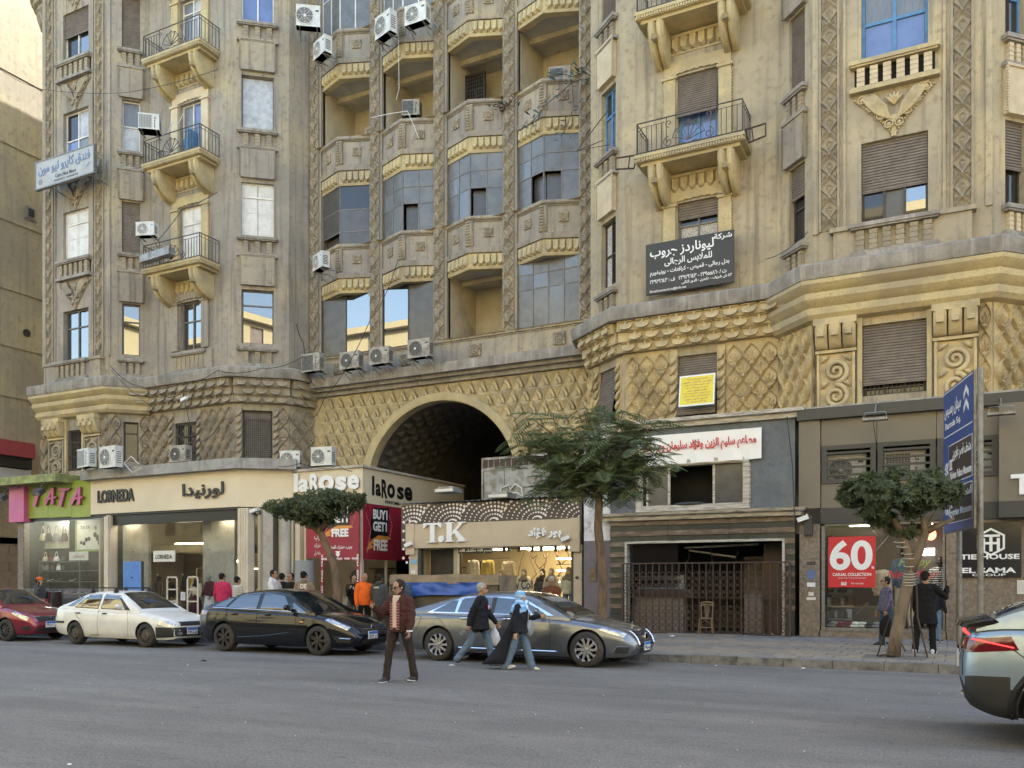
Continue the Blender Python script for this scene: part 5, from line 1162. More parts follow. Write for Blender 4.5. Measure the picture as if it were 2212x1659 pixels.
# corrugated roof and the metal cabinet that stands on it
m=MB(); n=60
for i in range(n):
    x=u0-.1+(u1-u0+.2)*i/n; w=(u1-u0+.2)/n; d=.035*(i%2); e=.035*((i+1)%2)
    m.quad((x,V-.12,zt+.03+d),(x+w,V-.12,zt+.03+e),(x+w,29.2,zt+.33+e),(x,29.2,zt+.33+d))
obj('corrugated_roof',m,'tin',S)
CV=27.6; cu0,cu1,cz0,cz1=PR(1041,990,1135,1079,CV)
t=thing('metal_cabinet','dusty grey sheet metal cabinet standing on the corrugated shop roof inside the arch','cabinet',T(cu0,CV,cz0)); w=cu1-cu0+.9; h=cz1-cz0
obj('casing',MB().box(0,w,0,1.0,-.2,h),'tin',t)
for i in range(11): obj('slat',MB().box(.05+i*(w-.1)/11,.05+(i+.8)*(w-.1)/11,-.02,0,h*.78,h*.95),'rust',t)
obj('frame',MB().box(0,w,-.04,0,h*.95,h).box(0,.06,-.04,0,-.2,h*.95).box(w*.33,w*.33+.04,-.03,0,0,h*.72).box(0,w,-.03,0,h*.70,h*.76),'tin',t)
c=at(1103,1061,CV-.1); tag(obj('sprayed_mark',MB().tube([(c.x-.45,CV-.05,c.z-.2),(c.x-.4,CV-.05,c.z+.12),(c.x-.1,CV-.05,c.z+.22),(c.x-.05,CV-.05,c.z+.05),(c.x+.15,CV-.05,c.z+.25),(c.x+.4,CV-.05,c.z+.1),(c.x+.45,CV-.05,c.z-.2),(c.x+.2,CV-.05,c.z-.05),(c.x-.1,CV-.05,c.z-.08),(c.x-.3,CV-.05,c.z)],.03,5),'offwhite'),'white curled painted mark on the front of the metal cabinet','graffiti')
for x,y,n in ((975,1066,'left'),(1090,1078,'right')):
    c=at(x,y,V+.1); t=thing('roof_floodlight','old grey floodlight lying on the corrugated roof, the '+n+' one of two','lamp',Matrix.Translation(c),'floodlights on the kiosk roof'); obj('lamp_head',MB().box(-.38,.38,-.5,.1,0,.13).box(-.30,.30,-.42,.0,.13,.2),'tin',t); obj('lamp_glass',MB().box(-.34,.34,-.46,-.52,.02,.11),'offwhite',t)
# ---- plastered pier between the kiosk and the closed restaurant
V=25.6
S=thing('plastered_pier','mauve and peeling white plastered wall strip beside the tree','wall',T(-9.8,V,PZ)); ABS.add(S.name)
p0,p1=U(1261,V),U(1318,V); zz=at(1290,1168,V).z
obj('lower_wall',MB().box(p0,p1,V,V+1.4,PZ,zz),'mauve',S); obj('upper_wall',MB().box(p0,p1,V+.01,V+1.4,zz,6.3),'whitewash',S)
c=at(1281,1241,V); q=MB(); q.prism([(-.11,-.2),(.11,-.2),(.11,.1),(.04,.17),(0,.22),(-.04,.17),(-.11,.1)],-.04,0); t=tag(obj('wall_plaque',q,'wood_old',None,Matrix.Translation(c)),'orange brown wooden plaque with pointed top on the mauve wall','plaque'); letters('٤٣',0,-.05,.1,t,Matrix.Translation(c),'brownside',.004,.02,.1,-.041,ar=True)
c=at(1297,1225,V); obj('wall_hole',MB().lathe([(.16,0),(.16,.012)],14,Matrix.Translation(c)@Matrix.Rotation(R(90),4,'X')@Matrix.Scale(1.8,4,(0,1,0))),'shopdark',S)
c=at(1300,1246,V); obj('wall_plate',MB().box(c.x-.09,c.x+.09,V-.015,V,c.z-.04,c.z+.04),'white',S)
# ---- closed restaurant
V=25.5
S=thing('closed_restaurant','shut restaurant with grey rendered upper wall and striped stone front behind a folding gate','shopfront',T(-6.5,V,PZ)); ABS.add(S.name)
def gx(x,y): return 1198+x*.30553,967.7+y*.30553
q0,q1=U(1318,V),U(1717,V); zlow=at(1500,1112,V).z; zup=at(1600,897,V).z
obj('upper_wall',wall_holes(MB(),q1-q0,zlow+.1,zup-.12,[(U(1389,V)-q0,U(1605,V)-q0,at(1500,1089,V).z,at(1500,1004,V).z)],.3),'grey_render',S,T(q0,V,0)); obj('side_wall',MB().quad((q1,V,zlow),(q1,V+2,zlow),(q1,V+2,zup),(q1,V,zup)).quad((q0,V,zlow),(q0,V+2,zlow),(q0,V+2,zup),(q0,V,zup)),'grey_render',S)
obj('cornice',MB().sweep([(q0-.05,V+1.4),(q0-.05,V),(q1+.05,V),(q1+.05,V+1.4)],[(0,zup-.2),(.10,zup-.2),(.12,zup-.08),(.22,zup-.04),(.22,zup+.06),(-1.5,zup+.06)]),'trim_white',S,None,40)
obj('cornice',MB().sweep([(q0-.05,V+.4),(q0-.05,V),(q1+.02,V),(q1+.02,V+.4)],[(0,zlow-.12),(.14,zlow-.12),(.16,zlow-.02),(.26,zlow+.02),(.30,zlow+.10),(0,zlow+.12)]),'trim_white',S,None,40)
wx0,wx1=U(1381,V)-q0,U(1613,V)-q0; wz0,wz1=at(1500,1095,V).z,at(1500,999,V).z
m=MB(); 
for a,b_,c,d in ((wx0-.08,wx1+.08,wz0-.1,wz0+.05),(wx0-.08,wx1+.08,wz1-.05,wz1+.1),(wx0-.08,wx0+.08,wz0+.05,wz1-.05),(wx1-.08,wx1+.08,wz0+.05,wz1-.05)): m.box(a,b_,-.08,.02,c,d); m.box(a-.03,b_+.03,-.04,.02,c-.03,d+.03)
for q in (.07,.28,.70,.985): m.box(wx0+(wx1-wx0)*q-.035,wx0+(wx1-wx0)*q+.035,.06,.12,wz0+.05,wz1-.05)
W_=obj('window',m,'trim_white',S,T(q0,V,0))
for a,b_ in ((.07,.28),(.70,.985)): obj('pane',MB().box(wx0+(wx1-wx0)*a+.03,wx0+(wx1-wx0)*b_-.03,.08,.09,wz0+.05,wz1-.05),'pane_dusty',W_)
obj('recess_sheet',MB().box(wx0,wx1,.9,.95,wz0,wz1),'dark',W_); obj('rag',MB().ell((wx0+(wx1-wx0)*.48,.0,wz0+.10),(.48,.10,.06),10,6),'strip_dark',W_)
# striped stone front
rows=18; zr=[PZ+.55+(zlow-.12-PZ-.55)*i/rows for i in range(rows+1)]
o0,o1=U(1355,V),U(1690,V); oz=at(1500,1172,V).z
for i in range(rows):
    mm='strip_brown' if i%2 else 'strip_dark'; pr=-.035 if i%2 else 0
    segs=[(q0,q1)] if zr[i]>=oz-.02 else [(q0,o0-.07),(o1+.07,q1)]
    for a,b_ in segs:
        n=3 if b_-a>2 else 1
        for k in range(n): obj('stone_strip',MB().box(a+(b_-a)*k/n+.003,a+(b_-a)*(k+1)/n-.003,V+pr+.004*k,V+.18,zr[i]+.004,zr[i+1]-.004),mm,S)
for a,b_ in ((q0,o0-.07),(o1+.07,q1)): obj('base_stone',MB().box(a,b_,V-.05,V+.18,PZ,PZ+.545),'strip_dark',S)
obj('opening_frame',MB().box(o0-.07,o0,V-.06,V+.25,PZ,oz).box(o1,o1+.07,V-.06,V+.25,PZ,oz).box(o0-.07,o1+.07,V-.06,V+.25,oz,oz+.07),'trim_white',S)
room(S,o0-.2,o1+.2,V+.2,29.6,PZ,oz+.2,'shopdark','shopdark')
obj('glass_pane',MB().box(o0+.02,o0+1.52,V+.2,V+.21,PZ+1.35,oz),'shopglass_dark',S); obj('counter',MB().box(o0+.05,o0+1.6,V+.5,V+1.0,PZ,PZ+1.05),'blockstone',S); obj('counter_top',MB().box(o0,o0+1.9,V+.45,V+1.05,PZ+1.05,PZ+1.3),'rust',S)
obj('display_case',MB().box(o0+.1,o0+1.5,V+.55,V+.95,PZ+1.3,PZ+1.42).box(o0+.1,o0+1.5,V+.9,V+.95,PZ+1.42,PZ+1.72),'whitewash',S); obj('display_case',MB().box(o0+.1,o0+1.45,V+.55,V+.9,PZ+1.55,PZ+1.6),'leather_grey',S)
obj('wall_panel',MB().box(o1-.75,o1+.1,V+1.2,V+1.3,PZ,oz),'leather_brown',S); obj('old_board',MB().box(o1-1.25,o1-.75,V+.9,V+1.0,PZ,PZ+1.15),'blockstone',S); obj('wall_panel',MB().box(o1-1.5,o1-.6,V+2.0,V+2.1,PZ+1.0,PZ+2.3),'strip_brown',S)
obj('fallen_beam',MB().tube([(o0+1.6,V+.6,oz-.12),(o1-.8,V+.7,oz-.05)],.03,5).tube([(o0+1.7,V+.8,oz-.2),(o1-1.5,V+.9,oz-.42)],.03,5),'trim_white',S)
b=MB()
for x,l in ((.3,.7),(.45,1.1),(.62,.5),(.8,.4)): X=o0+(o1-o0)*x+.3; b.tube([(X,V+.7,oz-.1),(X+.06,V+.7,oz-.1-l*.4),(X-.05,V+.7,oz-.1-l*.7),(X+.03,V+.7,oz-.1-l)],.012,4)
obj('hanging_wire',b,'cable',S)
# folding lattice gate
V3=V-.35; f0,f1=U(1347,V3),U(1704,V3); fz0,fz1=PZ+.02,at(1530,1215,V3).z
t=thing('folding_gate','rusty brown folding lattice gate pulled across the shut restaurant','gate',T(f0,V3,PZ)); n=24; fw=f1-f0; fh=fz1-PZ
obj('top_rail',MB().box(0,fw,-.03,.03,fh-.03,fh+.01),'rust',t); obj('bottom_rail',MB().box(0,fw,-.03,.03,.0,.04),'rust',t); obj('gate_post',MB().box(-.06,0,-.04,.04,0,fh),'rust',t); obj('gate_post',MB().box(fw,fw+.06,-.04,.04,0,fh),'rust',t)
PB_=MB().box(-.014,.014,-.02,-.006,.04,fh-.03).box(-.014,.014,.006,.02,.04,fh-.03).mesh('gate_bar','rust')
lat=MB(); w=fw/n
for j in range(10):
    za=.06+j*(fh-.12)/10; zb=za+(fh-.12)/10
    if j%5==4: continue
    for s in (0,1):
        xa,xb=(0,w) if s else (w,0); d=Vector((xb-xa,0,zb-za)).normalized(); nn=Vector((-d.z,0,d.x))*.011; A=Vector((xa,-.004+s*.006,za)); B_=Vector((xb,-.004+s*.006,zb)); lat.add([A-nn,A+nn,B_+nn,B_-nn],((0,1,2,3),))
LM=lat.mesh('gate_lattice','rust')
for i in range(n):
    link(bpy.data.objects.new('gate_bar',PB_),t,W[t.name]@Matrix.Translation((w*(i+.5),0,0))); link(bpy.data.objects.new('gate_lattice',LM),t,W[t.name]@Matrix.Translation((w*i,0,0)))
# banner over the grey wall
b0=at(1378,944,V-.1); b1=at(1645,923,V-.1); b2=at(1645,990,V-.1); b3=at(1378,1008,V-.1); n=14; m=MB()
for i in range(n+1):
    k=i/n
    for A,B_ in ((b0,b1),(b3,b2)): q=A.lerp(B_,k); m.v.append((q.x,V-.1-.03*math.sin(i*1.9)*(.3 if A is b0 else 1),q.z))
m.f=[(i*2,i*2+2,i*2+3,i*2+1) for i in range(n)]; m.mi=[0]*n
t=tag(obj('banner',m,'white'),'white banner with red Arabic lettering hung over the grey restaurant wall','banner')
c=(b0+b1+b2+b3)/4; letters('مطاعم سليم الزين وفؤاد سليمان وعبد الله',0,0,.36,t,T(c.x,V-.14,c.z+.06)@Matrix.Rotation(R(-.6),4,'Y'),'poster_red',.004,.035,(b1.x-b0.x)*.92,0,ar=True)
# ---- menswear shop
V=25.5
S=thing('menswear_shop','taupe panelled menswear shop with louvred band and tall display window','shopfront',T(2,V,PZ)); ABS.add(S.name)
def tx(x,y): return 1705+x*.27776,783.4+y*.27776
def cx3(x,y): return 1751+x*.25,1152+y*.25
m0,m1=U(1723,V),7.2; zb1=at(1900,873,V).z; zb0=at(1900,897,V).z
obj('top_band',MB().box(m0,m1,V-.18,V+.6,zb0,zb1),'charcoal',S); obj('roof_slab',MB().box(m0,m1,V-.1,V+1.6,zb1,zb1+.06),'concrete',S)
zp=at(1900,956,V).z; zl0=at(1900,1040,V).z; zq=at(1900,1093,V).z; zg=at(1900,1128,V).z
xs=[U(q,V) for q in (1726,1773,1894,2023,2158)]
obj('panel',MB().box(xs[0],xs[1]-.01,V-.06,V+.3,zq,zb0),'taupe',S)
for i in range(1,4):
    obj('panel',MB().box(xs[i]+.006,xs[i+1]-.006,V,V+.2,zp+.005,zb0),'taupe',S); obj('panel',MB().box(xs[i]+.006,xs[i+1]-.006,V,V+.2,zq,zl0-.005),'taupe',S)
    fr=MB(); a,b_=xs[i]+.02,xs[i+1]-.02; fr.box(a,a+.14,V-.04,V+.1,zl0,zp).box(b_-.14,b_,V-.04,V+.1,zl0,zp).box(a+.14,b_-.14,V-.04,V+.1,zp-.12,zp).box(a+.14,b_-.14,V-.04,V+.1,zl0,zl0+.12)
    lo=obj('louvre',fr,'charcoal',S); obj('recess_sheet',MB().box(a,b_,V+.9,V+.95,zl0-.1,zp+.1).box(a,b_,V+.1,V+.9,zl0-.02,zl0),'dark',lo)
    for k in range(4): z=zl0+.12+(zp-zl0-.24)*(k+.55)/4; obj('slat',MB().box(a+.14,b_-.14,V-.03,V+.06,z-.03,z+.03),'charcoal',lo)
obj('fascia',MB().box(xs[1],xs[4],V-.05,V+.2,zg,zq),'charcoal',S)
for k in range(4): 
    x=xs[1]+.02
s0=U(2158,V-.4); obj('sign_box',MB().box(s0,m1,V-.4,V+.2,zq-.03,zb0-.02),'taupe',S); obj('sign_box_base',MB().box(s0-.01,m1,V-.42,V+.2,zg,zq-.03),'charcoal',S)
# big white letter of the sign box (T, cut by the frame edge) and the letters that follow outside the frame
lz0,lz1=at(2192,1069,V-.41).z,at(2192,1025,V-.41).z; lx=U(2183,V-.41); hh=lz1-lz0
m=MB(); m.box(lx,lx+.95*hh,V-.47,V-.40,lz1-.2*hh,lz1); m.box(lx+.36*hh,lx+.58*hh,V-.47,V-.40,lz0,lz1-.2*hh); obj('letter',m,'white',S)
letters('IE HOUSE',0,0,hh,S,T(lx+1.2*hh+2.2,V-.40,(lz0+lz1)/2),'white',.06,.04,4.2,0)
# stone pillars and base
z3=PZ
for a,b_ in ((1727,1771),(2043,2072)):
    p,q=U(a,V),U(b_,V); hs=[PZ,PZ+1.1,PZ+2.15,zg] if a<1800 else [PZ,PZ+1.3,PZ+2.25,zg]
    for i in range(3): obj('stone',MB().box(p,q,V-.02,V+.3,hs[i]+.004,hs[i+1]-.004),'granite',S)
p,q=U(2072,V),m1; zs0,zs1=at(2140,1247,V).z,at(2140,1130,V).z
obj('stone',MB().box(p,q,V,V+.2,PZ,PZ+1.05),'granite',S); obj('stone',MB().box(p,q,V,V+.2,PZ+1.055,zs0),'granite',S); obj('stone',MB().box(p,q,V,V+.2,zs1,zg),'granite',S); obj('stone',MB().box(U(2206,V),q,V,V+.2,zs0+.004,zs1-.004),'granite',S)
sg=tag(obj('shop_sign',bx(2072,1130,2206,1247,V-.06,.05),'sign_black'),'glossy black sign panel with white TIE HOUSE and EL SAMA lettering','sign')
def s3(s,x0,y0,x1,y1,m='white',bold=.02,par=None): a=cx3(x0,y0); b=cx3(x1,y1); return front_letters(par or sg,s,*a,*b,V-.061,m,.006,bold,name='lettering')
s3('TIE HOUSE',1292,183,1805,222,bold=.035); s3('EL SAMA',1308,298,1775,342,bold=.035); s3('GROUP',1395,350,1685,370,bold=.01)
c=at(*cx3(1557,75),V-.062); rr=.36; m=MB()
for i in range(6):
    t0,t1=PI/6+i*PI/3,PI/6+(i+1)*PI/3; m.add([(rr*math.cos(t0),0,rr*math.sin(t0)),(rr*math.cos(t1),0,rr*math.sin(t1)),(rr*.84*math.cos(t1),0,rr*.84*math.sin(t1)),(rr*.84*math.cos(t0),0,rr*.84*math.sin(t0))],((0,1,2,3),))
for a,b_,e,d in ((-.2,.2,.13,.19),(-.035,.035,-.24,.13),(-.2,-.13,-.22,.10),(.13,.2,-.22,.10),(-.13,-.035,-.06,.0),(.035,.13,-.06,.0)): m.quad((a,-.002,e),(b_,-.002,e),(b_,-.002,d),(a,-.002,d))
obj('emblem',m,'white',sg,Matrix.Translation(c))
# display window
w0,w1=U(1777,V),U(2041,V); wb=at(1900,1358,V).z
obj('window_frame',MB().box(w0-.03,w0+.05,V,V+.12,wb,zg).box(w1-.05,w1,V,V+.12,wb,zg).box(w0-.03,w1,V-.04,V+.2,wb-.08,wb).box(w0-.03,w1,V,V+.12,zg-.06,zg),'steel',S); obj('stall_riser',MB().box(w0-.1,w1+.05,V-.02,V+.3,PZ,wb-.08),'granite',S)
glazed(S,w0+.05,w1-.05,V+.06,wb,zg-.06,2,'shopglass')
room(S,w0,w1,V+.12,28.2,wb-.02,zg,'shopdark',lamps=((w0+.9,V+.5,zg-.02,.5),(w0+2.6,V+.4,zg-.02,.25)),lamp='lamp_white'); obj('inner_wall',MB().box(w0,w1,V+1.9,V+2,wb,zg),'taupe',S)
for a,b_ in (((530,-30),(880,320)),((700,0),(545,170)),((860,0),(1000,140)),((1075,0),(965,110)),((490,600),(390,700))):
    A=at(*cx3(*a),V+.9); B_=at(*cx3(*b_),V+.9); obj('brace',MB().tube([A,B_],.025,5),'steel',S)
for i,z in enumerate((480,520,630,740,800)):
    A=at(*cx3(155,z),V+.5); B_=at(*cx3(360,z),V+.5); obj('display_shelf',MB().box(A.x,B_.x,V+.4,V+.75,A.z-.02,A.z+.015),'steel',S)
random.seed(5)
for z in (478,518,628,738):
    for k in range(7):
        A=at(*cx3(165+k*28,z),V+.5); o=tag(obj('boxed_item',MB().box(A.x-.065,A.x+.065,V+.42,V+.62,A.z+.016,A.z+.20+random.uniform(0,.08)).box(A.x-.03,A.x+.03,V+.415,V+.42,A.z+.05,A.z+.15),('leather_grey','charcoal','leather_brown','charcoal')[(k+z)%4]),(('grey','charcoal','brown','black')[(k+z)%4]+' boxed accessory, '+('first','second','third','fourth','fifth','sixth','seventh')[k]+' from the left on the '+{478:'top',518:'second',628:'third',738:'lowest'}[z]+' menswear window shelf'),'box','boxed accessories in the menswear window')
po=tag(obj('sale_poster',bx(1789,1160,1891,1269,V+.02,.03),'poster_red'),'red sale poster with big white 60% in the menswear shop window','poster')
def p3(s,x0,y0,x1,y1,bold=.0): a=cx3(x0,y0); b=cx3(x1,y1); return front_letters(po,s,*a,*b,V+.019,'white',.004,bold,name='lettering')
p3('60',165,62,535,318,.028); p3('%',524,285,550,306,.03); p3('CASUAL COLLECTION',190,343,522,368,.02); p3('SELECTED ITEMS EXCLUDED',238,382,478,391,.0); p3('SALE',262,420,310,450,.04); p3('TIE HOUSE',345,428,455,440,.01)
for s,x0,y0,x1,y1,m in (('Happy',760,215,1040,300,'green_panel'),('New Year',660,320,1110,390,'poster_red')): a=cx3(x0,y0); b=cx3(x1,y1); front_letters(S,s,*a,*b,V+.055,m,.002,.0,name='window_lettering',shear=.35)
t=tag(obj('lit_sign',bx(*cx3(920,132),*cx3(1070,190),V+.7,.04),'lamp_white'),'small pale lit sign hanging inside the menswear window','sign')
o=tag(obj('red_lamp',MB().ell(at(*cx3(1040,10),V+.7),(.13,.05,.16),8,6),'lamp_red'),'small glowing red and orange sign lamp at the top of the menswear window','lamp')
for q,m in ((1092,'leather_tan'),(1145,'orange_print')): obj('display_tube',MB().box(at(*cx3(q-8,145),V+.6).x,at(*cx3(q+8,145),V+.6).x,V+.6,V+.63,at(*cx3(q,250),V+.6).z,at(*cx3(q,145),V+.6).z),m,S)
for i in range(7):
    c=at(*cx3(190+i*62,815),V+.35); c.z=wb; tag(obj('folded_garment',MB().ell((0,0,.05),(.17,.15,.06),8,5).ell((.04,-.03,.12),(.13,.12,.05),8,5),('leather_grey','leather_wine','leather_wine','white','offwhite','charcoal','leather_grey')[i],None,Matrix.Translation(c)),('grey','dark wine','wine','white','off white','charcoal','pale grey')[i]+' folded garment on the floor of the menswear window','clothes','folded garments in the menswear window')
# wall fittings on the pillar
c=at(*tx(150,1265),V-.05); tag(obj('wall_speaker',MB().box(c.x-.11,c.x+.11,V-.15,V-.025,c.z-.27,c.z+.27).box(c.x+.02,c.x+.09,V-.155,V-.15,c.z-.05,c.z+.05),'charcoal'),'dark wall speaker box high on the stone pillar','speaker')
for y,m,w,h in ((1217,'charcoal',.12,.05),(1241,'pane_blue',.10,.12),(1263,'white',.11,.06),(1283,'offwhite',.07,.05),(1293,'offwhite',.12,.04)):
    c=at(1752,y,V-.02); tag(obj('sticker',MB().box(c.x-w,c.x+w,V-.028,V-.0215,c.z-h,c.z+h),m),{'charcoal':'black','pane_blue':'square blue','white':'white','offwhite':'torn off white'}[m]+' sticker on the stone pillar of the menswear shop','sticker','stickers on the stone pillar' if m=='offwhite' else None)
t=tag(obj('wall_notice',bx(*cx3(1783,405),*cx3(1850,525),V-.03,.01),'offwhite'),'cream paper notice on the granite wall below the black sign','sign')
for i in range(5): a=cx3(1792,425+i*18); b=cx3(1842,433+i*18); front_letters(t,'اعلان هام',*a,*b,V-.031,'charcoal',.001,.0,True)
for x,y,n in ((1890,904,'left of the road sign'),(2163,892,'right of the road sign')):
    c=at(x,y,V-.9); t=thing('lattice_lamp','grey lattice floodlight on a bracket over the taupe shop, '+n,'lamp',Matrix.Translation(c),'lattice floodlights over the menswear shop')
    m=MB().box(-.30,.30,-.12,.12,-.05,.0)
    for i in range(10): m.box(-.30+i*.063,-.27+i*.063,-.13,.13,-.055,.02)
    obj('lamp_head',m,'tin',t); obj('bracket',MB().tube([(-.28,0,.02),(-.25,0,.16),(.25,0,.16),(.28,0,.02)],.012,5).tube([(0,0,.16),(0,.35,.42),(0,.8,.5)],.02,5),'tin',t)
# ---- road direction sign on two posts
SA,SB=(-.24,21.4),(.30,19.3); F=Facet(*SA,*SB)
mat('sign_blue',(.022,.065,.24),rough=.4); mat('sign_brown',(.05,.032,.028),rough=.4)
t=thing('road_sign','blue and brown direction sign for Ramsis Square and museums on two grey posts','road sign',F.m(0,0,PZ)); ABS.add(t.name)
zt_,zb_=5.74,2.72
for x in (.78,F.L+.06): obj('post',MB().lathe([(.055,PZ),(.055,zt_+.05 if x>1 else 3.2)],10,F.m(x,.09)),'steel',t,None,40)
pn=obj('sign_panel',MB().box(0,F.L,-.02,.02,zb_,zt_),'sign_blue',t,F.m()); obj('panel_edge',MB().box(-.02,F.L+.02,-.015,.03,zt_,zt_+.03).box(-.02,F.L+.02,-.015,.03,zb_-.03,zb_).box(F.L,F.L+.03,-.015,.03,zb_,zt_).box(-.03,0,-.015,.03,zb_,zt_),'steel',pn)
H=zt_-zb_; Lw=F.L
def sp(x0,x1,q0,q1,m,y=-.024): return obj('sign_print',MB().box(x0*Lw,x1*Lw,y,-.0205,zb_+q0*H,zb_+q1*H),m,pn,F.m())
sp(.02,.98,.675,.682,'white'); sp(.02,.98,.99,.996,'white')
for q0,q1 in ((.33,.605),(.055,.30)): sp(.19,.975,q0,q1,'white'); sp(.20,.965,q0+.006,q1-.006,'sign_brown',-.027)
def sl(s,x0,x1,q0,q1,ar=False,bold=.02): letters(s,(x0+x1)/2*Lw,zb_+(q0+q1)/2*H,(q1-q0)*H,pn,F.m(),'white',.003,bold,(x1-x0)*Lw,-.029,ar=ar)
sl('ميدان رمسيس',.06,.62,.80,.915,True); sl('Ramsis Sq.',.08,.62,.715,.775)
sl('متحف قصر عابدين',.34,.95,.48,.575,True); sl('Abdeen Palace Museum',.24,.96,.36,.415); sl('المتحف المصري',.36,.96,.19,.275,True); sl('Egyptian Museum',.22,.96,.09,.155)
for q in (.80,.89):
    m=MB(); m.prism([(.70*Lw,zb_+(q-.03)*H),(.78*Lw,zb_+(q+.02)*H),(.86*Lw,zb_+(q-.03)*H),(.86*Lw,zb_+(q+.01)*H),(.78*Lw,zb_+(q+.06)*H),(.70*Lw,zb_+(q+.01)*H)],-.024,-.0205); obj('arrow_print',m,'white',pn,F.m())
for q in (.44,.17):
    for k in (0,1):
        x=.03+.07*k; m=MB(); m.prism([(x*Lw,zb_+q*H),((x+.06)*Lw,zb_+(q-.05)*H),((x+.1)*Lw,zb_+(q-.05)*H),((x+.04)*Lw,zb_+q*H),((x+.1)*Lw,zb_+(q+.05)*H),((x+.06)*Lw,zb_+(q+.05)*H)],-.024-.002*k,-.0205); obj('arrow_print',m,'white',pn,F.m())
    m=MB(); m.box(.23*Lw,.33*Lw,-.031,-.028,zb_+(q+.045)*H,zb_+(q+.06)*H)
    for k in range(3): m.box((.24+.03*k)*Lw,(.255+.03*k)*Lw,-.031,-.028,zb_+(q+.0)*H,zb_+(q+.045)*H)
    m.box(.23*Lw,.33*Lw,-.031,-.028,zb_+(q-.012)*H,zb_+(q+.0)*H); obj('symbol_print',m,'white',pn,F.m())
# ---------------------------------------------------------------- cars
def paint(name,c,metal=.0,rough=.3,coat=1,c2=None): mat(name,c,c2 or tuple(q*.9 for q in c),3,rough,metal=metal,coat=coat,coord='O')
paint('paint_grey',(.15,.16,.18),.7,.32); paint('paint_black',(.003,.0035,.007),.0,.5,.9); MATS['paint_black'].node_tree.nodes['Principled BSDF'].inputs['Specular IOR Level'].default_value=.1; paint('paint_white',(.70,.70,.68),0,.35,.6,(.62,.62,.59)); paint('paint_wine',(.21,.012,.035),.35,.28); paint('paint_silver',(.25,.33,.42),.5,.28)
mat('car_glass',(.010,.012,.014),rough=.008,ior=2.3); mat('car_trim',(.018,.018,.019),(.025,.025,.025),6,.5,coord='O'); mat('chrome',(.72,.73,.75),rough=.08,metal=1); mat('tyre',(.025,.024,.023),(.04,.038,.035),6,.85,.2,40,coord='O',c3=(.07,.062,.052),s3=2)
mat('alloy',(.62,.62,.63),rough=.25,metal=.9); mat('alloy_dark',(.035,.034,.033),(.06,.055,.05),5,.4,metal=.4,coord='O'); mat('steel_wheel',(.075,.066,.056),(.045,.04,.036),5,.6,metal=.3,coord='O',c3=(.12,.10,.08),s3=3)
mat('headlamp',(.55,.57,.60),(.25,.26,.28),14,.08,coat=1,coord='O',metal=.5); mat('tail_red',(.11,.005,.009),rough=.1,coat=1); mat('tail_glow',(1,.03,.03),emit=1.0); mat('lamp_amber',(.8,.35,.05),rough=.2); mat('plate_white',(.72,.74,.78),rough=.4); mat('plate_blue',(.03,.16,.55),rough=.4)
def crv(P):
    xs=[p[0] for p in P]; ys=[p[1] for p in P]; n=len(P)
    d=[(ys[i+1]-ys[i])/(xs[i+1]-xs[i]) for i in range(n-1)]
    m=[d[0]]+[0 if d[i-1]*d[i]<=0 else 2*d[i-1]*d[i]/(d[i-1]+d[i]) for i in range(1,n-1)]+[d[-1]]
    def f(x):
        if x<=xs[0]: return ys[0]
        if x>=xs[-1]: return ys[-1]
        i=max(k for k in range(n-1) if xs[k]<=x); h=xs[i+1]-xs[i]; t=(x-xs[i])/h
        return (1+2*t)*(1-t)**2*ys[i]+t*(1-t)**2*h*m[i]+t*t*(3-2*t)*ys[i+1]+t*t*(t-1)*h*m[i+1]
    return f
def boolean(me,cut):
    o=bpy.data.objects.new('tmp',me); c=bpy.data.objects.new('tmp',cut); COL.objects.link(o); COL.objects.link(c)
    m=o.modifiers.new('b','BOOLEAN'); m.object=c; m.operation='DIFFERENCE'; m.solver='EXACT'; m.material_mode='TRANSFER'
    dg=bpy.context.evaluated_depsgraph_get(); dg.update(); r=bpy.data.meshes.new_from_object(o.evaluated_get(dg)); bpy.data.objects.remove(o); bpy.data.objects.remove(c); return r
YM=Matrix.Rotation(R(90),4,'X')
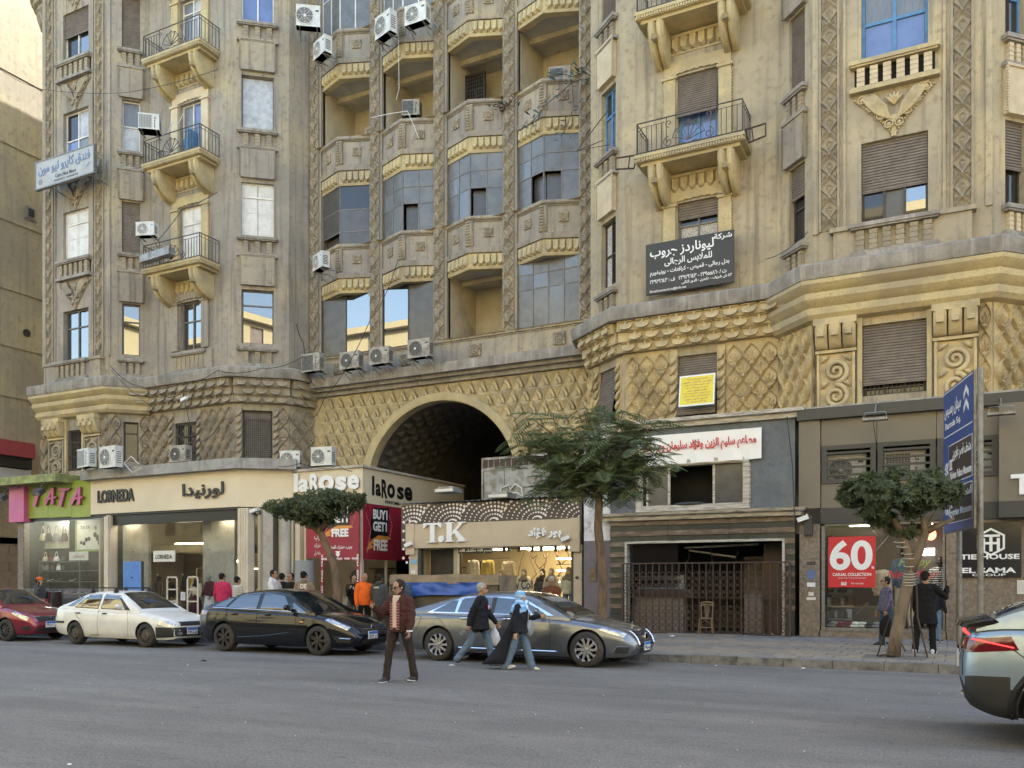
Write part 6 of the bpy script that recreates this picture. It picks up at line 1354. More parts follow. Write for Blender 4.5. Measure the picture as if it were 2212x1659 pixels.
def wheel_meshes(r,wd,style,rimm):
    ty=MB().lathe([(r*.66,-wd/2),(r*.90,-wd/2-.004),(r*.975,-wd/2+.02),(r,-wd/2+.05),(r,wd/2-.05),(r*.975,wd/2-.02),(r*.9,wd/2+.004),(r*.66,wd/2)],28,YM,0,False).mesh('tyre','tyre',50)
    m=MB(); rr=r*.665; k=-1                          # outer face towards local -y (lathe z -> -y)
    m.lathe([(rr,wd/2-.0),(rr*.985,wd/2+.004),(rr*.93,wd/2-.02),(rr*.91,.0)],28,YM,0,False); m.lathe([(rr*.95,-.02),(.001,-.02)],20,YM,1)
    n={'ten':10,'five':7,'steel':12,'multi':10}[style]
    if style=='steel': m.lathe([(rr*.93,wd/2-.05),(rr*.72,wd/2-.03),(rr*.55,wd/2-.005),(rr*.3,wd/2+.0),(rr*.25,wd/2-.02),(.001,wd/2-.02)],24,YM,0,False)
    for i in range(n):
        t=2*PI*i/n; M=YM@Matrix.Rotation(t,4,'Z')
        if style=='steel': m.lathe([(.017,wd/2+.002),(.001,wd/2+.002)],6,M@Matrix.Translation((rr*.64,0,-.012)),1); continue
        w0,w1=(.028,.022) if style!='five' else (.030,.042)
        z=wd/2-.012; m.add([M@Vector(q) for q in ((rr*.16,-w0,z-.0),(rr*.95,-w1,z-.004),(rr*.95,w1,z-.004),(rr*.16,w0,z),(rr*.16,-w0*.7,z-.05),(rr*.95,-w1,z-.05),(rr*.95,w1,z-.05),(rr*.16,w0*.7,z-.05))],((0,1,2,3),(0,4,5,1),(2,6,7,3)))
        if style=='ten': m.add([M@Vector(q) for q in ((rr*.93,w1*.9,z-.002),(rr*.62,w1*.2,z),(rr*.62,0,z),(rr*.93,w1*2.4,z-.002))],((0,1,2,3),))
    m.lathe([(rr*.22,wd/2-.03),(rr*.2,wd/2+.006),(.001,wd/2+.008)],14,YM,0,False)
    for i in range(5): t=2*PI*i/5; m.lathe([(.012,wd/2-.004),(.001,wd/2-.003)],6,YM@Matrix.Translation((rr*.32*math.cos(t),rr*.32*math.sin(t),.0)),1)
    return ty,m.mesh('rim',[rimm,'car_trim'],30)
class Car:
    def __init__(s,name,label,M,sp,group='cars along the kerb'):
        s.t=thing(name,label,'car',M,group); s.M=M; s.sp=sp; L,Wd=sp['L'],sp['W']; x0,x1=-sp['rear'],L-sp['rear']; s.x0,s.x1=x0,x1
        deck,low,wid,roof=crv(sp['deck']),crv(sp['low']),crv(sp['wid']),crv(sp['roof']); s.deck=deck; s.wid=wid; s.roofc=roof
        N=64; st=[]
        for i in range(N+1):
            q=i/N; st.append(x0+(x1-x0)*(.5-.5*math.cos(PI*q))*.35+(x1-x0)*q*.65)
        def section(x):
            w=wid(x)*Wd/2; zd=deck(x); zl=low(x); zs=zd-.05-sp.get('sh',.03); mid=max(zl+.1,min(zs-.1,.60)); fl=sp.get('flare',0)
            half=[(0,zd+.025),(.40*w,zd+.018),(.72*w,zd),(.88*w,zd-.018),(.945*w,zs),(.972*w,zs-.06 if zs-.06>mid else (zs+mid)/2),(.997*w,mid+.12*(zs-mid)),(1.0*w,mid-.06),(.985*w,(mid+zl)/2-.03),(.955*w,zl+.06),(.90*w,zl),(0,zl)]
            return [(x,y,z) for y,z in half]+[(x,-y,z) for y,z in half[-2:0:-1]]
        b=MB(); secs=[section(x) for x in st]; k=len(secs[0])
        for q in secs: b.v+=q
        b.f=[(i*k+j,i*k+(j+1)%k,(i+1)*k+(j+1)%k,(i+1)*k+j) for i in range(N) for j in range(k)]+[tuple(range(k)),tuple(range((N+1)*k-1,N*k-1,-1))]; b.mi=[0]*len(b.f)
        me=b.mesh('body',[sp['paint'],'car_trim'])
        c=MB(); r=sp['r']
        for xw in (0,sp['wb']):
            for sd in (-1,1): c.lathe([(r*1.13,-.17),(r*1.13,.17)],30,Matrix.Translation((xw,sd*(Wd/2-.08),r*1.02))@YM,1)
        cm=c.mesh('cut',[sp['paint'],'car_trim']); me=boolean(me,cm)
        # cabin
        g=MB(); xa,xb=sp['roof'][0][0],sp['roof'][-1][0]; N2=46; kk=None
        for i in range(N2+1):
            x=xa+(xb-xa)*i/N2; zr=roof(x); zb=deck(x)-.03; wb=wid(x)*Wd/2*.935; h=max(0,zr-zb); Hm=sp['H']-zb; tm=sp.get('tumble',.20)*min(1,h/Hm); wr=wb-tm
            half=[(0,zr+.012*min(1,h*4)),(wr*.5,zr+.006),(wr*.82,zr-.012*min(1,h*6)),(wr*.955,zr-.045*min(1,h*3)),(wr+tm*.22,zb+h*.78),(wr+tm*.5,zb+h*.5),(wr+tm*.78,zb+h*.22),(wb,zb-.02),(0,zb-.03)]
            sec=[(x,y,z) for y,z in half]+[(x,-y,z) for y,z in half[-2:0:-1]]; kk=len(sec); g.v+=sec
        g.f=[(i*kk+j,i*kk+(j+1)%kk,(i+1)*kk+(j+1)%kk,(i+1)*kk+j) for i in range(N2) for j in range(kk)]+[tuple(range(kk)),tuple(range((N2+1)*kk-1,N2*kk-1,-1))]; g.mi=[0]*len(g.f)
        gm=g.mesh('cab',[sp['paint'],'car_trim'])
        bb=bmesh.new(); bb.from_mesh(me); bb.from_mesh(gm); s.bvh=BVHTree.FromBMesh(bb); out=bpy.data.meshes.new('body'); bb.to_mesh(out); bb.free()
        for q in (sp['paint'],'car_trim'): out.materials.append(MATS[q])
        for q in (me,gm,cm): bpy.data.meshes.remove(q)
        smooth_mesh(out,38); s.body=bpy.data.objects.new('body',out); link(s.body,s.t,M)
        ty,rm=wheel_meshes(r,.21,sp['style'],sp['rim'])
        for xw in (0,sp['wb']):
            for sd in (-1,1):
                Mw=M@Matrix.Translation((xw,sd*(Wd/2-.125),r))@Matrix.Rotation(0 if sd<0 else PI,4,'Z')
                w=obj('wheel',MB().lathe([(.06,-.05),(.06,.05)],8,YM),'car_trim',s.t,Mw); link(bpy.data.objects.new('tyre',ty),w,Mw); link(bpy.data.objects.new('rim',rm),w,Mw)
    def hit(s,o,d):
        r=s.bvh.ray_cast(Vector(o),Vector(d).normalized()); return r[0]
    def patch(s,name,m,grid,d,off=.006,parent=None,thick=0):
        """grid of ray origins projected along d on the body; rows of equal length"""
        d=Vector(d).normalized(); b=MB(); nr=len(grid); nc=len(grid[0]); pts=[]
        last=None
        for row in grid:
            for o in row:
                h=s.hit(o,d); pts.append(h-d*off if h is not None else None)
        if None in pts:                              # rays that miss take the nearest hit
            ok=[i for i,q in enumerate(pts) if q is not None]
            pts=[q if q is not None else pts[min(ok,key=lambda k:(k//nc-i//nc)**2+(k%nc-i%nc)**2)] for i,q in enumerate(pts)]
        b.add(pts,[(j*nc+i,j*nc+i+1,(j+1)*nc+i+1,(j+1)*nc+i) for j in range(nr-1) for i in range(nc-1)])
        me=b.mesh(name,m,False,False)
        c=sum((p.normal for p in me.polygons),Vector())
        if c.dot(d)>0: me.flip_normals()
        smooth_mesh(me,60); o=bpy.data.objects.new(name,me); return link(o,parent or s.t,s.M)
    def quad(s,name,m,c,view,nu=8,nv=5,off=.006,parent=None):
        """c: four corners in the view's two coordinates. view 'side' (x,z) from -y, 'far' (x,z) from +y, 'front' (y,z), 'rear' (y,z), 'top' (x,y) or an angle in degrees turned from the front (a,z)"""
        def org(a,b):
            if view=='side': return (a,-3,b)
            if view=='far': return (a,3,b)
            if view=='front': return (6,a,b)
            if view=='rear': return (-6,a,b)
            if view=='top': return (a,b,3)
            t=R(view); return (6*math.cos(t)-a*math.sin(t)+s.pv,6*math.sin(t)+a*math.cos(t),b)
        d={'side':(0,1,0),'far':(0,-1,0),'front':(-1,0,0),'rear':(1,0,0),'top':(0,0,-1)}.get(view) or (-math.cos(R(view)),-math.sin(R(view)),0)
        A,B_,C,D=[Vector(q) for q in c]
        grid=[[org(*((A.lerp(B_,i/nu)).lerp(D.lerp(C,i/nu),j/nv))) for i in range(nu+1)] for j in range(nv+1)]
        return s.patch(name,m,grid,d,off,parent)
    pv=0
    def both(s,name,m,c,nu=8,nv=5,off=.006): s.quad(name,m,c,'side',nu,nv,off); s.quad(name,m,c,'far',nu,nv,off)
    def line(s,name,m,pts,view,r=.005,off=.001,parent=None):
        P=[]; d={'side':(0,1,0),'front':(-1,0,0),'rear':(1,0,0),'top':(0,0,-1)}[view]
        for i in range(len(pts)-1):
            for k in range(7):
                a=pts[i][0]+(pts[i+1][0]-pts[i][0])*k/6; b=pts[i][1]+(pts[i+1][1]-pts[i][1])*k/6
                h=s.hit({'side':(a,-3,b),'front':(6,a,b),'rear':(-6,a,b),'top':(a,b,3)}[view],d)
                if h is not None: P.append(h-Vector(d)*off)
        if len(P)>1: return obj(name,MB().tube(P,r,5),m,parent or s.t,s.M)
    def plate(s,num,x,z,rear=False,y=0,w=.34):
        d=1 if not rear else -1; h=s.hit((6*d,y,z),(-d,0,0)); X=h.x+d*.015; M=s.M@Matrix.Translation((X,y,z))@Matrix.Rotation(R(90*d),4,'Z')
        o=obj('number_plate',MB().box(-w/2,w/2,-.008,.012,-.085,.085),'plate_white',s.t,M); obj('plate_band',MB().box(-w/2+.01,w/2-.01,-.012,-.0085,.025,.078),'plate_blue',o)
        letters(num,0,-.03,.08,o,M,'car_trim',.002,.03,w*.86,-.010,ar=True)
    def mirror(s,x,z,m):
        for sd,v in ((-1,'side'),(1,'far')):
            h=s.hit((x,3*sd,z),(0,-sd,0)); b=MB().ell((x+.02,h.y+sd*.16,z+.05),(.05,.11,.065),12,8); b.tube([(x+.05,h.y,z-.02),(x+.04,h.y+sd*.1,z+.0)],.03,6); o=obj('mirror',b,m,s.t,s.M,True)
    def handle(s,x,z,m,w=.2):
        for sd in (-1,1):
            h=s.hit((x,3*sd,z),(0,-sd,0)); obj('door_handle',MB().tube([(x-w/2,h.y,z),(x-w/2+.03,h.y+sd*.035,z),(x+w/2-.03,h.y+sd*.035,z+.004),(x+w/2,h.y,z)],.016,6),m,s.t,s.M,True)
def vlow(front,rear): return rear+front
# --- grey saloon
def grey_saloon():
    wb=3.32; L=5.42; rear=1.18
    sp=dict(L=L,W=1.84,H=1.45,rear=rear,wb=wb,r=.345,paint='paint_grey',style='ten',rim='alloy',sh=.02,tumble=.25,
      deck=[(-1.18,.62),(-1.15,.86),(-1.0,.985),(-.5,1.03),(.5,1.0),(2.3,.97),(2.9,.93),(3.6,.83),(3.95,.74),(4.16,.62),(4.24,.48)],
      low=[(-1.18,.5),(-1.1,.32),(-.8,.24),(0,.2),(wb,.19),(3.9,.2),(4.15,.24),(4.24,.38)],
      wid=[(-1.18,.70),(-1.05,.86),(-.6,.96),(.3,1.0),(2.6,1.0),(3.5,.965),(3.9,.86),(4.12,.70),(4.24,.5)],
      roof=[(-.82,1.03),(-.35,1.18),(.25,1.345),(.9,1.435),(1.5,1.45),(1.95,1.41),(2.45,1.24),(2.98,.94)])
    c=Car('parked_car','grey metallic saloon with chrome window line and ten-spoke wheels behind the walking couple',T(-9.67,16.57,0),sp)
    c.both('window_trim','chrome',[(-.30,1.005),(2.62,.985),(1.84,1.345),(.50,1.345)],18,8,.004)
    c.both('window','car_glass',[(-.16,1.03),(.38,1.025),(.40,1.31),(.36,1.30)],6,5,.010); c.both('window','car_glass',[(.44,1.025),(1.22,1.01),(1.20,1.33),(.50,1.315)],8,6,.010); c.both('window','car_glass',[(1.30,1.01),(2.12,1.0),(1.86,1.29),(1.30,1.33)],8,6,.010); c.both('window','car_glass',[(2.16,1.0),(2.48,.995),(2.2,1.14),(1.97,1.24)],5,5,.010)
    c.both('window_pillar','car_trim',[(1.225,1.01),(1.295,1.01),(1.295,1.335),(1.205,1.335)],2,6,.011)
    c.quad('windscreen','car_glass',[(2.92,-.66),(2.92,.66),(1.98,.54),(1.98,-.54)],'top',10,8,.006); c.quad('rear_window','car_glass',[(-.62,-.56),(-.62,.56),(.35,.52),(.35,-.52)],'top',8,8,.006)
    for p in ([(.42,.30),(.36,.55),(.05,.86),(-.10,1.0)],[(1.26,.26),(1.26,1.0)],[(2.55,.28),(2.60,.7),(2.52,.98)],[(-.55,.62),(-.42,.92),(-.72,.95),(-.85,.70)]): c.line('door_seam','car_trim',p,'side',.006,.0)
    c.line('sill_strip','chrome',[(.5,.30),(2.75,.29)],'side',.014,.002); c.line('side_crease','paint_grey',[(-.9,.86),(.5,.90),(2.5,.86)],'side',.012,-.006)
    for x in (.62,1.62): c.handle(x,.90,'chrome')
    c.mirror(2.30,1.02,'paint_grey')
    c.pv=0
    for sg in (-1,1): c.quad('headlight','headlamp',[(-.30*sg,.60),(.34*sg,.60),(.40*sg,.70),(-.30*sg,.735)],38*sg if sg<0 else 38,8,4,.008) if False else None
    c.quad('headlight','headlamp',[(3.55,.735),(4.02,.585),(4.06,.66),(3.62,.775)],'side',8,4,.008); c.quad('headlight','headlamp',[(3.55,.735),(4.02,.585),(4.06,.66),(3.62,.775)],'far',8,4,.008)
    g=c.quad('grille','car_trim',[(-.42,.44),(.42,.44),(.46,.70),(-.46,.70)],'front',8,5,.006)
    for z in (.49,.54,.59,.64): c.line('grille_bar','chrome',[(-.42,z),(.42,z)],'front',.012,.012,g)
    c.line('grille_frame','chrome',[(-.44,.44),(.44,.44),(.47,.70),(-.47,.70),(-.44,.44)],'front',.016,.010,g); h=c.hit((6,0,.57),(-1,0,0)); obj('emblem',MB().lathe([(.085,0),(.085,.012),(.07,.012),(.07,.0)],16,Matrix.Translation((h.x+.02,0,.57))@Matrix.Rotation(R(90),4,'Y')),'chrome',g)
    c.quad('lower_intake','car_trim',[(3.86,.28),(4.08,.28),(4.12,.40),(3.9,.40)],'side',5,3,.006); c.line('bumper_strip','chrome',[(3.80,.30),(3.92,.42),(4.10,.41)],'side',.008,.004); c.quad('lower_intake','car_trim',[(-.6,.26),(.6,.26),(.5,.38),(-.5,.38)],'front',6,3,.006)
    c.quad('tail_light','tail_red',[(-1.13,.74),(-.72,.80),(-.70,.90),(-1.10,.90)],'side',6,3,.006)
    c.plate('س ص ٧٤١',0,.40)
    h=c.hit((3.95,0,3),(0,0,-1)); obj('bonnet_star',MB().tube([(3.95,0,h.z),(3.95,0,h.z+.05)],.006,5).lathe([(.03,0),(.03,.008)],10,Matrix.Translation((3.95,0,h.z+.075))@Matrix.Rotation(R(90),4,'Y')),'chrome',c.t,c.M)
grey_saloon()
def black_saloon():
    wb=2.82; rear=1.0
    sp=dict(L=4.78,W=1.80,H=1.48,rear=rear,wb=wb,r=.335,paint='paint_black',style='five',rim='alloy_dark',sh=.02,tumble=.24,
      deck=[(-1.0,.66),(-.96,.90),(-.8,1.04),(-.3,1.06),(.5,1.02),(1.9,.98),(2.45,.96),(3.0,.87),(3.4,.74),(3.68,.60),(3.78,.44)],
      low=[(-1.0,.5),(-.92,.34),(-.6,.24),(0,.2),(wb,.19),(3.4,.19),(3.68,.22),(3.78,.36)],
      wid=[(-1.0,.68),(-.88,.86),(-.5,.97),(.3,1.0),(2.3,1.0),(3.0,.975),(3.4,.86),(3.66,.68),(3.78,.45)],
      roof=[(-.72,1.06),(-.3,1.2),(.3,1.39),(.85,1.47),(1.3,1.48),(1.7,1.43),(2.1,1.26),(2.72,.94)])
    c=Car('parked_car','glossy black saloon with dark seven-spoke wheels parked behind the man in the brown jacket',T(-15.58,16.45,0),sp)
    c.both('window','car_glass',[(-.36,1.07),(.02,1.06),(.26,1.32),(.10,1.28)],6,5,.008); c.both('window','car_glass',[(.10,1.055),(.98,1.02),(.98,1.41),(.40,1.36)],8,6,.008); c.both('window','car_glass',[(1.10,1.015),(2.02,.99),(1.72,1.33),(1.10,1.41)],8,6,.008); c.both('window','car_glass',[(2.10,.99),(2.44,.975),(2.16,1.12),(2.02,1.18)],5,4,.008)
    c.line('window_strip','chrome',[(-.40,1.045),(.6,1.02),(2.45,.96)],'side',.008,.004)
    for p in ((1.0,1.02),(2.04,.99)): pass
    c.quad('windscreen','car_glass',[(2.62,-.66),(2.62,.66),(1.75,.53),(1.75,-.53)],'top',10,8,.006); c.quad('rear_window','car_glass',[(-.55,-.54),(-.55,.54),(.35,.5),(.35,-.5)],'top',8,8,.006)
    for p in ([(.42,.32),(.36,.5),(.12,.78),(.05,1.04)],[(1.04,.26),(1.04,1.0)],[(2.2,.26),(2.25,.6),(2.16,.96)]): c.line('door_seam','dark',p,'side',.006,0)
    c.line('side_crease','paint_black',[(.45,.36),(1.2,.40),(2.0,.50)],'side',.014,-.006)
    for x in (.35,1.35): c.handle(x,.90,'paint_black')
    c.mirror(2.0,1.02,'paint_black')
    for v in ('side','far'):
        c.quad('headlight','headlamp',[(3.0,.80),(3.52,.57),(3.56,.64),(3.08,.845)],v,8,4,.008); c.quad('fog_recess','car_trim',[(3.30,.30),(3.58,.30),(3.60,.42),(3.22,.45)],v,5,3,.006); c.quad('tail_light','tail_red',[(-.94,.80),(-.55,.88),(-.52,.97),(-.90,.98)],v,6,3,.006); c.quad('side_flasher','lamp_amber',[(2.32,.74),(2.42,.735),(2.42,.76),(2.32,.765)],v,2,2,.006)
    c.line('bumper_strip','chrome',[(3.36,.40),(3.58,.385)],'side',.01,.006)
    g=c.quad('grille','car_trim',[(-.55,.48),(.55,.48),(.58,.60),(-.58,.60)],'front',8,4,.006); c.line('grille_bar','chrome',[(-.56,.60),(.56,.60)],'front',.012,.01,g); c.quad('lower_intake','car_trim',[(-.6,.26),(.6,.26),(.5,.40),(-.5,.40)],'front',8,4,.006)
    h=c.hit((6,0,.62),(-1,0,0)); obj('emblem',MB().lathe([(.06,0),(.06,.012),(.045,.012),(.045,0)],14,Matrix.Translation((h.x+.01,0,.615))@Matrix.Rotation(R(90),4,'Y')),'chrome',c.t,c.M)
    c.plate('ا د ١٨٢٨',0,.46,y=-.12)
black_saloon()
def white_saloon():
    wb=2.64; rear=.98
    sp=dict(L=4.52,W=1.66,H=1.42,rear=rear,wb=wb,r=.305,paint='paint_white',style='steel',rim='steel_wheel',sh=.02,tumble=.20,
      deck=[(-.98,.66),(-.95,.90),(-.80,1.0),(-.3,1.0),(.5,.95),(1.8,.92),(2.3,.90),(2.9,.82),(3.3,.72),(3.5,.60),(3.54,.46)],
      low=[(-.98,.46),(-.9,.32),(-.6,.26),(0,.22),(wb,.2),(3.2,.2),(3.48,.24),(3.54,.36)],
      wid=[(-.98,.74),(-.88,.88),(-.4,.97),(.3,1.0),(2.2,1.0),(2.9,.975),(3.25,.90),(3.47,.76),(3.54,.60)],
      roof=[(-.72,1.0),(-.25,1.18),(.2,1.36),(.6,1.41),(1.1,1.42),(1.45,1.39),(1.85,1.22),(2.42,.90)])
    c=Car('parked_car','old white saloon with steel wheels, black bumper and roof bars',T(-20.9,16.4,0),sp)
    c.both('window_trim','car_trim',[(-.08,.985),(.86,.955),(.86,1.345),(.34,1.32)],8,6,.004); c.both('window_trim','car_trim',[(.95,.955),(2.06,.935),(1.52,1.31),(.95,1.345)],8,6,.004)
    c.both('window','car_glass',[(-.40,1.02),(-.12,1.01),(.22,1.27),(.08,1.25)],5,5,.007); c.both('window','car_glass',[(-.02,1.005),(.84,.975),(.84,1.325),(.36,1.30)],8,6,.009); c.both('window','car_glass',[(.98,.975),(1.86,.955),(1.50,1.29),(.98,1.325)],8,6,.009)
    c.quad('windscreen','car_glass',[(2.30,-.60),(2.30,.60),(1.50,.50),(1.50,-.50)],'top',10,8,.006); c.quad('rear_window','car_glass',[(-.55,-.52),(-.55,.52),(.2,.47),(.2,-.47)],'top',8,8,.006)
    for p in ([(.36,.30),(.36,.5),(.0,.86),(-.05,.97)],[(.90,.28),(.90,.95)],[(2.02,.28),(2.06,.6),(1.96,.92)]): c.line('door_seam','car_trim',p,'side',.005,0)
    for x in (.14,1.14): c.handle(x,.84,'car_trim',.16)
    c.mirror(1.78,.98,'paint_white')
    for v in ('side','far'):
        c.quad('headlight','headlamp',[(3.06,.56),(3.47,.54),(3.47,.66),(3.10,.69)],v,6,4,.008); c.quad('bumper','car_trim',[(3.0,.25),(3.46,.28),(3.48,.52),(3.02,.53)],v,8,5,.012); c.quad('bumper_strip','car_trim',[(-.95,.56),(-.42,.56),(-.42,.62),(-.95,.62)],v,6,2,.008); c.quad('tail_light','tail_red',[(-.95,.72),(-.82,.72),(-.82,.92),(-.95,.9)],v,3,3,.006)
    c.quad('bumper','car_trim',[(-.70,.29),(.70,.29),(.72,.52),(-.72,.52)],'front',12,5,.014); c.quad('grille','car_trim',[(-.46,.55),(.46,.55),(.46,.66),(-.46,.66)],'front',8,3,.006); c.quad('fog_lamp','headlamp',[(-.56,.32),(-.44,.32),(-.44,.40),(-.56,.40)],'front',3,3,.018)
    c.quad('rust_patch','rust',[(.52,.262),(.95,.265),(.93,.285),(.60,.28)],'side',6,2,.004)
    c.plate('ص د ١٣٥٩',0,.42,y=-.12)
    for x in (.35,1.25):
        m=MB().tube([(x,-.56,1.40),(x,-.55,1.50),(x,.55,1.50),(x,.56,1.40)],.018,6)
        for sd in (-1,1): m.prism([(x-.07,1.37),(x+.07,1.37),(x+.025,1.50),(x-.025,1.50)],sd*.52-.03,sd*.52+.03)
        obj('roof_bar',m,'car_trim',c.t,c.M)
white_saloon()
def red_saloon():
    wb=2.62; rear=.95
    sp=dict(L=4.45,W=1.70,H=1.49,rear=rear,wb=wb,r=.315,paint='paint_wine',style='multi',rim='alloy_dark',sh=.03,tumble=.22,
      deck=[(-.95,.68),(-.9,.95),(-.7,1.06),(-.2,1.06),(.5,1.02),(1.8,.99),(2.2,.98),(2.7,.92),(3.1,.83),(3.4,.70),(3.5,.50)],
      low=[(-.95,.5),(-.88,.34),(-.6,.25),(0,.21),(wb,.2),(3.15,.19),(3.42,.22),(3.5,.38)],
      wid=[(-.95,.7),(-.85,.87),(-.4,.97),(.3,1.0),(2.2,1.0),(2.8,.97),(3.15,.86),(3.4,.70),(3.5,.48)],
      roof=[(-.65,1.06),(-.2,1.24),(.3,1.42),(.8,1.49),(1.2,1.49),(1.5,1.45),(1.9,1.26),(2.42,.97)])
    c=Car('parked_car','wine red saloon cut by the left edge of the street view, large clear headlight',T(-26.42,16.4,0),sp)
    c.both('window','car_glass',[(.05,1.05),(.9,1.02),(.9,1.42),(.40,1.38)],8,6,.008); c.both('window','car_glass',[(1.0,1.02),(1.9,1.0),(1.52,1.35),(1.0,1.42)],8,6,.008)
    c.quad('windscreen','car_glass',[(2.32,-.62),(2.32,.62),(1.54,.5),(1.54,-.5)],'top',10,8,.006); c.quad('rear_window','car_glass',[(-.5,-.5),(-.5,.5),(.25,.48),(.25,-.48)],'top',8,8,.006)
    for v in ('side','far'):
        c.quad('headlight','headlamp',[(2.86,.78),(3.32,.575),(3.34,.68),(2.92,.85)],v,8,4,.008); c.quad('fog_recess','car_trim',[(3.18,.32),(3.40,.32),(3.40,.42),(3.20,.44)],v,4,3,.006)
    g=c.quad('grille','car_trim',[(-.40,.55),(.40,.55),(.48,.69),(-.48,.69)],'front',8,4,.006); c.line('grille_frame','chrome',[(-.50,.70),(.50,.70)],'front',.012,.01,g)
    h=c.hit((6,0,.62),(-1,0,0)); obj('emblem',MB().lathe([(.06,0),(.06,.015),(.045,.015),(.045,0)],14,Matrix.Translation((h.x+.012,0,.62))@Matrix.Rotation(R(90),4,'Y')).box(h.x+.005,h.x+.03,-.06,.06,.61,.63),'chrome',c.t,c.M)
    c.quad('lower_intake','car_trim',[(-.5,.27),(.5,.27),(.46,.38),(-.46,.38)],'front',8,4,.006)
    c.line('door_seam','car_trim',[(.95,.28),(.95,1.0)],'side',.005,0); c.line('door_seam','car_trim',[(1.98,.28),(2.0,.6),(1.94,.97)],'side',.005,0); c.mirror(1.82,1.05,'paint_wine')
    c.plate('م ع ط ٢٩٤',0,.47,y=-.05)
red_saloon()
def crossover():
    wb=2.67; rear=.86
    sp=dict(L=4.36,W=1.82,H=1.53,rear=rear,wb=wb,r=.345,paint='paint_silver',style='five',rim='alloy_dark',sh=.04,tumble=.20,
      deck=[(-.86,.80),(-.82,.98),(-.74,1.10),(-.4,1.14),(.4,1.08),(1.8,1.02),(2.3,1.02),(2.9,.95),(3.3,.82),(3.5,.55)],
      low=[(-.86,.62),(-.83,.46),(-.76,.36),(-.5,.27),(0,.24),(wb,.22),(3.3,.24),(3.5,.45)],
      wid=[(-.86,.74),(-.78,.87),(-.6,.95),(-.2,1.0),(2.3,1.0),(2.9,.96),(3.3,.8),(3.5,.5)],
      roof=[(-.72,1.10),(-.45,1.25),(-.1,1.38),(.5,1.50),(1.0,1.53),(1.5,1.48),(1.95,1.3),(2.5,1.02)])
    c=Car('moving_car','silver blue crossover with black lower bumper driving out at the right edge',T(.94,10.72,0)@Matrix.Scale(1.07,4),sp,group='cars driving along the street'); c.t['group']=''
    del c.t['group']
    for v in ('side','far'):
        c.quad('tail_light','tail_red',[(-.80,.86),(-.38,.90),(-.44,1.02),(-.78,.99)],v,8,4,.008); c.quad('light_bar','tail_glow',[(-.76,.985),(-.42,.915),(-.42,.925),(-.75,.995)],v,8,2,.014)
        c.quad('window','car_glass',[(.1,1.11),(1.0,1.07),(1.0,1.42),(.35,1.40)],v,8,5,.008)
        m=MB()
        t=[(.40*math.cos(a)*1.02,.36+.43*math.sin(a)) for a in [R(-10+200*i/16) for i in range(17)]]
        c.line('arch_cladding','car_trim',[(x,z) for x,z in [(.44*math.cos(R(200-220*i/14)),.352+.44*math.sin(R(200-220*i/14))) for i in range(15)]],'side',.035,.0)
    for q in c.body.data.polygons:                   # unpainted lower skirt
        if q.center.z<(.60 if q.center.x<-.45 else .50): q.material_index=1
    c.quad('tail_panel','car_trim',[(-.80,.90),(.80,.90),(.78,1.03),(-.78,1.03)],'rear',12,4,.008); c.quad('tail_light','tail_red',[(-.84,.88),(-.42,.92),(-.44,1.0),(-.82,1.0)],'rear',8,4,.014)
    c.quad('rear_window','car_glass',[(-.55,-.58),(-.55,.58),(.35,.54),(.35,-.54)],'top',10,8,.006); c.plate('ق ٣١٥',0,.76,rear=True,w=.3)
    # spoiler lip across the tailgate
    b=MB(); n=12; pr=[(-.90,1.115),(-.88,1.15),(-.62,1.20),(-.58,1.165)]
    for i in range(n+1):
        y=-.80+1.6*i/n; s_=1-.10*(abs(y)/.8)**3
        b.v+=[(x*s_+(.0),y,z-.03*(abs(y)/.8)**3) for x,z in pr]
    b.f=[(i*4+j,i*4+(j+1)%4,(i+1)*4+(j+1)%4,(i+1)*4+j) for i in range(n) for j in range(4)]+[(0,1,2,3),tuple(range(n*4+3,n*4-1,-1))]; b.mi=[0]*len(b.f); obj('spoiler',b,'paint_black',c.t,c.M,40)
    c.line('light_bar','tail_glow',[(-.70,1.035),(.70,1.035)],'rear',.012,.012); c.line('hatch_seam','car_trim',[(-.72,.64),(-.70,.88)],'rear',.006,.0); c.line('door_seam','car_trim',[(-.42,.90),(-.2,.72)],'side',.006,0)
    c.line('exhaust_trim','chrome',[(-.60,.46),(-.38,.45)],'rear',.015,.015)
    h=c.hit((-6,0,.86),(1,0,0)); obj('emblem',MB().prism([(-.06,-.03),(0,.02),(.06,-.03),(.06,-.01),(0,.04),(-.06,-.01)],-.012,0),'chrome',c.t,c.M@Matrix.Translation((h.x-.01,0,.84))@Matrix.Rotation(R(-90),4,'Z'))
crossover()
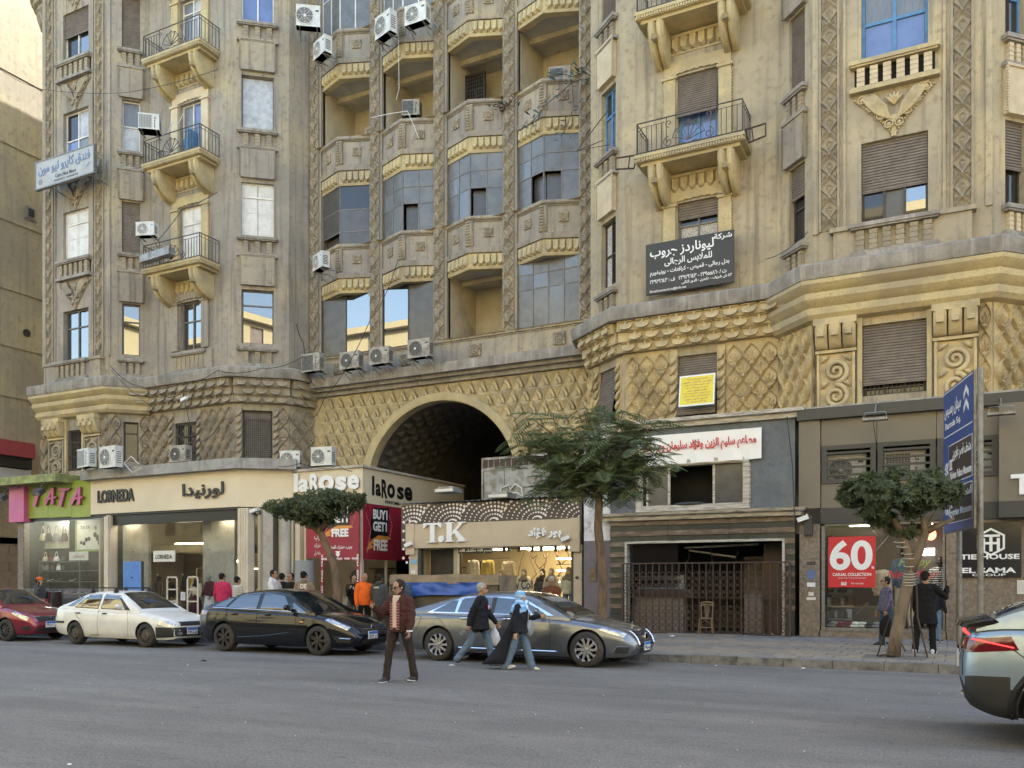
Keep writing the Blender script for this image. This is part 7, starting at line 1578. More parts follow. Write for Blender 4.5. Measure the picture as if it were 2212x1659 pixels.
# ---------------------------------------------------------------- people
for n,a,b in (('skin',(.36,.215,.15),(.32,.185,.125)),('skin_pale',(.48,.31,.23),(.43,.27,.195)),('skin_dark',(.24,.14,.095),(.21,.12,.08)),('hair_black',(.012,.010,.009),(.02,.017,.015)),('hair_grey',(.36,.36,.35),(.22,.22,.22)),('hair_dark',(.03,.02,.015),(.02,.014,.01)),('hair_blonde',(.22,.16,.10),(.15,.11,.07)),
  ('puffer_brown',(.062,.026,.022),(.048,.020,.018)),('trousers_brown',(.034,.024,.021),(.026,.019,.017)),('cloth_navy',(.014,.015,.022),(.010,.011,.016)),('denim',(.13,.185,.26),(.09,.135,.20)),('denim_dark',(.05,.075,.115),(.04,.06,.09)),('cloth_black',(.010,.010,.011),(.007,.007,.008)),('cloth_pink',(.50,.035,.11),(.42,.03,.09)),('cloth_white',(.66,.67,.74),(.58,.59,.66)),('cloth_beige',(.27,.215,.165),(.23,.18,.14)),('cloth_orange',(.80,.15,.018),(.70,.125,.015)),('cloth_grey',(.075,.077,.08),(.06,.062,.065)),('cloth_rust',(.15,.055,.030),(.12,.044,.025)),('cloth_cream',(.62,.55,.43),(.54,.47,.36)),('cloth_wine',(.075,.012,.022),(.06,.010,.018)),('cloth_mustard',(.55,.40,.13),(.46,.33,.10)),('cloth_sand',(.40,.32,.22),(.34,.27,.18)),('cap_orange',(.75,.17,.02),(.65,.14,.02)),('shirt_pale',(.62,.50,.46),(.55,.44,.4))):
    mat(n,a,b,9 if 'denim' in n else 6,.85 if 'skin' not in n else .5,.15 if 'skin' not in n else 0,70,coord='O',spec=.25,lo=.35,hi=.65)
mat('sole',(.68,.67,.64),rough=.6); mat('shoe_dark',(.03,.026,.024),rough=.6); mat('lens',(.008,.008,.008),rough=.05); mat('mannequin_skin',(.55,.42,.32),rough=.4); mat('mannequin_dark',(.02,.02,.02),rough=.3)
banded('stripe_bw',(.70,.68,.66),(.03,.028,.03),17,'Z',.42); banded('check_purple',(.10,.085,.125),(.22,.20,.25),34,'Z',.3,(.055,.045,.075),'X',22); banded('check_wine',(.16,.035,.04),(.55,.46,.42),22,'Z',.12,(.45,.38,.34),'X',24); banded('hijab_blue',(.20,.42,.72),(.10,.27,.56),30,'X',.4,(.42,.58,.80),'Z',11)
def remeshed(name,mb,voxel,m,smooth=2,wr=0,ws=9,seed=0):
    me=mb.mesh('tmp','skin'); o=bpy.data.objects.new('tmp',me); COL.objects.link(o)
    k=o.modifiers.new('r','REMESH'); k.mode='VOXEL'; k.voxel_size=voxel; k.use_smooth_shade=True
    if smooth: k=o.modifiers.new('s','SMOOTH'); k.iterations=smooth; k.factor=.5
    dg=bpy.context.evaluated_depsgraph_get(); dg.update(); r=bpy.data.meshes.new_from_object(o.evaluated_get(dg)); bpy.data.objects.remove(o); bpy.data.meshes.remove(me)
    if wr:
        n=len(r.vertices); co=[0]*(3*n); no=[0]*(3*n); r.vertices.foreach_get('co',co); r.vertices.foreach_get('normal',no)
        for i in range(n):
            p=Vector(co[3*i:3*i+3]); d=wr*(noise.noise(Vector((p.x*ws+seed,p.y*ws,p.z*ws*1.5)))+.6*noise.noise(Vector((p.x*ws*.7-seed,p.y*ws*.7,(p.z+p.x*.6)*ws*2.6))))
            for k in range(3): co[3*i+k]+=no[3*i+k]*d
        r.vertices.foreach_set('co',co); r.update()
    r.name=name; r.materials.clear(); r.materials.append(MATS[m]); r.polygons.foreach_set('use_smooth',[True]*len(r.polygons)); r.polygons.foreach_set('material_index',[0]*len(r.polygons)); return r
_hn=[0]
def hash_n():
    _hn[0]+=1; return (_hn[0]*7919%97)/9.7
def loft(mb,secs,n=14):
    """closed loft of elliptic sections (centre, rx, ry) lying across the path"""
    vs=[]; k=len(secs)
    for i,(c,rx,ry) in enumerate(secs):
        c=Vector(c); d=(Vector(secs[min(i+1,k-1)][0])-Vector(secs[max(i-1,0)][0])).normalized()
        ax=Vector((1,0,0)); ax=(ax-d*ax.dot(d)).normalized(); ay=d.cross(ax)
        for j in range(n): t=2*PI*j/n; vs.append(c+ax*rx*math.cos(t)+ay*ry*math.sin(t))
    mb.add(vs,[(i*n+j,i*n+(j+1)%n,(i+1)*n+(j+1)%n,(i+1)*n+j) for i in range(k-1) for j in range(n)]+[tuple(range(n-1,-1,-1)),tuple(range((k-1)*n,k*n))])
def limb(mb,pts,rs,n=10):
    mb.tube(pts,rs,n)
    for p,r in zip(pts,rs): mb.ell(p,(r,r,r),8,6)
def hand(mb,wr,d,side,palm,curl=.5,sc=1):
    """palm and five fingers; d points along the forearm, palm is the palm normal"""
    d=Vector(d).normalized(); pn=Vector(palm); pn=(pn-d*pn.dot(d)).normalized(); ax=d.cross(pn)*side; wr=Vector(wr)
    c=wr+d*.045*sc; Mx=Matrix((ax,d,pn)).transposed()
    mb.ell(wr+d*.05*sc,(.040*sc,.050*sc,.017*sc),10,7,Mx)
    for i,(o,l) in enumerate(((-.030,.064),(-.010,.076),(.011,.072),(.031,.056))):
        p=wr+d*.088*sc+ax*o*sc; q=[p]; dd=d.copy()
        for k in range(3):
            a=curl*(.5+.35*k)+.05*i; dd=(d*math.cos(a)+pn*math.sin(a)).normalized(); q.append(q[-1]+dd*l*sc*(.42,.33,.25)[k])
        mb.tube(q,[.0098*sc,.0095*sc,.0088*sc,.007*sc],6)
    t0=wr+d*.025*sc-ax*.032*sc; t1=t0+(d*.6-ax*.75+pn*.3).normalized()*.038*sc; t2=t1+(d*.9-ax*.1+pn*.5*(1+curl)).normalized()*.034*sc
    mb.tube([wr+d*.02*sc,t0,t1,t2],[.014*sc,.013*sc,.0115*sc,.008*sc],6)
def person(label,M,H=1.72,pose={},skin='skin',hair='hair_black',top='cloth_navy',legs='denim',shoes='shoe_dark',bulk=1.,voxel=.012,hood=False,long_coat=0,wr=.010,sole='sole',open_front=None,girth=1.,cat='person',group=None,hat=None,face=True,bald=0,skirt=None,name='person',glasses=None,hijab=None,loose=1.,nohead=False,collar=None):
    """standing figure facing local -y; pose angles in degrees"""
    P=dict(la=(8,12,15),ra=(8,12,15),ll=(0,4,3),rl=(0,4,3),lean=0,turn=0,nod=0,tilt=0,twist=0); P.update(pose); s=H/1.72
    t=thing(name,label,cat,M,group)
    def ang(p,a,sd): p,a=R(p),R(a); return Vector((sd*math.sin(a)*math.cos(p*.3),-math.sin(p)*math.cos(a*.5),-math.cos(p)*math.cos(a)))
    # legs first: the lower foot carries the figure
    hipw=.095; J={}
    for sd,k in ((1,'l'),(-1,'r')):
        hp,kn,ab=P[k+'l']; h=Vector((sd*hipw,0,0)); d1=ang(hp,ab,sd); knee=h+d1*.42; d2=ang(hp-kn,ab*.6,sd); ank=knee+d2*.415; J[k]=(h,knee,ank,hp-kn)
    low=min(J['l'][2].z-.085*math.cos(R(J['l'][3]))-(.05 if abs(J['l'][3])>20 else 0)*0,J['r'][2].z-.085*math.cos(R(J['r'][3])))
    pz=-low; pel=Vector((0,0,pz)); up=Vector((0,-math.sin(R(P['lean'])),math.cos(R(P['lean']))))
    for k in 'lr': J[k]=tuple(q+pel for q in J[k][:3])+(J[k][3],)
    ch=pel+up*.37; nk=pel+up*.535; tw=Matrix.Rotation(R(P['twist']),3,'Z')
    HS=1.07
    hd=nk+Vector((0,-.02-math.sin(R(P['lean']+P['nod']*.5))*.10,.125)); HM=Matrix.Rotation(R(P['turn']),3,'Z')@Matrix.Rotation(R(P['nod']),3,'X')@Matrix.Rotation(R(P['tilt']),3,'Y')
    A={}
    for sd,k in ((1,'l'),(-1,'r')):
        p,ab,fl=P[k+'a'][:3]; inn=P[k+'a'][3] if len(P[k+'a'])>3 else 0
        sh=ch+up*.078+tw@Vector((sd*.172,0,0)); d1=tw@ang(p,ab,sd); el=sh+d1*.285; d2=tw@ang(p+fl,ab*.5-inn,sd); wri=el+d2*.25; A[k]=(sh,el,wri,d2)
    S=Matrix.Diagonal((s,s,s,1))
    def out(name_,mb,m,vx=None,sm=2,w=0,ws=9,sub=None):
        for i,v in enumerate(mb.v): mb.v[i]=(v[0]*s,v[1]*s,v[2]*s)
        me=remeshed(name_,mb,(vx or voxel)*s,m,sm,w,ws,(hash_n())*5); o=bpy.data.objects.new(name_,me); return link(o,sub or t,W[t.name])
    # body: one continuous surface
    b=MB(); loft(b,[(pel-up*.06,.11,.085),(pel+up*.06,.135,.09),(pel+up*.22,.125,.085),(ch,.145,.095),(ch+up*.10,.13,.085),(ch+up*.15,.07,.06)])
    limb(b,[ch+up*.10,nk+up*.02,hd],[.062,.055,.05])
    for sd,k in ((1,'l'),(-1,'r')):
        sh,el,wri,d2=A[k]; limb(b,[sh,el,wri],[.048,.037,.026]); h,kn,an,_=J[k]; limb(b,[h,kn,an],[.075,.05,.036]); b.ell(an+Vector((0,-.03,-.035)),(.030,.05,.028),8,6)
        pm=P.get(k+'palm') or (tw@Vector((-sd,0,0))); hand(b,wri,d2,sd if k=='l' else sd,pm,P.get(k+'curl',.5),1.04)
    hm=MB()
    if not nohead:
        def hp(x,y,z): return hd+HM0@Vector((x,y,z))*HS
        HM0=HM; HM=HM0@Matrix.Scale(HS,3); R3=HM
        b.ell(hp(0,.012,.03),(.074,.092,.088),14,10,R3); b.ell(hp(0,-.022,-.03),(.060,.068,.078),12,8,R3); b.ell(hp(0,-.045,-.078),(.036,.036,.026),8,6,R3)
        b.ell(hp(0,-.098,-.012),(.013,.020,.022),8,6,R3); b.tube([hp(0,-.084,.028),hp(0,-.108,-.016)],[.010,.014],6)
        for sd in (-1,1): b.ell(hp(sd*.074,.012,-.006),(.010,.020,.030),7,5,R3)
        b.ell(hp(0,-.086,-.052),(.022,.010,.010),7,5,R3); b.ell(hp(0,-.078,.036),(.055,.014,.010),8,5,R3)
    out('body',b,skin,min(voxel,.0095),1)
    if not nohead and face:
        e=MB()
        for sd in (-1,1): e.ell(hp(sd*.030,-.083,.016),(.012,.006,.006),8,5,HM); e.tube([hp(sd*.016,-.090,.036),hp(sd*.034,-.090,.040),hp(sd*.050,-.078,.034)],.0045,5)
        e.tube([hp(-.022,-.090,-.052),hp(0,-.097,-.053),hp(.022,-.090,-.052)],.0032,5)
        for i,v in enumerate(e.v): e.v[i]=tuple(q*s for q in v)
        obj('eyes',e,'hair_dark',t,None,True)
    if not nohead and hair and not hijab:
        q=MB(); q.ell(hp(0,.032,.050),(.082,.088,.080),14,10,HM); q.ell(hp(0,.05,-.005),(.074,.060,.062),12,8,HM)
        for sd in (-1,1): q.ell(hp(sd*.068,.0,.03),(.014,.035,.035),8,6,HM)
        o=out('hair',q,hair,.009,1,.004,40)
    if hat:
        q=MB(); q.ell(hp(0,.010,.070),(.090,.104,.066),14,8,HM); q.ell(hp(0,-.115,.050),(.066,.070,.010),12,6,HM); out('cap',q,hat,.008,1)
    if glasses:
        q=MB()
        for sd in (-1,1): q.ell(hp(sd*.033,-.094,.014),(.027,.008,.021),10,6,HM) if glasses=='dark' else q.tube([hp(sd*.033+.024*math.cos(R(a)),-.098,.014+.018*math.sin(R(a))) for a in range(0,361,45)],.003,4); q.tube([hp(sd*.058,-.088,.020),hp(sd*.078,.0,.012)],.0035,4)
        q.tube([hp(-.012,-.098,.018),hp(.012,-.098,.018)],.003,4)
        for i,v in enumerate(q.v): q.v[i]=tuple(z*s for z in v)
        obj('glasses',q,'lens',t,None,True)
    # trousers
    q=MB(); lo=loose; loft(q,[(pel-up*.09,.135*girth,.105*girth),(pel+up*.02,.165*girth,.125*girth),(pel+up*.12,.150*girth,.115*girth)])
    for k in 'lr':
        h,kn,an,_=J[k]; an2=an+(an-kn).normalized()*.035; limb(q,[h+Vector((0,0,-.02)),h.lerp(kn,.5),kn,kn.lerp(an,.5),an2],[.098*girth,.088,.070*lo,.066*lo,.068*lo])
    if skirt:
        q=MB(); c0=pel+up*.12; c1=Vector((0,0,.12)); loft(q,[(c0,.15,.12),(c0.lerp(c1,.3),.19,.16),(c0.lerp(c1,.7),.26,.22),(c1,.31,.26)],18)
    out('skirt' if skirt else 'trousers',q,skirt or legs,None,2,.007,8)
    # shoes
    for k in 'lr':
        h,kn,an,a=J[k]; q=MB(); Rm=Matrix.Rotation(R(min(0,a)*.75) if a<0 else R(max(0,a)*.6),3,'X'); f=lambda x,y,z:an+Rm@Vector((x,y,z))
        loft(q,[(f(0,.075,-.04),.038,.040),(f(0,.03,-.03),.048,.056),(f(0,-.08,-.05),.052,.040),(f(0,-.165,-.058),.046,.028),(f(0,-.205,-.064),.026,.016)]); q.ell(f(0,.01,-.0),(.052,.060,.055),8,6)
        so=MB(); loft(so,[(f(0,.075,-.078),.034,.012),(f(0,.0,-.078),.042,.014),(f(0,-.10,-.08),.050,.014),(f(0,-.18,-.078),.042,.012),(f(0,-.212,-.074),.022,.010)])
        o=out('shoe',q,shoes,.011,1); out('sole',so,sole,.009,0,sub=o)
    # upper garment
    bk=bulk; g=girth; q=MB()
    loft(q,[(pel-up*.07,.165*bk*g,.125*bk*g),(pel+up*.06,.172*bk*g,.135*bk*g),(pel+up*.20,.166*bk*g,.132*bk*g),(ch-up*.04,.178*bk,.125*bk),(ch+up*.07,.170*bk,.108*bk),(ch+up*.13,.11*bk,.078*bk),(nk-up*.005,.066,.062)],18)
    for k in 'lr':
        sh,el,wri,d2=A[k]; sl=wri-d2*.012; limb(q,[sh,sh.lerp(el,.5),el,el.lerp(sl,.55),sl],[.069*bk,.069*bk,.061*bk,.055*bk,.044*bk]); limb(q,[nk-up*.035,sh+up*.012],[.060,.052*bk])
    if hood: 
        q.ell(nk+Vector((0,.055,.0)),(.105,.075,.075),12,8); q.ell(nk+Vector((0,.0,-.01)),(.088,.085,.045),12,6)
    if collar: q.lathe([(.070,-.02),(.082,.03),(.078,.075),(.066,.075),(.06,.0)],14,Matrix.Translation(nk)@Matrix.Rotation(R(P['lean']),4,'X'))
    if long_coat:
        c1=Vector((0,0,pz-long_coat)); c0=pel+up*.05; loft(q,[(c0+up*.1,.165*bk*g,.13*bk*g),(c0,.178*bk*g,.14*bk*g),(c0.lerp(c1,.5),.195*bk*g,.155*bk*g),(c1,.215*bk*g,.17*bk*g)],18)
        for k in 'lr': h,kn,an,_=J[k]; l=min(1,long_coat/.42); limb(q,[h,h.lerp(kn,l)],[.11,.11])
    tp=out('jacket' if bulk>1.02 or long_coat else 'top',q,top,None,2,wr,8)
    if open_front:
        z=MB(); loft(z,[(pel+up*.0-Vector((0,.040+.10*bk*g-.06,0)),.045,.05),(pel+up*.2-Vector((0,.040+.10*bk*g-.06,0)),.05,.055),(ch-Vector((0,.075*bk-.03+.02,0)),.05,.05),(ch+up*.12-Vector((0,.055,0)),.035,.035)],12); out('shirt',z,open_front,.012,1,.003,14)
    if hijab:
        z=MB(); z.ell(hp(0,.018,.030),(.092,.108,.108),14,10,HM); z.ell(hp(0,.03,-.05),(.086,.082,.085),12,8,HM); loft(z,[(nk+Vector((0,.0,.05)),.09,.09),(nk-up*.02,.14,.125),(ch+up*.06+Vector((0,.01,0)),.212*bk,.142*bk),(ch-up*.03+Vector((0,.03,0)),.205*bk,.135*bk),(ch-up*.10+Vector((0,.06,0)),.15,.10)],16)
        z2=MB(); o=out('headscarf',z,hijab,.011,2,.009,12)
        f=MB(); f.ell(hp(0,-.066,-.012),(.052,.040,.070),12,8,HM); f.ell(hp(0,-.106,-.012),(.012,.018,.02),8,5,HM)
        for i,v in enumerate(f.v): f.v[i]=tuple(z_*s for z_ in v)
        obj('face',f,skin,t,None,True)
    t['_h']=s; PEO[t.name]=dict(A={k:tuple(W[t.name]@(q*s) for q in A[k][:3]) for k in A},J=J,s=s,t=t,ch=W[t.name]@(ch*s),pel=W[t.name]@(pel*s),nk=W[t.name]@(nk*s),chl=ch*s,pell=pel*s)
    del t['_h']
    return t
PEO={}
def fa(x,deg):
    d=ray(x,1262); return R(deg)+math.atan2(-d[0],d[1])      # turned from facing the viewer's standpoint
def stand(x,v,ytop,z0=PZ):
    p=at(x,ytop,v); return Vector((p.x,v,z0)),p.z-z0
def back_text(t,lines,zc,h,m,y=.0,back=True,w=.2,z=None):
    D=PEO[t.name]; c=D['chl']; yy=(c.y+y)
    for i,l in enumerate(lines):
        M=W[t.name]@Matrix.Translation((0,yy,c.z+zc-i*h*1.15))@(Matrix.Rotation(PI,4,'Z') if back else Matrix()); letters(l,0,0,h,t,M,m,.003,.03,w if len(l)>1 else None,0)
# the three crossing the road and the two on the pavement (bigger in view: finer surface)
p=ground(864,1471); 
man=person('man in sunglasses and brown puffer jacket crossing the road with one hand raised',T(p.x,p.y,0,fa(864,-30)),1.70,dict(rl=(13,8,8),ll=(-6,3,10),ra=(22,22,98,4),la=(4,13,22),turn=-26,nod=14,lean=2,rcurl=.9,rpalm=(.2,-.6,.3),lcurl=1.1),top='puffer_brown',legs='trousers_brown',shoes='shoe_dark',bulk=1.24,voxel=.0095,wr=.018,open_front='shirt_pale',glasses='dark',hair='hair_dark',collar=True,girth=1.04)
q=MB(); D=PEO[man.name]
for sx in (.055,-.058): q.box(sx-.022,sx+.022,-.188*1.0,-.15,D['pell'].z-.03,D['chl'].z+.06)
obj('shirt_front',q,'check_wine',man,W[man.name]); obj('shirt',MB().box(-.037,.034,-.180,-.14,D['pell'].z+.0,D['chl'].z+.12).box(-.045,.045,-.150,-.06,D['chl'].z+.08,D['chl'].z+.16),'shirt_pale',man,W[man.name])
wl=D['A']['l'][2]; tag(obj('mobile_phone',MB().box(-.035,.035,-.012,.012,-.07,.07),'black',None,Matrix.Translation(wl+Vector((-.03,-.04,-.10)))@Matrix.Rotation(R(20),4,'Y')),'dark phone held in the lowered hand of the man in the brown jacket','phone')
obj('cuff',MB().lathe([(.052,-.012),(.054,.012)],12,Matrix.Translation(wl-Vector((0,0,.0)))),'cloth_white',man,Matrix())
p=ground(1036,1438)
cm=person('grey haired man in navy jacket and jeans striding beside the grey car',T(p.x,p.y,0,fa(1036,72)),1.68,dict(rl=(-22,16,2),ll=(20,5,2),ra=(-26,10,12),la=(18,8,20),turn=4,lean=4,rcurl=1.0,lcurl=1.0),top='cloth_navy',legs='denim',shoes='shoe_dark',bulk=1.10,voxel=.0095,wr=.012,hair='hair_grey',glasses='clear',girth=1.10,long_coat=.14,open_front='cloth_navy',sole='shoe_dark',loose=1.15,skin='skin')
D=PEO[cm.name]; 
wr_=D['A']['r'][2]; b=MB().lathe([(.001,-.10),(.030,-.10),(.032,.04),(.028,.06),(.012,.085),(.012,.11),(.001,.11)],12); tag(obj('water_bottle',b,'bottle',None,Matrix.Translation(wr_+Vector((-.08,-.03,-.12)))@Matrix.Rotation(R(52),4,'Y'),True),'clear empty plastic bottle held by the man in the navy jacket','bottle')
wl=D['A']['l'][2]
def carrier(c,w,h,m,label,rot=0):
    b=MB(); n=12; vs=[]
    for k,(z,f,d) in enumerate(((0,.55,.5),(.12,.95,.95),(.45,1,1),(.75,.75,.7),(.95,.25,.3),(1.0,.12,.15))):
        for i in range(n): q=2*PI*i/n; rr=1+.10*math.sin(3*q+k*1.3); vs.append((w/2*f*rr*math.cos(q),w*.28*d*rr*math.sin(q),(z-1)*h))
    b.add(vs,[(j*n+i,j*n+(i+1)%n,(j+1)*n+(i+1)%n,(j+1)*n+i) for j in range(5) for i in range(n)]+[tuple(range(n-1,-1,-1))]); b.tube([(-.03,0,-.02),(0,0,.07),(.03,0,-.02)],.008,5)
    return tag(obj('carrier_bag',b,m,None,Matrix.Translation(c)@Matrix.Rotation(rot,4,'Z'),50),label,'bag')
carrier(wl+Vector((-.02,-.02,-.10)),.24,.36,'cloth_white','white plastic bag carried low by the grey haired man')
obj('shirt_print',MB().lathe([(.06,0),(.06,.004)],14,Matrix.Translation((-.02,D['chl'].y-.163,D['chl'].z-.06))@Matrix.Rotation(R(90),4,'X')),'poster_red',cm,W[cm.name]); obj('shirt_print',MB().lathe([(.04,0),(.04,.004)],12,Matrix.Translation((-.02,D['chl'].y-.169,D['chl'].z-.06))@Matrix.Rotation(R(90),4,'X')),'cloth_white',cm,W[cm.name])
p=ground(1120,1446)
wm=person('woman in light blue headscarf and long navy coat walking beside the grey car',T(p.x,p.y,0,fa(1120,74)),1.52,dict(rl=(-14,8,2),ll=(19,4,3),ra=(-10,10,14),la=(30,6,70),turn=0,lean=3,lcurl=1.0),top='cloth_navy',legs='denim',shoes='cloth_cream',bulk=1.12,voxel=.0095,wr=.012,girth=1.2,hijab='hijab_blue',skin='skin_pale',hair=None,long_coat=.08,loose=1.4)
# the tail of the open coat streams behind her
b=MB(); D=PEO[wm.name]; n=10
vs=[]
for i in range(n+1):
    q=i/n; y0=.06+.62*q**1.4; z=D['pell'].z+.30-(D['pell'].z+.18)*q
    vs+=[(-.20-.02*q,y0*.35-.02,z),(-.17-.05*math.sin(q*6),y0,z-.02),(.0,y0+.05*math.sin(q*4),z-.03),(.13,y0*.8,z-.02),(.17,y0*.3,z)]
b.add(vs,[(i*5+j,i*5+j+1,(i+1)*5+j+1,(i+1)*5+j) for i in range(n) for j in range(4)])
me=b.mesh('coat_tail','cloth_navy',True); o=bpy.data.objects.new('coat_tail',me); link(o,wm); md=o.modifiers.new('t','SOLIDIFY'); md.thickness=.02
tag(obj('shoulder_bag',MB().ell((0,0,0),(.05,.13,.16),10,8).tube([(0,-.08,.12),(-.02,-.03,.5),(0,.06,.12)],.008,5),'leather_grey',None,Matrix.Translation(PEO[wm.name]['A']['l'][1]+Vector((.06,-.06,-.18)))),'pale blue grey shoulder bag at the side of the woman in the headscarf','bag')
p=ground(1914,1394,PZ)
sm=person('heavy man in purple checked shirt and jeans on the pavement by the tree',T(p.x,p.y,PZ,fa(1914,-68)),1.64,dict(rl=(6,4,3),ll=(-8,6,3),la=(-2,12,25),ra=(5,10,15),turn=-10,lcurl=1.1),top='check_purple',legs='denim_dark',bulk=1.02,girth=1.22,voxel=.0105,wr=.010,glasses='clear',sole='shoe_dark',bald=1,hair='hair_dark',loose=1.15)
carrier(PEO[sm.name]['A']['l'][2]+Vector((.0,-.04,-.10)),.34,.50,'cloth_black','black plastic carrier bag held by the man in the checked shirt')
p=ground(1999,1411,PZ)
bm=person('man in long black coat and white trainers seen from behind, phone at his ear',T(p.x,p.y,PZ,fa(1999,166)),1.74,dict(rl=(4,5,4),ll=(-4,6,7),la=(14,10,10),ra=(28,40,118,20),turn=-14,rcurl=1.0),top='cloth_black',legs='cloth_black',shoes='cloth_white',bulk=1.10,voxel=.0105,wr=.010,long_coat=.30,girth=1.02)
D=PEO[bm.name]; tag(obj('mobile_phone',MB().box(-.012,.012,-.035,.035,-.07,.07),'black',None,Matrix.Translation(D['A']['r'][2]+Vector((-.02,.0,.07)))@Matrix.Rotation(R(15),4,'Y')),'black phone held to the ear of the man in the black coat','phone')
# people on the pavement behind the cars
def by(x,v,ytop,deg,label,**k):
    p,H=stand(x,v,ytop); return person(label,T(p.x,p.y,PZ,fa(x,deg)),H,**k)
t=by(84,19.6,1246,55,'man in orange cap and dark jacket on the phone before the bag shop',pose=dict(ra=(35,30,125,15),la=(10,10,40)),top='cloth_grey',legs='cloth_black',bulk=1.12,hat='cap_orange')
D=PEO[t.name]; tag(obj('mobile_phone',MB().box(-.012,.012,-.035,.035,-.07,.07),'black',None,Matrix.Translation(D['A']['r'][2]+Vector((.0,-.02,.07)))),'small phone held by the man in the orange cap','phone')
by(480,20.6,1237,160,'man in bright pink sweater and grey trousers seen from behind',pose=dict(turn=-25,ra=(10,12,30),la=(10,12,30)),top='cloth_pink',legs='cloth_grey',bulk=1.04,girth=1.05)
by(512,19.9,1244,120,'man in black and white striped sweater looking along the shop front',pose=dict(turn=10,ra=(15,10,40),la=(15,10,40)),top='stripe_bw',legs='cloth_black',bulk=1.02)
by(591,19.8,1230,60,'young man in pale hooded sweatshirt facing right',pose=dict(la=(25,8,60),ra=(25,8,60)),top='cloth_white',legs='cloth_grey',hood=True,bulk=1.04)
by(609,21.2,1237,150,'young man in black half hidden behind the pale sweatshirt',top='cloth_black',legs='cloth_black')
by(628,20.0,1237,-25,'smiling young man in black jacket over white shirt',pose=dict(turn=-12),top='cloth_black',legs='cloth_black',open_front='cloth_white',bulk=1.06)
t=by(657,19.7,1233,172,'young man in beige hooded sweatshirt with white letters on the back',pose=dict(turn=-35,ra=(15,18,50),la=(15,18,50)),top='cloth_beige',legs='cloth_black',hood=True,bulk=1.10); back_text(t,('DE','PT'),.02,.13,'white',.150,True,.17)
t=by(764,20.6,1241,20,'young man in black printed sweater holding up a phone',pose=dict(ra=(35,12,95,0),la=(20,10,60),nod=10,turn=-15),top='cloth_black',legs='cloth_grey'); back_text(t,('LES','H'),.05,.08,'white',-.150,False,.16)
D=PEO[t.name]; tag(obj('mobile_phone',MB().box(-.035,.035,-.008,.008,-.07,.07),'black',None,Matrix.Translation(D['A']['r'][2]+Vector((-.02,-.03,.08)))),'phone held up by the young man in the black printed sweater','phone')
by(786,19.8,1237,18,'shaven headed man in bright orange hooded sweatshirt and black trousers',pose=dict(nod=18,turn=15,ra=(6,10,18),la=(6,10,18)),top='cloth_orange',legs='cloth_black',hood=True,bulk=1.06,girth=1.08,hair=None,skin='skin')
t=by(819,19.9,1239,150,'man in dark grey hooded jacket with a white badge on the back',pose=dict(turn=10,rl=(10,5,4)),top='cloth_grey',legs='cloth_grey',hood=True,bulk=1.12,hair='hair_dark'); back_text(t,('coast',),.06,.045,'white',.158,True,.16)
by(1192,20.6,1245,-15,'man in rust brown jacket looking down at his hands before the beige shop',pose=dict(nod=26,ra=(28,6,78,22),la=(28,6,78,22)),top='cloth_rust',legs='cloth_grey',open_front='shirt_pale',bulk=1.10,hair='hair_grey',girth=1.05)
by(2020,24.6,1262,150,'man in white shirt glimpsed beyond the black coat at the menswear window',top='cloth_navy',legs='denim')
# mannequins in the shop windows
def manq(x,v,ytop,deg,label,zf=PZ,**k):
    p=at(x,ytop,v); k.setdefault('skin','mannequin_skin'); k.setdefault('hair',None); k.setdefault('face',False); k.setdefault('voxel',.014)
    return person(label,T(p.x,v,zf,R(deg)),max(1.3,p.z-zf),cat='mannequin',group='mannequins in the shop windows',name='mannequin',**k)
manq(424,25.95,1245,10,'mannequin in cream blouse and long wine skirt in the clothes shop window',zf=PZ+.1,top='cloth_cream',skirt='cloth_wine',legs='cloth_wine',nohead=False,hijab='cloth_black',skin='mannequin_dark')
manq(452,25.95,1240,-10,'mannequin in wine fur jacket and white skirt with bare silver head',zf=PZ+.1,top='cloth_wine',skirt='cloth_white',legs='cloth_white',bulk=1.15,wr=.02,skin='leather_grey')
manq(344,27.6,1244,0,'mannequin in pale knitted jacket deep inside the clothes shop',top='cloth_beige',legs='cloth_grey',skin='mannequin_dark')
by(369,28.3,1246,60,'dark haired shopper inside the clothes shop doorway',top='cloth_black',legs='cloth_black')
manq(549,26.55,1240,0,'mannequin in mustard jacket in the angled clothes shop window',zf=PZ+.2,top='cloth_mustard',legs='cloth_sand')
for x,yt,v,m,l,h,lb in ((1083,1232,26.75,'cloth_cream','cloth_cream','hair_blonde','mannequin in white fur coat with light wavy hair at the left of the beige window'),(1132,1228,26.8,'cloth_cream','cloth_wine','hair_blonde','mannequin in open cream coat over wine top in the beige shop window'),(1172,1228,27.1,'cloth_grey','cloth_grey','hair_dark','mannequin in grey coat at the back of the beige shop window'),(1191,1226,26.9,'cloth_sand','cloth_sand','hair_blonde','mannequin in sand coat near the right of the beige shop window'),(1228,1224,26.7,'cloth_cream','denim','hair_blonde','mannequin in cream cardigan and jeans at the right edge of the beige window')):
    manq(x,v,yt,0,lb,zf=PZ+.25,top=m,legs=l,hijab=h,bulk=1.12,open_front='cloth_wine',wr=.014)
def coat(x,y,v,m,label,h=1.0,w=.34):
    c=at(x,y,v); b=MB(); loft(b,[((0,0,-h),.8*w,.16),((0,0,-h*.5),.72*w,.15),((0,0,-.15),.6*w,.12),((0,0,-.03),.3*w,.06)],12); limb(b,[(-w*.5,0,-.12),(-w*.75,-.05,-.6)],[.08,.06]); limb(b,[(w*.5,0,-.12),(w*.75,-.05,-.6)],[.08,.06])
    o=bpy.data.objects.new('hanging_coat',remeshed('hanging_coat',b,.018,m,2,.014,8)); link(o,None,Matrix.Translation(c)); tag(o,label,'coat','coats hung inside the shops')
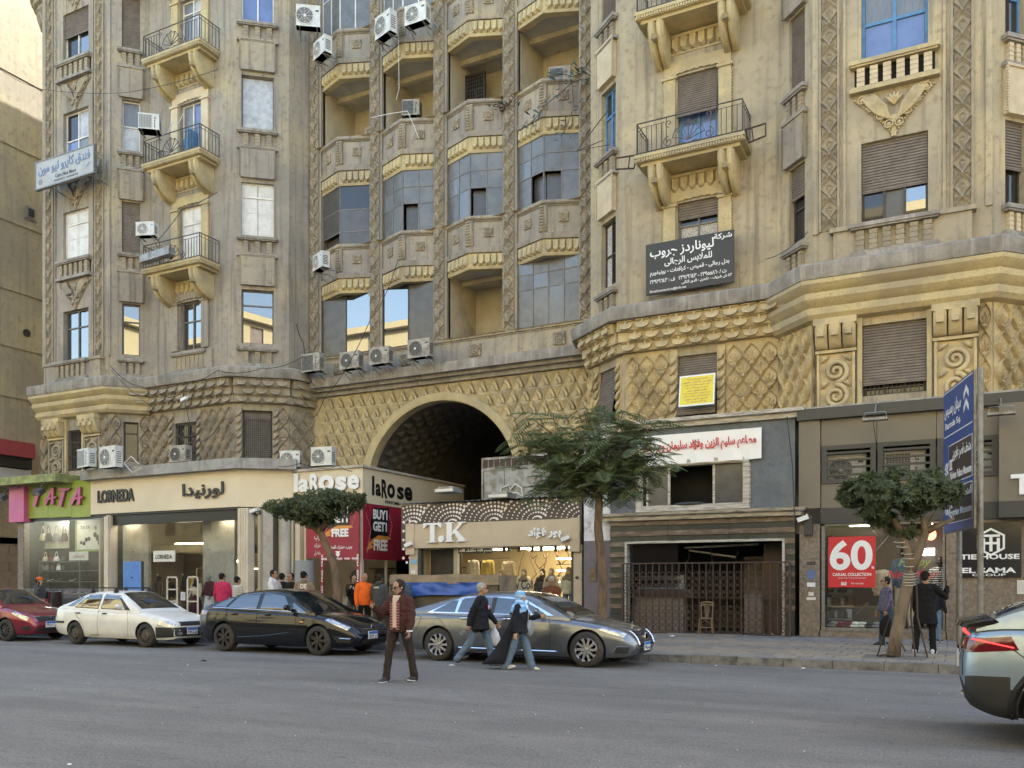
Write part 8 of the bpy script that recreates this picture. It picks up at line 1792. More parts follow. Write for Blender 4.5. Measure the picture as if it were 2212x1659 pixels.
coat(1054,1208,27.4,'cloth_mustard','mustard yellow coat hung inside the beige shop'); coat(1022,1208,27.3,'cloth_cream','cream coat hung nearest the dark partition of the beige shop',.7); coat(1098,1210,27.6,'cloth_sand','long beige trench coat hung behind the mannequins'); coat(1040,1210,27.5,'cloth_black','black coat hung beside the mustard coat',.8)
coat(403,1243,28.0,'cloth_grey','dark olive coat on the rail inside the clothes shop',.9); coat(416,1243,28.0,'cloth_mustard','pale yellow top on the rail inside the clothes shop',.6); coat(552,1120,26.7,'cloth_black','long black coat in the angled clothes shop window',1.3); coat(542,1122,26.7,'cloth_beige','long beige coat in the angled clothes shop window',1.3)
manq(1953,26.35,1178,0,'black headed mannequin in denim jacket over red top in the menswear window',zf=.36,top='denim',legs='cloth_cream',open_front='cloth_pink',skin='mannequin_dark',bulk=1.1)
manq(2030,26.4,1200,0,'mannequin in red and white knitwear and jeans in the menswear window',zf=.36,top='stripe_bw',legs='denim',skin='mannequin_dark',open_front='cloth_wine')
coat(1905,1228,26.2,'cloth_cream','cream jacket displayed beside the sale poster',.75,.28)
tag(obj('garment_rack',MB().tube([(-.4,0,1.25),(.4,0,1.25)],.02,6).tube([(-.4,0,0),(-.4,0,1.25)],.02,6).tube([(.4,0,0),(.4,0,1.25)],.02,6),'charcoal',None,T(U(118,19.4),19.4,PZ)),'low metal garment rack beside the man in the orange cap','rack')
for i,x in enumerate((107,113,119,125)): c=at(x,1262,19.4); b=MB(); loft(b,[((0,0,-1.0),.05,.22),((0,0,-.4),.05,.2),((0,0,-.05),.04,.14)],10); o=bpy.data.objects.new('hanging_coat',remeshed('hanging_coat',b,.018,('cloth_black','cloth_wine','cloth_grey','trousers_brown')[i],2,.012,9)); link(o,None,T(c.x,19.4,PZ+1.24)); tag(o,('black','dark wine','dark grey','dark brown')[i]+' coat on the street rack by the man in the orange cap','coat','coats on the street rack')
# ---------------------------------------------------------------- trees
mat('bark',(.17,.115,.075),(.09,.065,.045),9,.9,.6,30,coord='O',stretch=(1,1,.25)); mat('bark_grey',(.19,.145,.10),(.11,.085,.06),8,.9,.6,30,coord='O',stretch=(1,1,.3)); mat('leaf_ficus',(.082,.108,.045),(.135,.16,.08),9,.5,0,coord='P',c3=(.030,.052,.024),s3=14); mat('leaf_feather',(.125,.17,.07),(.16,.205,.09),4,.55,0,c3=(.21,.24,.12),s3=7); mat('rope_wire',(.5,.47,.42),rough=.7)
for n_ in ('leaf_ficus','leaf_feather'):             # light passes through thin leaves
    nt_=MATS[n_].node_tree; p_=nt_.nodes['Principled BSDF']; t_=nt_.nodes.new('ShaderNodeBsdfTranslucent'); x_=nt_.nodes.new('ShaderNodeMixShader'); x_.inputs[0].default_value=.38
    nt_.links.new(p_.inputs['Base Color'].links[0].from_socket,t_.inputs[0]); nt_.links.new(p_.outputs[0],x_.inputs[1]); nt_.links.new(t_.outputs[0],x_.inputs[2]); nt_.links.new(x_.outputs[0],nt_.nodes['Material Output'].inputs[0])
def leafmass(m,c,r,n,size,rnd,dens=None):
    for _ in range(n):
        while True:
            q=Vector((rnd.uniform(-1,1),rnd.uniform(-1,1),rnd.uniform(-1,1)))
            if .30<q.length<1 and noise.noise((Vector(c)+Vector((q.x*r[0],q.y*r[1],q.z*r[2])))*2.6)>-.22: break
        p=Vector(c)+Vector((q.x*r[0],q.y*r[1],q.z*r[2])); nrm=(q+Vector((rnd.gauss(0,.5),rnd.gauss(0,.5),rnd.gauss(.4,.5)))).normalized()
        # a rosette of pointed leaves at the twig's end
        t=nrm.orthogonal().normalized(); b=nrm.cross(t); a0=rnd.uniform(0,6)
        for k in range(rnd.randint(4,6)):
            a=a0+k*2.4; d=(t*math.cos(a)+b*math.sin(a)+nrm*rnd.uniform(.1,.7)).normalized(); s=d.cross(nrm).normalized(); l=size*rnd.uniform(.7,1.25); w=l*.21; up=nrm*l*.08
            m.add([p,p+d*l*.45+s*w+up,p+d*l-up,p+d*l*.45-s*w+up],((0,1,2),(0,2,3)))
def ficus(name,label,base,pts,rad,limbs,lobes,seed,size=.13,bark='bark'):
    rnd=random.Random(seed); t=thing('street_tree',label,'tree',Matrix.Translation(base),'pruned street trees')
    m=MB(); m.tube(pts,rad,9)
    for p,r in limbs: m.tube(p,r,7)
    me=m.mesh('trunk',bark,True)
    for v in me.vertices: d=noise.noise(v.co*7)*.02; v.co+=Vector((d,d*.7,0))
    link(bpy.data.objects.new('trunk',me),t)
    c=MB()
    for cc,r,n in lobes: leafmass(c,cc,r,n,size,rnd)
    obj('crown',c,'leaf_ficus',t,smooth=False); return t
vb=19.3; p0=at(735,1262,vb); p0.z=PZ
def rel(x,y,v,b): q=at(x,y,v); return tuple(q-b)
pts=[(0,0,0)]+[rel(x,y,vb,p0) for x,y in ((731,1310),(728,1262),(722,1220),(708,1185),(692,1150),(684,1125))]
ficus('street_tree','small clipped street tree with dark mushroom crown before the red perfume banners',p0,pts,[.15,.14,.12,.11,.10,.10,.08],[([rel(690,1150,vb,p0),rel(660,1120,vb,p0),rel(630,1105,vb,p0)],[.09,.07,.04]),([rel(690,1150,vb,p0),rel(720,1110,vb,p0),rel(750,1090,vb,p0)],[.09,.07,.04])],
  [(rel(x,y,vb+dv,p0),r,n) for x,y,dv,r,n in ((672,1098,0,(1.05,.8,.36),900),(626,1100,.1,(.6,.7,.30),420),(722,1092,-.1,(.6,.75,.36),480),(758,1084,.1,(.36,.5,.26),240),(596,1096,.1,(.30,.4,.20),150),(680,1124,0,(.55,.5,.22),260),(704,1070,0,(.6,.6,.18),260),(775,1072,0,(.16,.2,.14),50),(650,1078,0,(.3,.3,.14),90))],3,.095)
vb=19.0; p1=at(1929,1262,vb); p1.z=PZ
pts=[(0,0,0)]+[rel(x,y,vb,p1) for x,y in ((1936,1370),(1948,1315),(1960,1265),(1967,1225),(1962,1190),(1945,1150),(1930,1120))]
rt=ficus('street_tree','leaning street tree with wire bound forked trunk and clipped crown beside the road sign',p1,pts,[.135,.12,.115,.11,.10,.09,.075,.05],[([rel(1967,1232,vb,p1),rel(1985,1190,vb,p1),rel(1999,1150,vb,p1),rel(1993,1115,vb,p1)],[.11,.09,.08,.05]),([rel(1997,1152,vb,p1),rel(2030,1135,vb,p1),rel(2060,1120,vb,p1)],[.06,.05,.03]),([rel(1997,1150,vb,p1),rel(2020,1110,vb,p1)],[.05,.03])],
  [(rel(x,y,vb+dv,p1),r,n) for x,y,dv,r,n in ((1940,1075,0,(.85,.8,.36),760),(1880,1066,.1,(.55,.6,.32),420),(2008,1066,-.1,(.6,.6,.34),430),(1838,1066,.1,(.28,.35,.28),170),(2050,1058,.1,(.26,.35,.26),150),(1920,1106,0,(.62,.5,.2),240),(1975,1040,0,(.7,.5,.16),220),(1880,1034,0,(.22,.25,.12),60),(1935,1022,0,(.2,.2,.10),50),(2020,1024,0,(.2,.2,.1),50),(1955,1148,.1,(.30,.26,.16),80),(1900,1128,.1,(.2,.2,.1),50))],8,.10,'bark_grey')
b=MB()
for (x,y) in ((1944,1170),(1950,1180),(1961,1195),(1965,1205),(1966,1222),(1966,1238),(1965,1244),(1965,1250),(1964,1256),(1964,1262)): c=rel(x,y,vb,p1); b.tube([(c[0]+.118*math.cos(a),c[1]+.118*math.sin(a),c[2]+.025*math.sin(a)) for a in [2*PI*i/12 for i in range(13)]],.008,4)
obj('binding_wire',b,'rope_wire',rt)
b=MB()
for dx in (-.30,.40,.62): b.tube([(dx,.1,0),(dx*.55+.1,.05,.8),(dx*.2+.28,0,1.9 if dx>0 else .12)],.018,5)
b.tube([(-.3,.1,.0),(-.15,-.2,.06),(.05,-.2,.06)],.018,5); obj('support_stakes',b,'rust',rt)
struct(obj('tree_pit',MB().box(p1.x-.55,p1.x+.6,vb-.45,vb+.5,PZ-.01,PZ+.006),'asphalt'))
# feather-leaved tree
vb=19.2; p2=at(1299,1262,vb); p2.z=PZ; rnd=random.Random(21)
t=thing('feathery_tree','slender street tree with feathery drooping crown between the beige shop and the shut restaurant','tree',Matrix.Translation(p2))
tp=[(0,0,0)]+[rel(x,y,vb,p2) for x,y in ((1300,1330),(1303,1250),(1298,1200),(1292,1140),(1294,1085),(1288,1030))]
m=MB(); m.tube(tp,[.13,.12,.11,.11,.10,.09,.06],9); tips=[]
for x,y,dv in ((1215,960,.3),(1250,925,-.4),(1290,905,.5),(1335,915,-.3),(1375,930,.4),(1180,940,-.3),(1160,990,.2),(1400,960,-.2),(1230,1010,.6),(1340,1000,.6),(1300,960,-.7),(1200,1040,-.4),(1385,1020,.1),(1128,985,.2),(1118,950,-.2),(1425,985,.2),(1262,888,.2),(1345,890,.1),(1150,905,.2),(1410,920,.1),(1170,1060,0),(1360,1065,.2)):
    e=Vector(rel(x,y,vb+dv,p2)); s=Vector(tp[5]).lerp(Vector(tp[6]),rnd.random()); m.tube([s,s.lerp(e,.5)+Vector((0,0,.12)),e],[.04,.025,.01],6); tips.append((e,s))
me=m.mesh('trunk','bark',True); link(bpy.data.objects.new('trunk',me),t)
c=MB()
def frond(p,d,L):
    d=d.normalized(); side=d.cross(Vector((0,0,1))); side=side.normalized() if side.length>.1 else Vector((1,0,0)); n=11; pt=p.copy(); dd=d.copy()
    for k in range(n):
        dd=(dd+Vector((0,0,-.07))).normalized(); q=pt+dd*L/n; w=L*.30*math.sin(PI*(.15+.85*(k+.5)/n))**.8; nrm=side.cross(dd)
        c.add([pt-side*.004,pt+side*.004,q+side*.004,q-side*.004],((0,1,2,3),))
        for sg in (1,-1):
            e=q+side*sg*w+dd*w*.45-Vector((0,0,w*.22)); wd=L/n*.36
            mid=q.lerp(e,.5)+nrm*.01
            c.add([q-dd*wd*.3,mid-dd*wd,e,mid+dd*wd],((0,1,2),(0,2,3)))
        pt=q
for e,s in tips:
    for k in range(33):
        o=e.lerp(s,rnd.random()**1.5*.75)+Vector((rnd.gauss(0,.16),rnd.gauss(0,.18),rnd.gauss(0,.12))); a=rnd.uniform(0,2*PI); frond(o,Vector((math.cos(a),math.sin(a)*.9,rnd.uniform(-.25,.55))),rnd.uniform(.45,.85))
obj('crown',c,'leaf_feather',t)
# ---------------------------------------------------------------- air conditioners
def ac(M,label,kind='fan',m='ac_white',w=.86,h=.58,d=.34,bracket=True,logo=None):
    t=thing('ac_unit',label,'air conditioner',M,'air conditioner units on the building')
    b=MB(); b.box(-w/2,w/2,-d,0,0,h); b.box(-w/2-.012,w/2+.012,-d-.01,.01,h-.03,h+.012); b.box(-w/2-.008,w/2+.008,-d-.006,.006,0,.03); obj('casing',b,m,t)
    if kind=='fan':
        cx=-w*.14; r=h*.40; FM=Matrix.Translation((cx,-d-.002,h*.5))@Matrix.Rotation(R(90),4,'X')
        obj('fan_opening',MB().lathe([(r,0),(r,.006)],22,FM),'ac_grille',t); g=MB()
        for i in range(6): q=r*(i+.6)/6; g.lathe([(q-.006,.012),(q+.006,.012),(q+.006,.022),(q-.006,.022)],20,FM,0,False)
        for i in range(4): a=i*PI/4; g.box(-r,r,-.005,.005,.011,.02,M=FM@Matrix.Rotation(a,4,'Z'))
        g.lathe([(r*1.06,.0),(r*1.06,.026),(r*.98,.026)],22,FM,0,False); obj('fan_guard',g,m if m=='ac_white' else 'steel',t); obj('hub',MB().lathe([(r*.16,.0),(r*.16,.03)],10,FM),'whiteplastic',t)
        obj('badge',MB().box(w*.30,w*.44,-d-.004,-d,h*.72,h*.80),'bluesticker' if logo=='blue' else 'charcoal',t)
    else:
        g=MB(); obj('grille_back',MB().box(-w*.46,w*.14,-d-.003,-d,h*.08,h*.92),'ac_grille',t)
        for i in range(13): g.box(-w*.46,w*.14,-d-.014,-d-.003,h*(.09+.064*i),h*(.09+.064*i)+.012)
        for i in range(9): x=-w*.46+w*.6*i/8; g.box(x-.005,x+.005,-d-.012,-d-.003,h*.08,h*.92)
        obj('grille',g,'steel' if m!='ac_white' else 'ac_white',t)
        letters('G\nR\nE\nE',w*.30,h*.47,h*.7,t,M,'charcoal',.002,.03,w*.09,-d-.003,'badge')
    s=MB()                                           # side fins
    for i in range(6): s.box(w/2,w/2+.004,-d*.85,-d*.2,h*(.2+.1*i),h*(.2+.1*i)+.03)
    obj('side_fins',s,'ac_grille',t)
    if bracket:
        q=MB()
        for x in (-w*.36,w*.36): q.box(x-.02,x+.02,-d-.03,.25,-.05,-.005); q.tube([(x,-d,-.04),(x,.2,-.32)],.014,4)
        obj('bracket',q,'steel',t)
    return t
def acp(x,y,v,label,rz=0,px=40,**k):
    """x,y: pixel of the middle of its foot"""
    p=at(x,y,v); return ac(T(p.x,p.y,p.z,rz),label,**k)
acp(327,293,25.6,'window air conditioner with a black bird on top beside the middle left balcony',R(38),kind='grille',w=.80,h=.62,d=.55)
acp(322,515,25.9,'white air conditioner with blue sticker beside the lower left balcony',R(20),logo='blue',w=.8,h=.55)
acp(667,68,28.2,'air conditioner with square side grid, topmost on the wall left of the bays',R(35),w=.95,h=.85)
acp(705,128,28.3,'dirty white air conditioner below the topmost one left of the bays',R(-22),w=.9,h=.68)
acp(702,585,28.2,'white air conditioner with blue badge on the wall left of the second storey bay',R(-25),logo='blue',w=.82,h=.62)
acp(841,85,28.4,'white air conditioner tilted outside the second bay near the top edge',R(-18),w=.95,h=.85)
acp(907,60,28.4,'air conditioner with open fan blades outside the second bay near the top edge',0,w=.95,h=.72,m='ac_white')
acp(893,262,30.4,'old window air conditioner inside the open second bay',R(20),kind='grille',w=.72,h=.62,d=.5,m='ac_old')
acp(1212,200,30.4,'old window air conditioner above the trailing plant in the fourth bay',R(18),kind='grille',w=.8,h=.66,d=.55,m='ac_old')
acp(682,806,28.55,'greyish grille fronted air conditioner with vertical letters, first of the row above the arch',0,kind='grille',m='ac_old',w=.92,h=.72)
acp(765,800,28.5,'rusty air conditioner second in the row on the arch ledge',0,m='ac_old',w=.92,h=.66)
acp(829,790,28.5,'rusty air conditioner third in the row on the arch ledge',0,m='ac_old',w=.92,h=.64)
acp(914,776,28.5,'rusty air conditioner fourth in the row, nearest the middle of the arch',0,m='ac_old',w=.98,h=.68)
acp(196,1011,24.95,'grey grille fronted air conditioner with vertical letters on the clothes shop roof',R(-12),kind='grille',w=.98,h=.76,bracket=False)
acp(248,1012,24.85,'clean white air conditioner with large fan beside the coiled hose',R(-5),w=1.05,h=.86,bracket=False)
acp(397,1000,26.2,'dusty air conditioner below the barred mezzanine window',0,m='ac_old',w=.9,h=.66,bracket=False)
acp(631,1011,26.9,'small white air conditioner with side grid behind the perfume shop roof',R(25),w=.78,h=.62,bracket=False)
acp(703,1008,27.0,'white air conditioner with large fan on the perfume shop roof',R(10),w=.88,h=.70,bracket=False)
for x,y,l in ((1830,1040,'air conditioner with round fan behind the left louvre'),(1955,1032,'air conditioner with square grille behind the middle louvre'),(2105,1024,'air conditioner behind the right louvre by the road sign')):
    p=at(x,y,26.0); ac(T(p.x,26.1,zl0+.02,0),l,w=1.0,h=.78,kind='fan' if x!=1955 else 'grille',bracket=False)
# bird perched on the window unit and one on the ledge
def bird(c,label,rz=0):
    b=MB(); b.ell((0,0,.07),(.10,.05,.055),10,7); b.ell((-.10,0,.13),(.035,.03,.03),8,6); b.tube([(-.13,0,.13),(-.16,0,.125)],[.008,.002],5); b.tube([(.08,0,.07),(.20,0,.05)],[.03,.012],5); b.tube([(0,.02,.03),(0,.02,0)],.005,4); b.tube([(0,-.02,.03),(0,-.02,0)],.005,4)
    tag(obj('bird',b,'cloth_grey',None,Matrix.Translation(c)@Matrix.Rotation(rz,4,'Z'),True),label,'bird')
bird(at(330,257,25.4),'dark bird perched on the window air conditioner by the balcony',R(20)); bird(at(150,640,25.5),'grey pigeon resting on the balustrade ledge above the winged ornament',R(200))
# ---------------------------------------------------------------- signs on the building
c0=at(84,388,25.4); a=at(83,408,25.0); b_=at(208,375,25.0); hh=at(208,317,25.0).z-at(208,375,25.0).z
mat('sign_pale',(.40,.41,.405),(.33,.34,.335),2,.5,c3=(.36,.36,.34),s3=1.5)
u0,u1=U(83,25.0),U(207,25.0); zc=at(146,392,25.0).z
t=thing('hotel_sign','weathered pale hotel sign with blue Arabic letters and Cairo New Moon on the corner','sign',T((u0+u1)/2,25.0,zc)); w=u1-u0; M=W[t.name]
obj('panel',MB().box(-w/2,w/2,-.12,.0,0,hh),'sign_pale',t); obj('frame',MB().box(-w/2-.04,w/2+.04,-.14,.02,hh,hh+.05).box(-w/2-.04,w/2+.04,-.14,.02,-.05,0).box(-w/2-.04,-w/2,-.14,.02,0,hh).box(w/2,w/2+.04,-.14,.02,0,hh),'steel',t); obj('bracket',MB().tube([(-w*.3,0,0),(-w*.3,.9,-.1)],.03,5).tube([(w*.4,0,0),(w*.4,.9,-.1)],.03,5),'steel',t)
mat('blue_letter',(.16,.22,.36),rough=.5)
letters('فندق كايرو نيو مون',-.02,hh*.66,hh*.46,t,M,'blue_letter',.01,.02,w*.90,-.125,ar=True); letters('Cairo New Moon',.1,hh*.28,hh*.15,t,M,'charcoal',.004,.01,w*.36,-.123); letters('0120043224  0120606738',.12,hh*.11,hh*.08,t,M,'charcoal',.004,.0,w*.42,-.123)
obj('sign_print',MB().lathe([(.13,0),(.13,.004)],12,Matrix.Translation((-w*.42,-.122,hh*.22))@Matrix.Rotation(R(90),4,'X')),'steel',t); obj('sign_print',MB().prism([(w*.36,hh*.2),(w*.44,hh*.36),(w*.46,hh*.40),(w*.42,hh*.42)],-.126,-.121),'blue_letter',t)
q0=at(1396,637,26.6); q1=at(1586,611,26.6); u0,u1=q0.x,q1.x; zb_=(q0.z+q1.z)/2; hh=at(1586,498,26.6).z-q1.z
mat('sign_slate',(.028,.029,.030),rough=.5)
t=thing('tailor_sign','dark slate sign with white Arabic lettering hung below the right balcony','sign',T((u0+u1)/2,26.6,zb_)); w=u1-u0; M=W[t.name]
obj('panel',MB().box(-w/2,w/2,-.05,0,0,hh),'sign_slate',t); obj('frame',MB().box(-w/2,w/2,.0,.04,0,.05).box(-w/2,w/2,0,.04,hh-.05,hh).box(-w*.4,-w*.37,.04,.4,hh*.3,hh*.35).box(w*.37,w*.4,.04,.4,hh*.3,hh*.35),'steel',t)
for s,x0,x1,z0,z1 in (('شركة',.78,.98,.84,.97),('ليوناردز جروب',.05,.78,.68,.92),('للملابس الرجالى',.22,.76,.50,.66),('بدل رجالى - قميص - كرافتات - يونيفورم',.05,.95,.34,.46),('ت / ٢٣٩٥٥٨٦٠ - ٢٣٩٢٩٦٤٣   ف : ٢٣٩٢٩٦٤٣',.05,.92,.20,.29),('٤٣ ش شريف - عابدين - الدور الثانى',.42,.98,.10,.18)): letters(s,((x0+x1)/2-.5)*w,(z0+z1)/2*hh,(z1-z0)*hh,t,M,'white',.004,.02,(x1-x0)*w,-.053,ar=True)
letters('Email:Leonard.co@link.net',-.24*w,.045*hh,.06*hh,t,M,'white',.003,.01,.42*w,-.053)
# yellow notice fixed on the tilted shutter
mat('yellow_notice',(.72,.62,.05),(.66,.57,.05),4,.5)
F=C2; M=F.m(2.55,-.52,7.05)@Matrix.Rotation(R(-9),4,'X'); t=thing('yellow_notice','yellow notice board with pink Arabic lines and white border on the tilted shutter','sign',M)
obj('panel',MB().box(-.55,.55,-.02,.02,0,.98),'white',t); obj('print',MB().box(-.51,.51,-.024,-.0205,.05,.93),'yellow_notice',t)
for i in range(9): letters(('للايجار او البيع مكاتب ادارية','بالدور الاول علوى','شارع شريف باشا وسط البلد')[i%3],0,.84-.09*i,.055,t,M,'pinkdark',.002,.02,.62+.10*((i*7)%4)*.9,-.0255,ar=True)
# ---------------------------------------------------------------- covered stall, chair, litter, cables
mat('canvas',(.28,.225,.165),(.21,.17,.125),3,.9,.3,20); mat('tarp_blue',(.03,.10,.42),(.022,.075,.33),2,.45,.2,12); mat('stall_cloth',(.11,.095,.07),(.085,.072,.055),2,.9,.2,20)
v=18.6; u0,u1=U(847,v),U(1076,v); zt=at(960,1243,v).z
t=thing('covered_stall','street stall wrapped in tan canvas and blue tarpaulin behind the grey car','stall',T((u0+u1)/2,v,PZ)); w=u1-u0; h=zt-PZ
def wavy(x0,x1,z0f,z1f,y,amp,seed,nu=36,nv=8):
    b=MB()
    def fn(i,j):
        x=x0+(x1-x0)*i; z=z0f(i)+(z1f(i)-z0f(i))*j; n=noise.noise(Vector((x*2.2+seed,z*5-x*1.2,seed)))+.5*noise.noise(Vector((x*6+seed,z*9+x*3,1))); return (x,y-amp*n-amp*.6*(1-j),z)
    b.grid(fn,nu,nv); return b
b=MB(); b.box(-w/2,w/2,0,1.0,h-.12,h); o=obj('canvas_roll',wavy(-w/2-.05,w/2+.05,lambda i:h-.22-.02*math.sin(i*9),lambda i:h+.02+.012*math.sin(i*13),-.03,.025,2),'canvas',t,None,True); obj('canvas_top',b,'canvas',t)
obj('canvas_end',MB().grid(lambda i,j:(w/2+.02+.05*math.sin(i*7+j*3),-.05+.9*i,h-.9*j-.0),8,8),'canvas',t,None,True); obj('canvas_end',MB().grid(lambda i,j:(-w/2-.02-.04*math.sin(i*6+j*3),-.05+.9*i,h-.75*j),8,8),'canvas',t,None,True)
obj('tarpaulin',wavy(-w/2+.15,w/2-.45,lambda i:h-.62+.22*i+.05*math.sin(i*5),lambda i:h-.17,-.06,.05,7,44,10),'tarp_blue',t,None,True)
obj('side_cloth',wavy(-w/2,w/2,lambda i:.0,lambda i:h-.12,.0,.02,4),'stall_cloth',t,None,True); obj('frame',MB().box(-w/2+.05,w/2-.05,.08,.95,0,h-.13),'stall_cloth',t)
c=at(878,1262,18.3); b=MB(); loft(b,[((0,0,0),.16,.12),((0,0,.35),.15,.11),((0,0,.55),.08,.07)],12); tag(bpy.data.objects.new('hanging_cloth',remeshed('hanging_cloth',b,.018,'denim_dark',2,.02,9)),'crumpled blue cloth hung at the left end of the covered stall','cloth'); link(bpy.data.objects['hanging_cloth'],None,T(c.x,18.35,1.05))
# old wooden chair
c=at(1529,1262,24.75); c.z=PZ; t=thing('wooden_chair','worn bentwood chair standing before the folding gate','chair',T(c.x,c.y-.2,PZ,R(8)))
obj('seat',MB().lathe([(.001,.0),(.20,.0),(.215,.02),(.20,.035),(.001,.03)],16,T(0,0,.44)),'wood_old',t,None,40)
for x,y,tp in ((-.16,-.16,0),(.16,-.16,0),(-.15,.17,1),(.15,.17,1)): obj('leg',MB().tube([(x*1.22,y*1.2,0),(x,y,.44)]+([(x*1.08,y*1.15,.68),(x*1.12,y*1.32,.88)] if tp else []),[.016,.019]+([.017,.015] if tp else []),7),'wood_old',t)
obj('backrest',MB().tube([(-.19,.22,.80),(-.1,.255,.83),(.1,.255,.83),(.19,.22,.80)],.03,6).tube([(-.185,.225,.87),(-.1,.265,.90),(.1,.265,.90),(.185,.225,.87)],.03,6),'wood_old',t)
for i in range(5): x=-.08+.04*i; obj('spindle',MB().tube([(x*.45,.18,.46),(x,.25,.82)],.010,5),'wood_old',t)
obj('stretcher',MB().tube([(.20*math.cos(a),.20*math.sin(a),.20) for a in [2*PI*i/14 for i in range(15)]],.011,5).tube([(-.17,-.17,.30),(0,-.18,.42),(.17,-.17,.30)],.01,5),'wood_old',t)
tag(obj('paving_slab',MB().box(c.x-1.2,c.x+.9,c.y-.75,c.y+.3,PZ,PZ+.03),'blockstone'),'loose stone threshold slab under the wooden chair','slab'); KK=W['wooden_chair'].copy(); t.matrix_basis=Matrix.Translation((0,0,.03))@KK
random.seed(17)
def litter(x,y,z,s,m,label):
    c=ground(x,y,z); b=MB(); n=7; b.add([(0,0,s*.35)]+[(s*random.uniform(.6,1.2)*math.cos(2*PI*i/n),s*random.uniform(.5,1)*math.sin(2*PI*i/n),random.uniform(.0,.12)*s) for i in range(n)],[(0,1+i,1+(i+1)%n) for i in range(n)]); tag(obj('litter',b,m,None,Matrix.Translation(c+Vector((0,0,.003)))),label,'litter','scraps of litter on the street')
for x,y,z,s,m,l in ((1850,1446,0,.08,'white','crumpled white paper lying at the foot of the kerb'),(1736,1444,0,.05,'white','small white scrap by the kerb left of the crumpled paper'),(975,1438,0,.09,'offwhite','flat pale packet on the road left of the walking couple'),(440,1428,0,.09,'black','black strip lying on the road before the black saloon'),(1453,1375,PZ,.10,'white','white paper below the folding gate left of the chair'),(1650,1373,PZ,.12,'white','white litter at the right foot of the folding gate'),(1668,1371,PZ,.09,'offwhite','torn carton scrap at the right foot of the folding gate'),(150,1652,0,.03,'white','tiny white scrap on the near road'),(1547,1438,0,.04,'offwhite','pale scrap on the road beside the kerb'),(405,1437,0,.03,'offwhite','small pale scrap on the road in front of the white saloon'),(1640,1376,PZ,.07,'leather_grey','grey scrap near the right end of the folding gate'),(1610,1374,PZ,.06,'whitewash','whitish rubble crumb under the folding gate')): litter(x,y,z,s,m,l)
b=MB(); random.seed(9)
for i in range(260):
    x=random.uniform(-20,8); y=random.uniform(7,17.3) if i%3 else random.uniform(17.0,17.45); s=random.uniform(.006,.018); b.add([(x,y,.002),(x+s,y+s*.4,.002),(x+s*.3,y+s,.004),(x,y+s*.5,s*.7)],((0,1,3),(1,2,3),(2,0,3)))
tag(obj('road_grit',b,'offwhite'),None,None,None,'stuff')
def cable(pts,r,m,label,sag=0):
    P=[Vector(p) for p in pts]; q=[]
    for i in range(len(P)-1):
        for k in range(8): f=k/8; v_=P[i].lerp(P[i+1],f); v_.z-=sag*4*f*(1-f); q.append(v_)
    q.append(P[-1]); tag(obj('cable',MB().tube(q,r,4),m),label,'cable','cables strung on the facade')
A=lambda x,y,v:at(x,y,v)
cable([A(0,150,26.5),A(85,192,25.6),A(270,200,25.4),A(470,150,25.3)],.012,'cable','thin dark cable swinging past the upper left balcony',.1)
cable([A(666,900,28.4),A(700,860,27.6),A(800,690,27.8),A(860,560,28.6)],.014,'cable','pale cable looping up from the arch corner to the second bay',.3)
cable([A(238,790,25.6),A(300,835,25.2),A(385,830,26),A(470,800,26.2),A(565,795,26.6),A(655,770,27.6)],.018,'cable','black cable draped along the left cornice',.15)
cable([A(240,800,25.6),A(330,880,25.2)],.012,'cable','thin cable dropping from the left cornice',.1); cable([A(380,925,26.3),A(420,950,25.9),A(480,905,26)],.016,'cable','cable hanging by the barred mezzanine window',.35)
cable([A(345,850,25.1),A(395,845,26),A(415,925,26.3)],.016,'cable','grey cable below the security camera',.2)
cable([A(470,415,26.7),A(395,450,26.3),A(340,520,25.7)],.014,'cable','cable from the air conditioner over the lower left balcony',.05)
cable([A(395,245,26.7),A(372,262,26.5),A(350,290,25.7)],.020,'cable_white','white hose from the window air conditioner to the upper balcony door',.25)
cable([A(905,300,29),A(880,240,29),A(800,255,28.8)],.016,'cable_white','white pole cable reaching out of the second bay',-.02)
cable([A(860,60,28.4),A(862,190,28.6),A(856,215,28.7)],.012,'cable_white','white drain tube hanging from the tilted air conditioner',.0)
cable([A(640,700,28),A(655,740,28.2),A(668,820,28.5),A(700,845,28.5)],.018,'cable','bundle of cables at the corner left of the arch',.1)
cable([A(1885,905,24.7),A(1893,960,25.2),A(1912,1040,25.2)],.012,'cable','cable dangling from the lattice lamp over the louvres',.0)
cable([A(1655,560,26.6),A(1745,500,25.7)],.01,'cable','thin wire between the right balcony wall and the corner bay',.12)
cable([A(1700,900,25.3),A(1712,1010,25.2),A(1716,1120,25.2)],.02,'cable','black cable bundle between the restaurant and the menswear shop',.0)
cable([A(300,1002,24.9),A(283,985,24.9),A(268,1000,24.9),A(285,1020,24.9),A(305,1010,24.9)],.022,'cable_white','white coiled hose beside the clean air conditioner',.02)
for x0,y0,x1,y1 in ((330,1008,460,1002),(420,1004,600,1012),(700,1012,760,1018),(600,1008,700,1012)): cable([A(x0,y0,25.6),A((x0+x1)/2,y0-8,25.8),A(x1,y1,26)],.016,'cable',('tangled cable on the clothes shop roof','twisted cable by the dusty air conditioner','cable on the perfume shop roof','cable between the two shop roofs')[(330,420,700,600).index(x0)],.05)
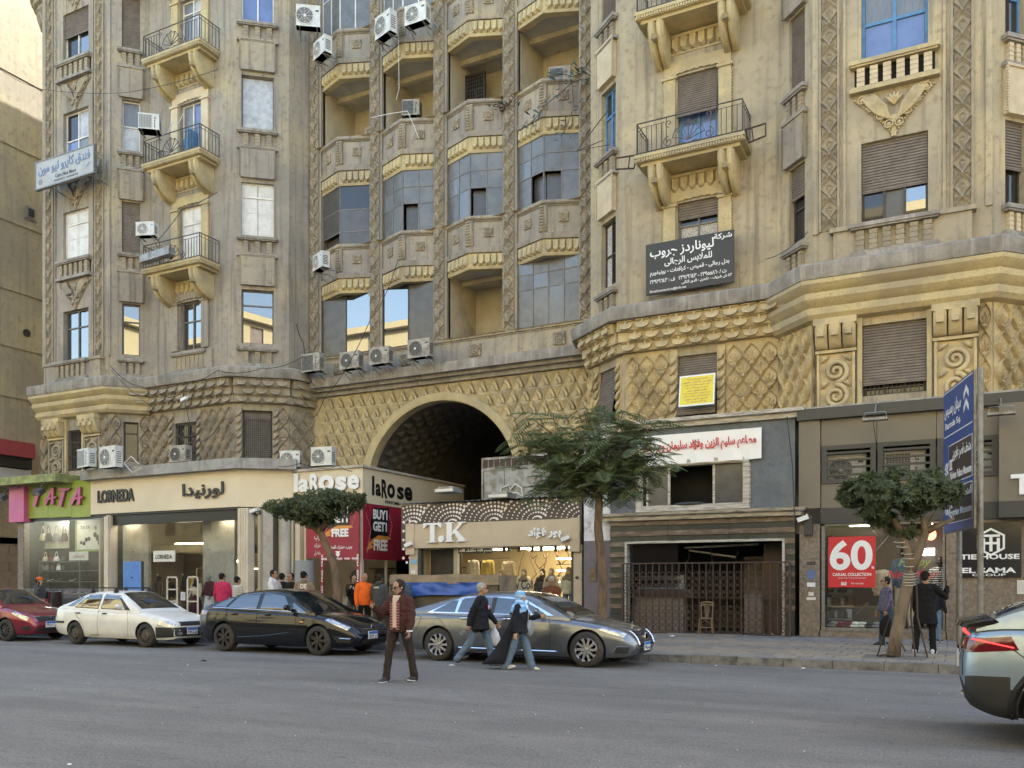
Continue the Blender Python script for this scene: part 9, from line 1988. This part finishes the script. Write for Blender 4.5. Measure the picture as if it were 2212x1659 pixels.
# security cameras
for x,y,v,l in ((398,862,25.6,'old security camera on a pole under the left cornice'),(1222,1163,26.0,'white security camera at the right end of the beige fascia'),(883,1176,26.0,'white security camera at the left end of the beige fascia'),(548,1103,25.2,'white camera dome under the cream fascia corner'),(1735,1120,25.3,'small camera under the taupe fascia')):
    c=A(x,y,v); t=thing('security_camera',l,'camera',Matrix.Translation(c),'security cameras'); obj('housing',MB().box(-.16,.14,-.07,.05,-.06,.06,M=Matrix.Rotation(R(-18),4,'Y')),'whiteplastic',t); obj('lens',MB().lathe([(.045,0),(.04,.03)],10,Matrix.Translation((-.16,0,-.05))@Matrix.Rotation(R(-108),4,'Y')),'black',t); obj('bracket',MB().tube([(.05,0,.05),(.08,.12,.12),(.08,.25,.1)],.018,5),'whiteplastic',t)
# trailing rubber plant in the fourth bay
rnd=random.Random(4); t=thing('trailing_plant','dark leafy rubber plant trailing over the balcony parapet of the fourth bay','plant',Matrix.Translation(A(1230,225,29.0)))
o0=A(1230,225,29.0); m=MB(); c=MB(); mat('leaf_rubber',(.025,.045,.022),(.045,.065,.035),5,.35)
for path in (((1260,170),(1235,178),(1205,205),(1180,225),(1165,245),(1150,262),(1135,275)),((1250,168),(1215,160),(1190,165)),((1235,180),(1240,230),(1225,270),(1212,295)),((1270,160),(1255,150),(1240,145))):
    P=[Vector(rel(x,y,28.75-.05*i,o0)) for i,(x,y) in enumerate(path)]; m.tube(P,.018,5)
    for i in range(len(P)*4):
        p=P[min(len(P)-1,i//4)]+Vector((rnd.gauss(0,.10),rnd.gauss(-.05,.08),rnd.gauss(0,.10))); a=rnd.uniform(0,6.28); d=Vector((math.cos(a),math.sin(a)*.5-.3,rnd.uniform(-.6,.5))).normalized(); s=d.cross(Vector((0,-1,.4))).normalized(); l=rnd.uniform(.18,.32); c.add([p,p+d*l*.5+s*l*.2,p+d*l,p+d*l*.5-s*l*.2],((0,1,2),(0,2,3)))
obj('stem',m,'bark',t); obj('leaves',c,'leaf_rubber',t)
t=thing('potted_plant','small potted plants on the parapet of the open third bay','plant',Matrix.Translation(A(1085,240,29.2))); c=MB(); o0=A(1085,240,29.2)
for i in range(46): p=Vector((rnd.gauss(.1,.25),rnd.gauss(0,.1),abs(rnd.gauss(.15,.12)))); a=rnd.uniform(0,6.28); d=Vector((math.cos(a),math.sin(a),rnd.uniform(0,1))).normalized(); s=d.cross(Vector((0,0,1))).normalized(); l=.2; c.add([p,p+d*l*.5+s*.04,p+d*l,p+d*l*.5-s*.04],((0,1,2),(0,2,3)))
obj('leaves',c,'leaf_rubber',t); obj('pot',MB().lathe([(.09,0),(.13,.2)],12),'leather_brown',t)
# small balcony things
tag(obj('planter_box',MB().box(-.85,.85,-.16,.16,0,.30),'tin',None,T(C1.p[0][0]+2.0,25.65,14.95,R(0))@Matrix.Rotation(R(-3),4,'Y')),'blue grey metal trough on the floor of the lower left balcony','planter')
for k,x in ((0,-.95),(1,.0)): pass
M=C2.m(2.45,0,14.8)
for sx in (-1,1): tag(obj('wire_basket',MB().tube([(0,0,0),(sx*.62,-.2,-.05),(sx*.62,-.2,-.40),(sx*.1,0,-.40),(0,0,0)],.03,5).tube([(sx*.2,-.1,-.02),(sx*.25,-.1,-.4)],.02,5),'rust',None,M@Matrix.Translation((sx*1.66,-.9,.12))),('empty rusty sign frame at the left end','empty rusty sign frame at the right end')[sx>0]+' of the right balcony','frame')
tag(obj('awning_arm',MB().tube([(0,0,1.5),(-.55,-.9,.2),(.1,0,.3)],.02,5).tube([(-.55,-.9,.2),(.5,-.5,.15)],.015,5),'iron',None,E1.m(1.2,0,15.9)),'bare iron awning arms at the blue window beside the bays','frame')
for o in PENDING: COL.objects.link(o)
for o in COL.objects:
    if o.name.split('.')[0] in ('beading','dentils','rope_moulding','window_grille','gate_lattice','display_tube','side_fins','slat_rows','hanging_wire','fan_guard','grille'): o['kind']='stuff'
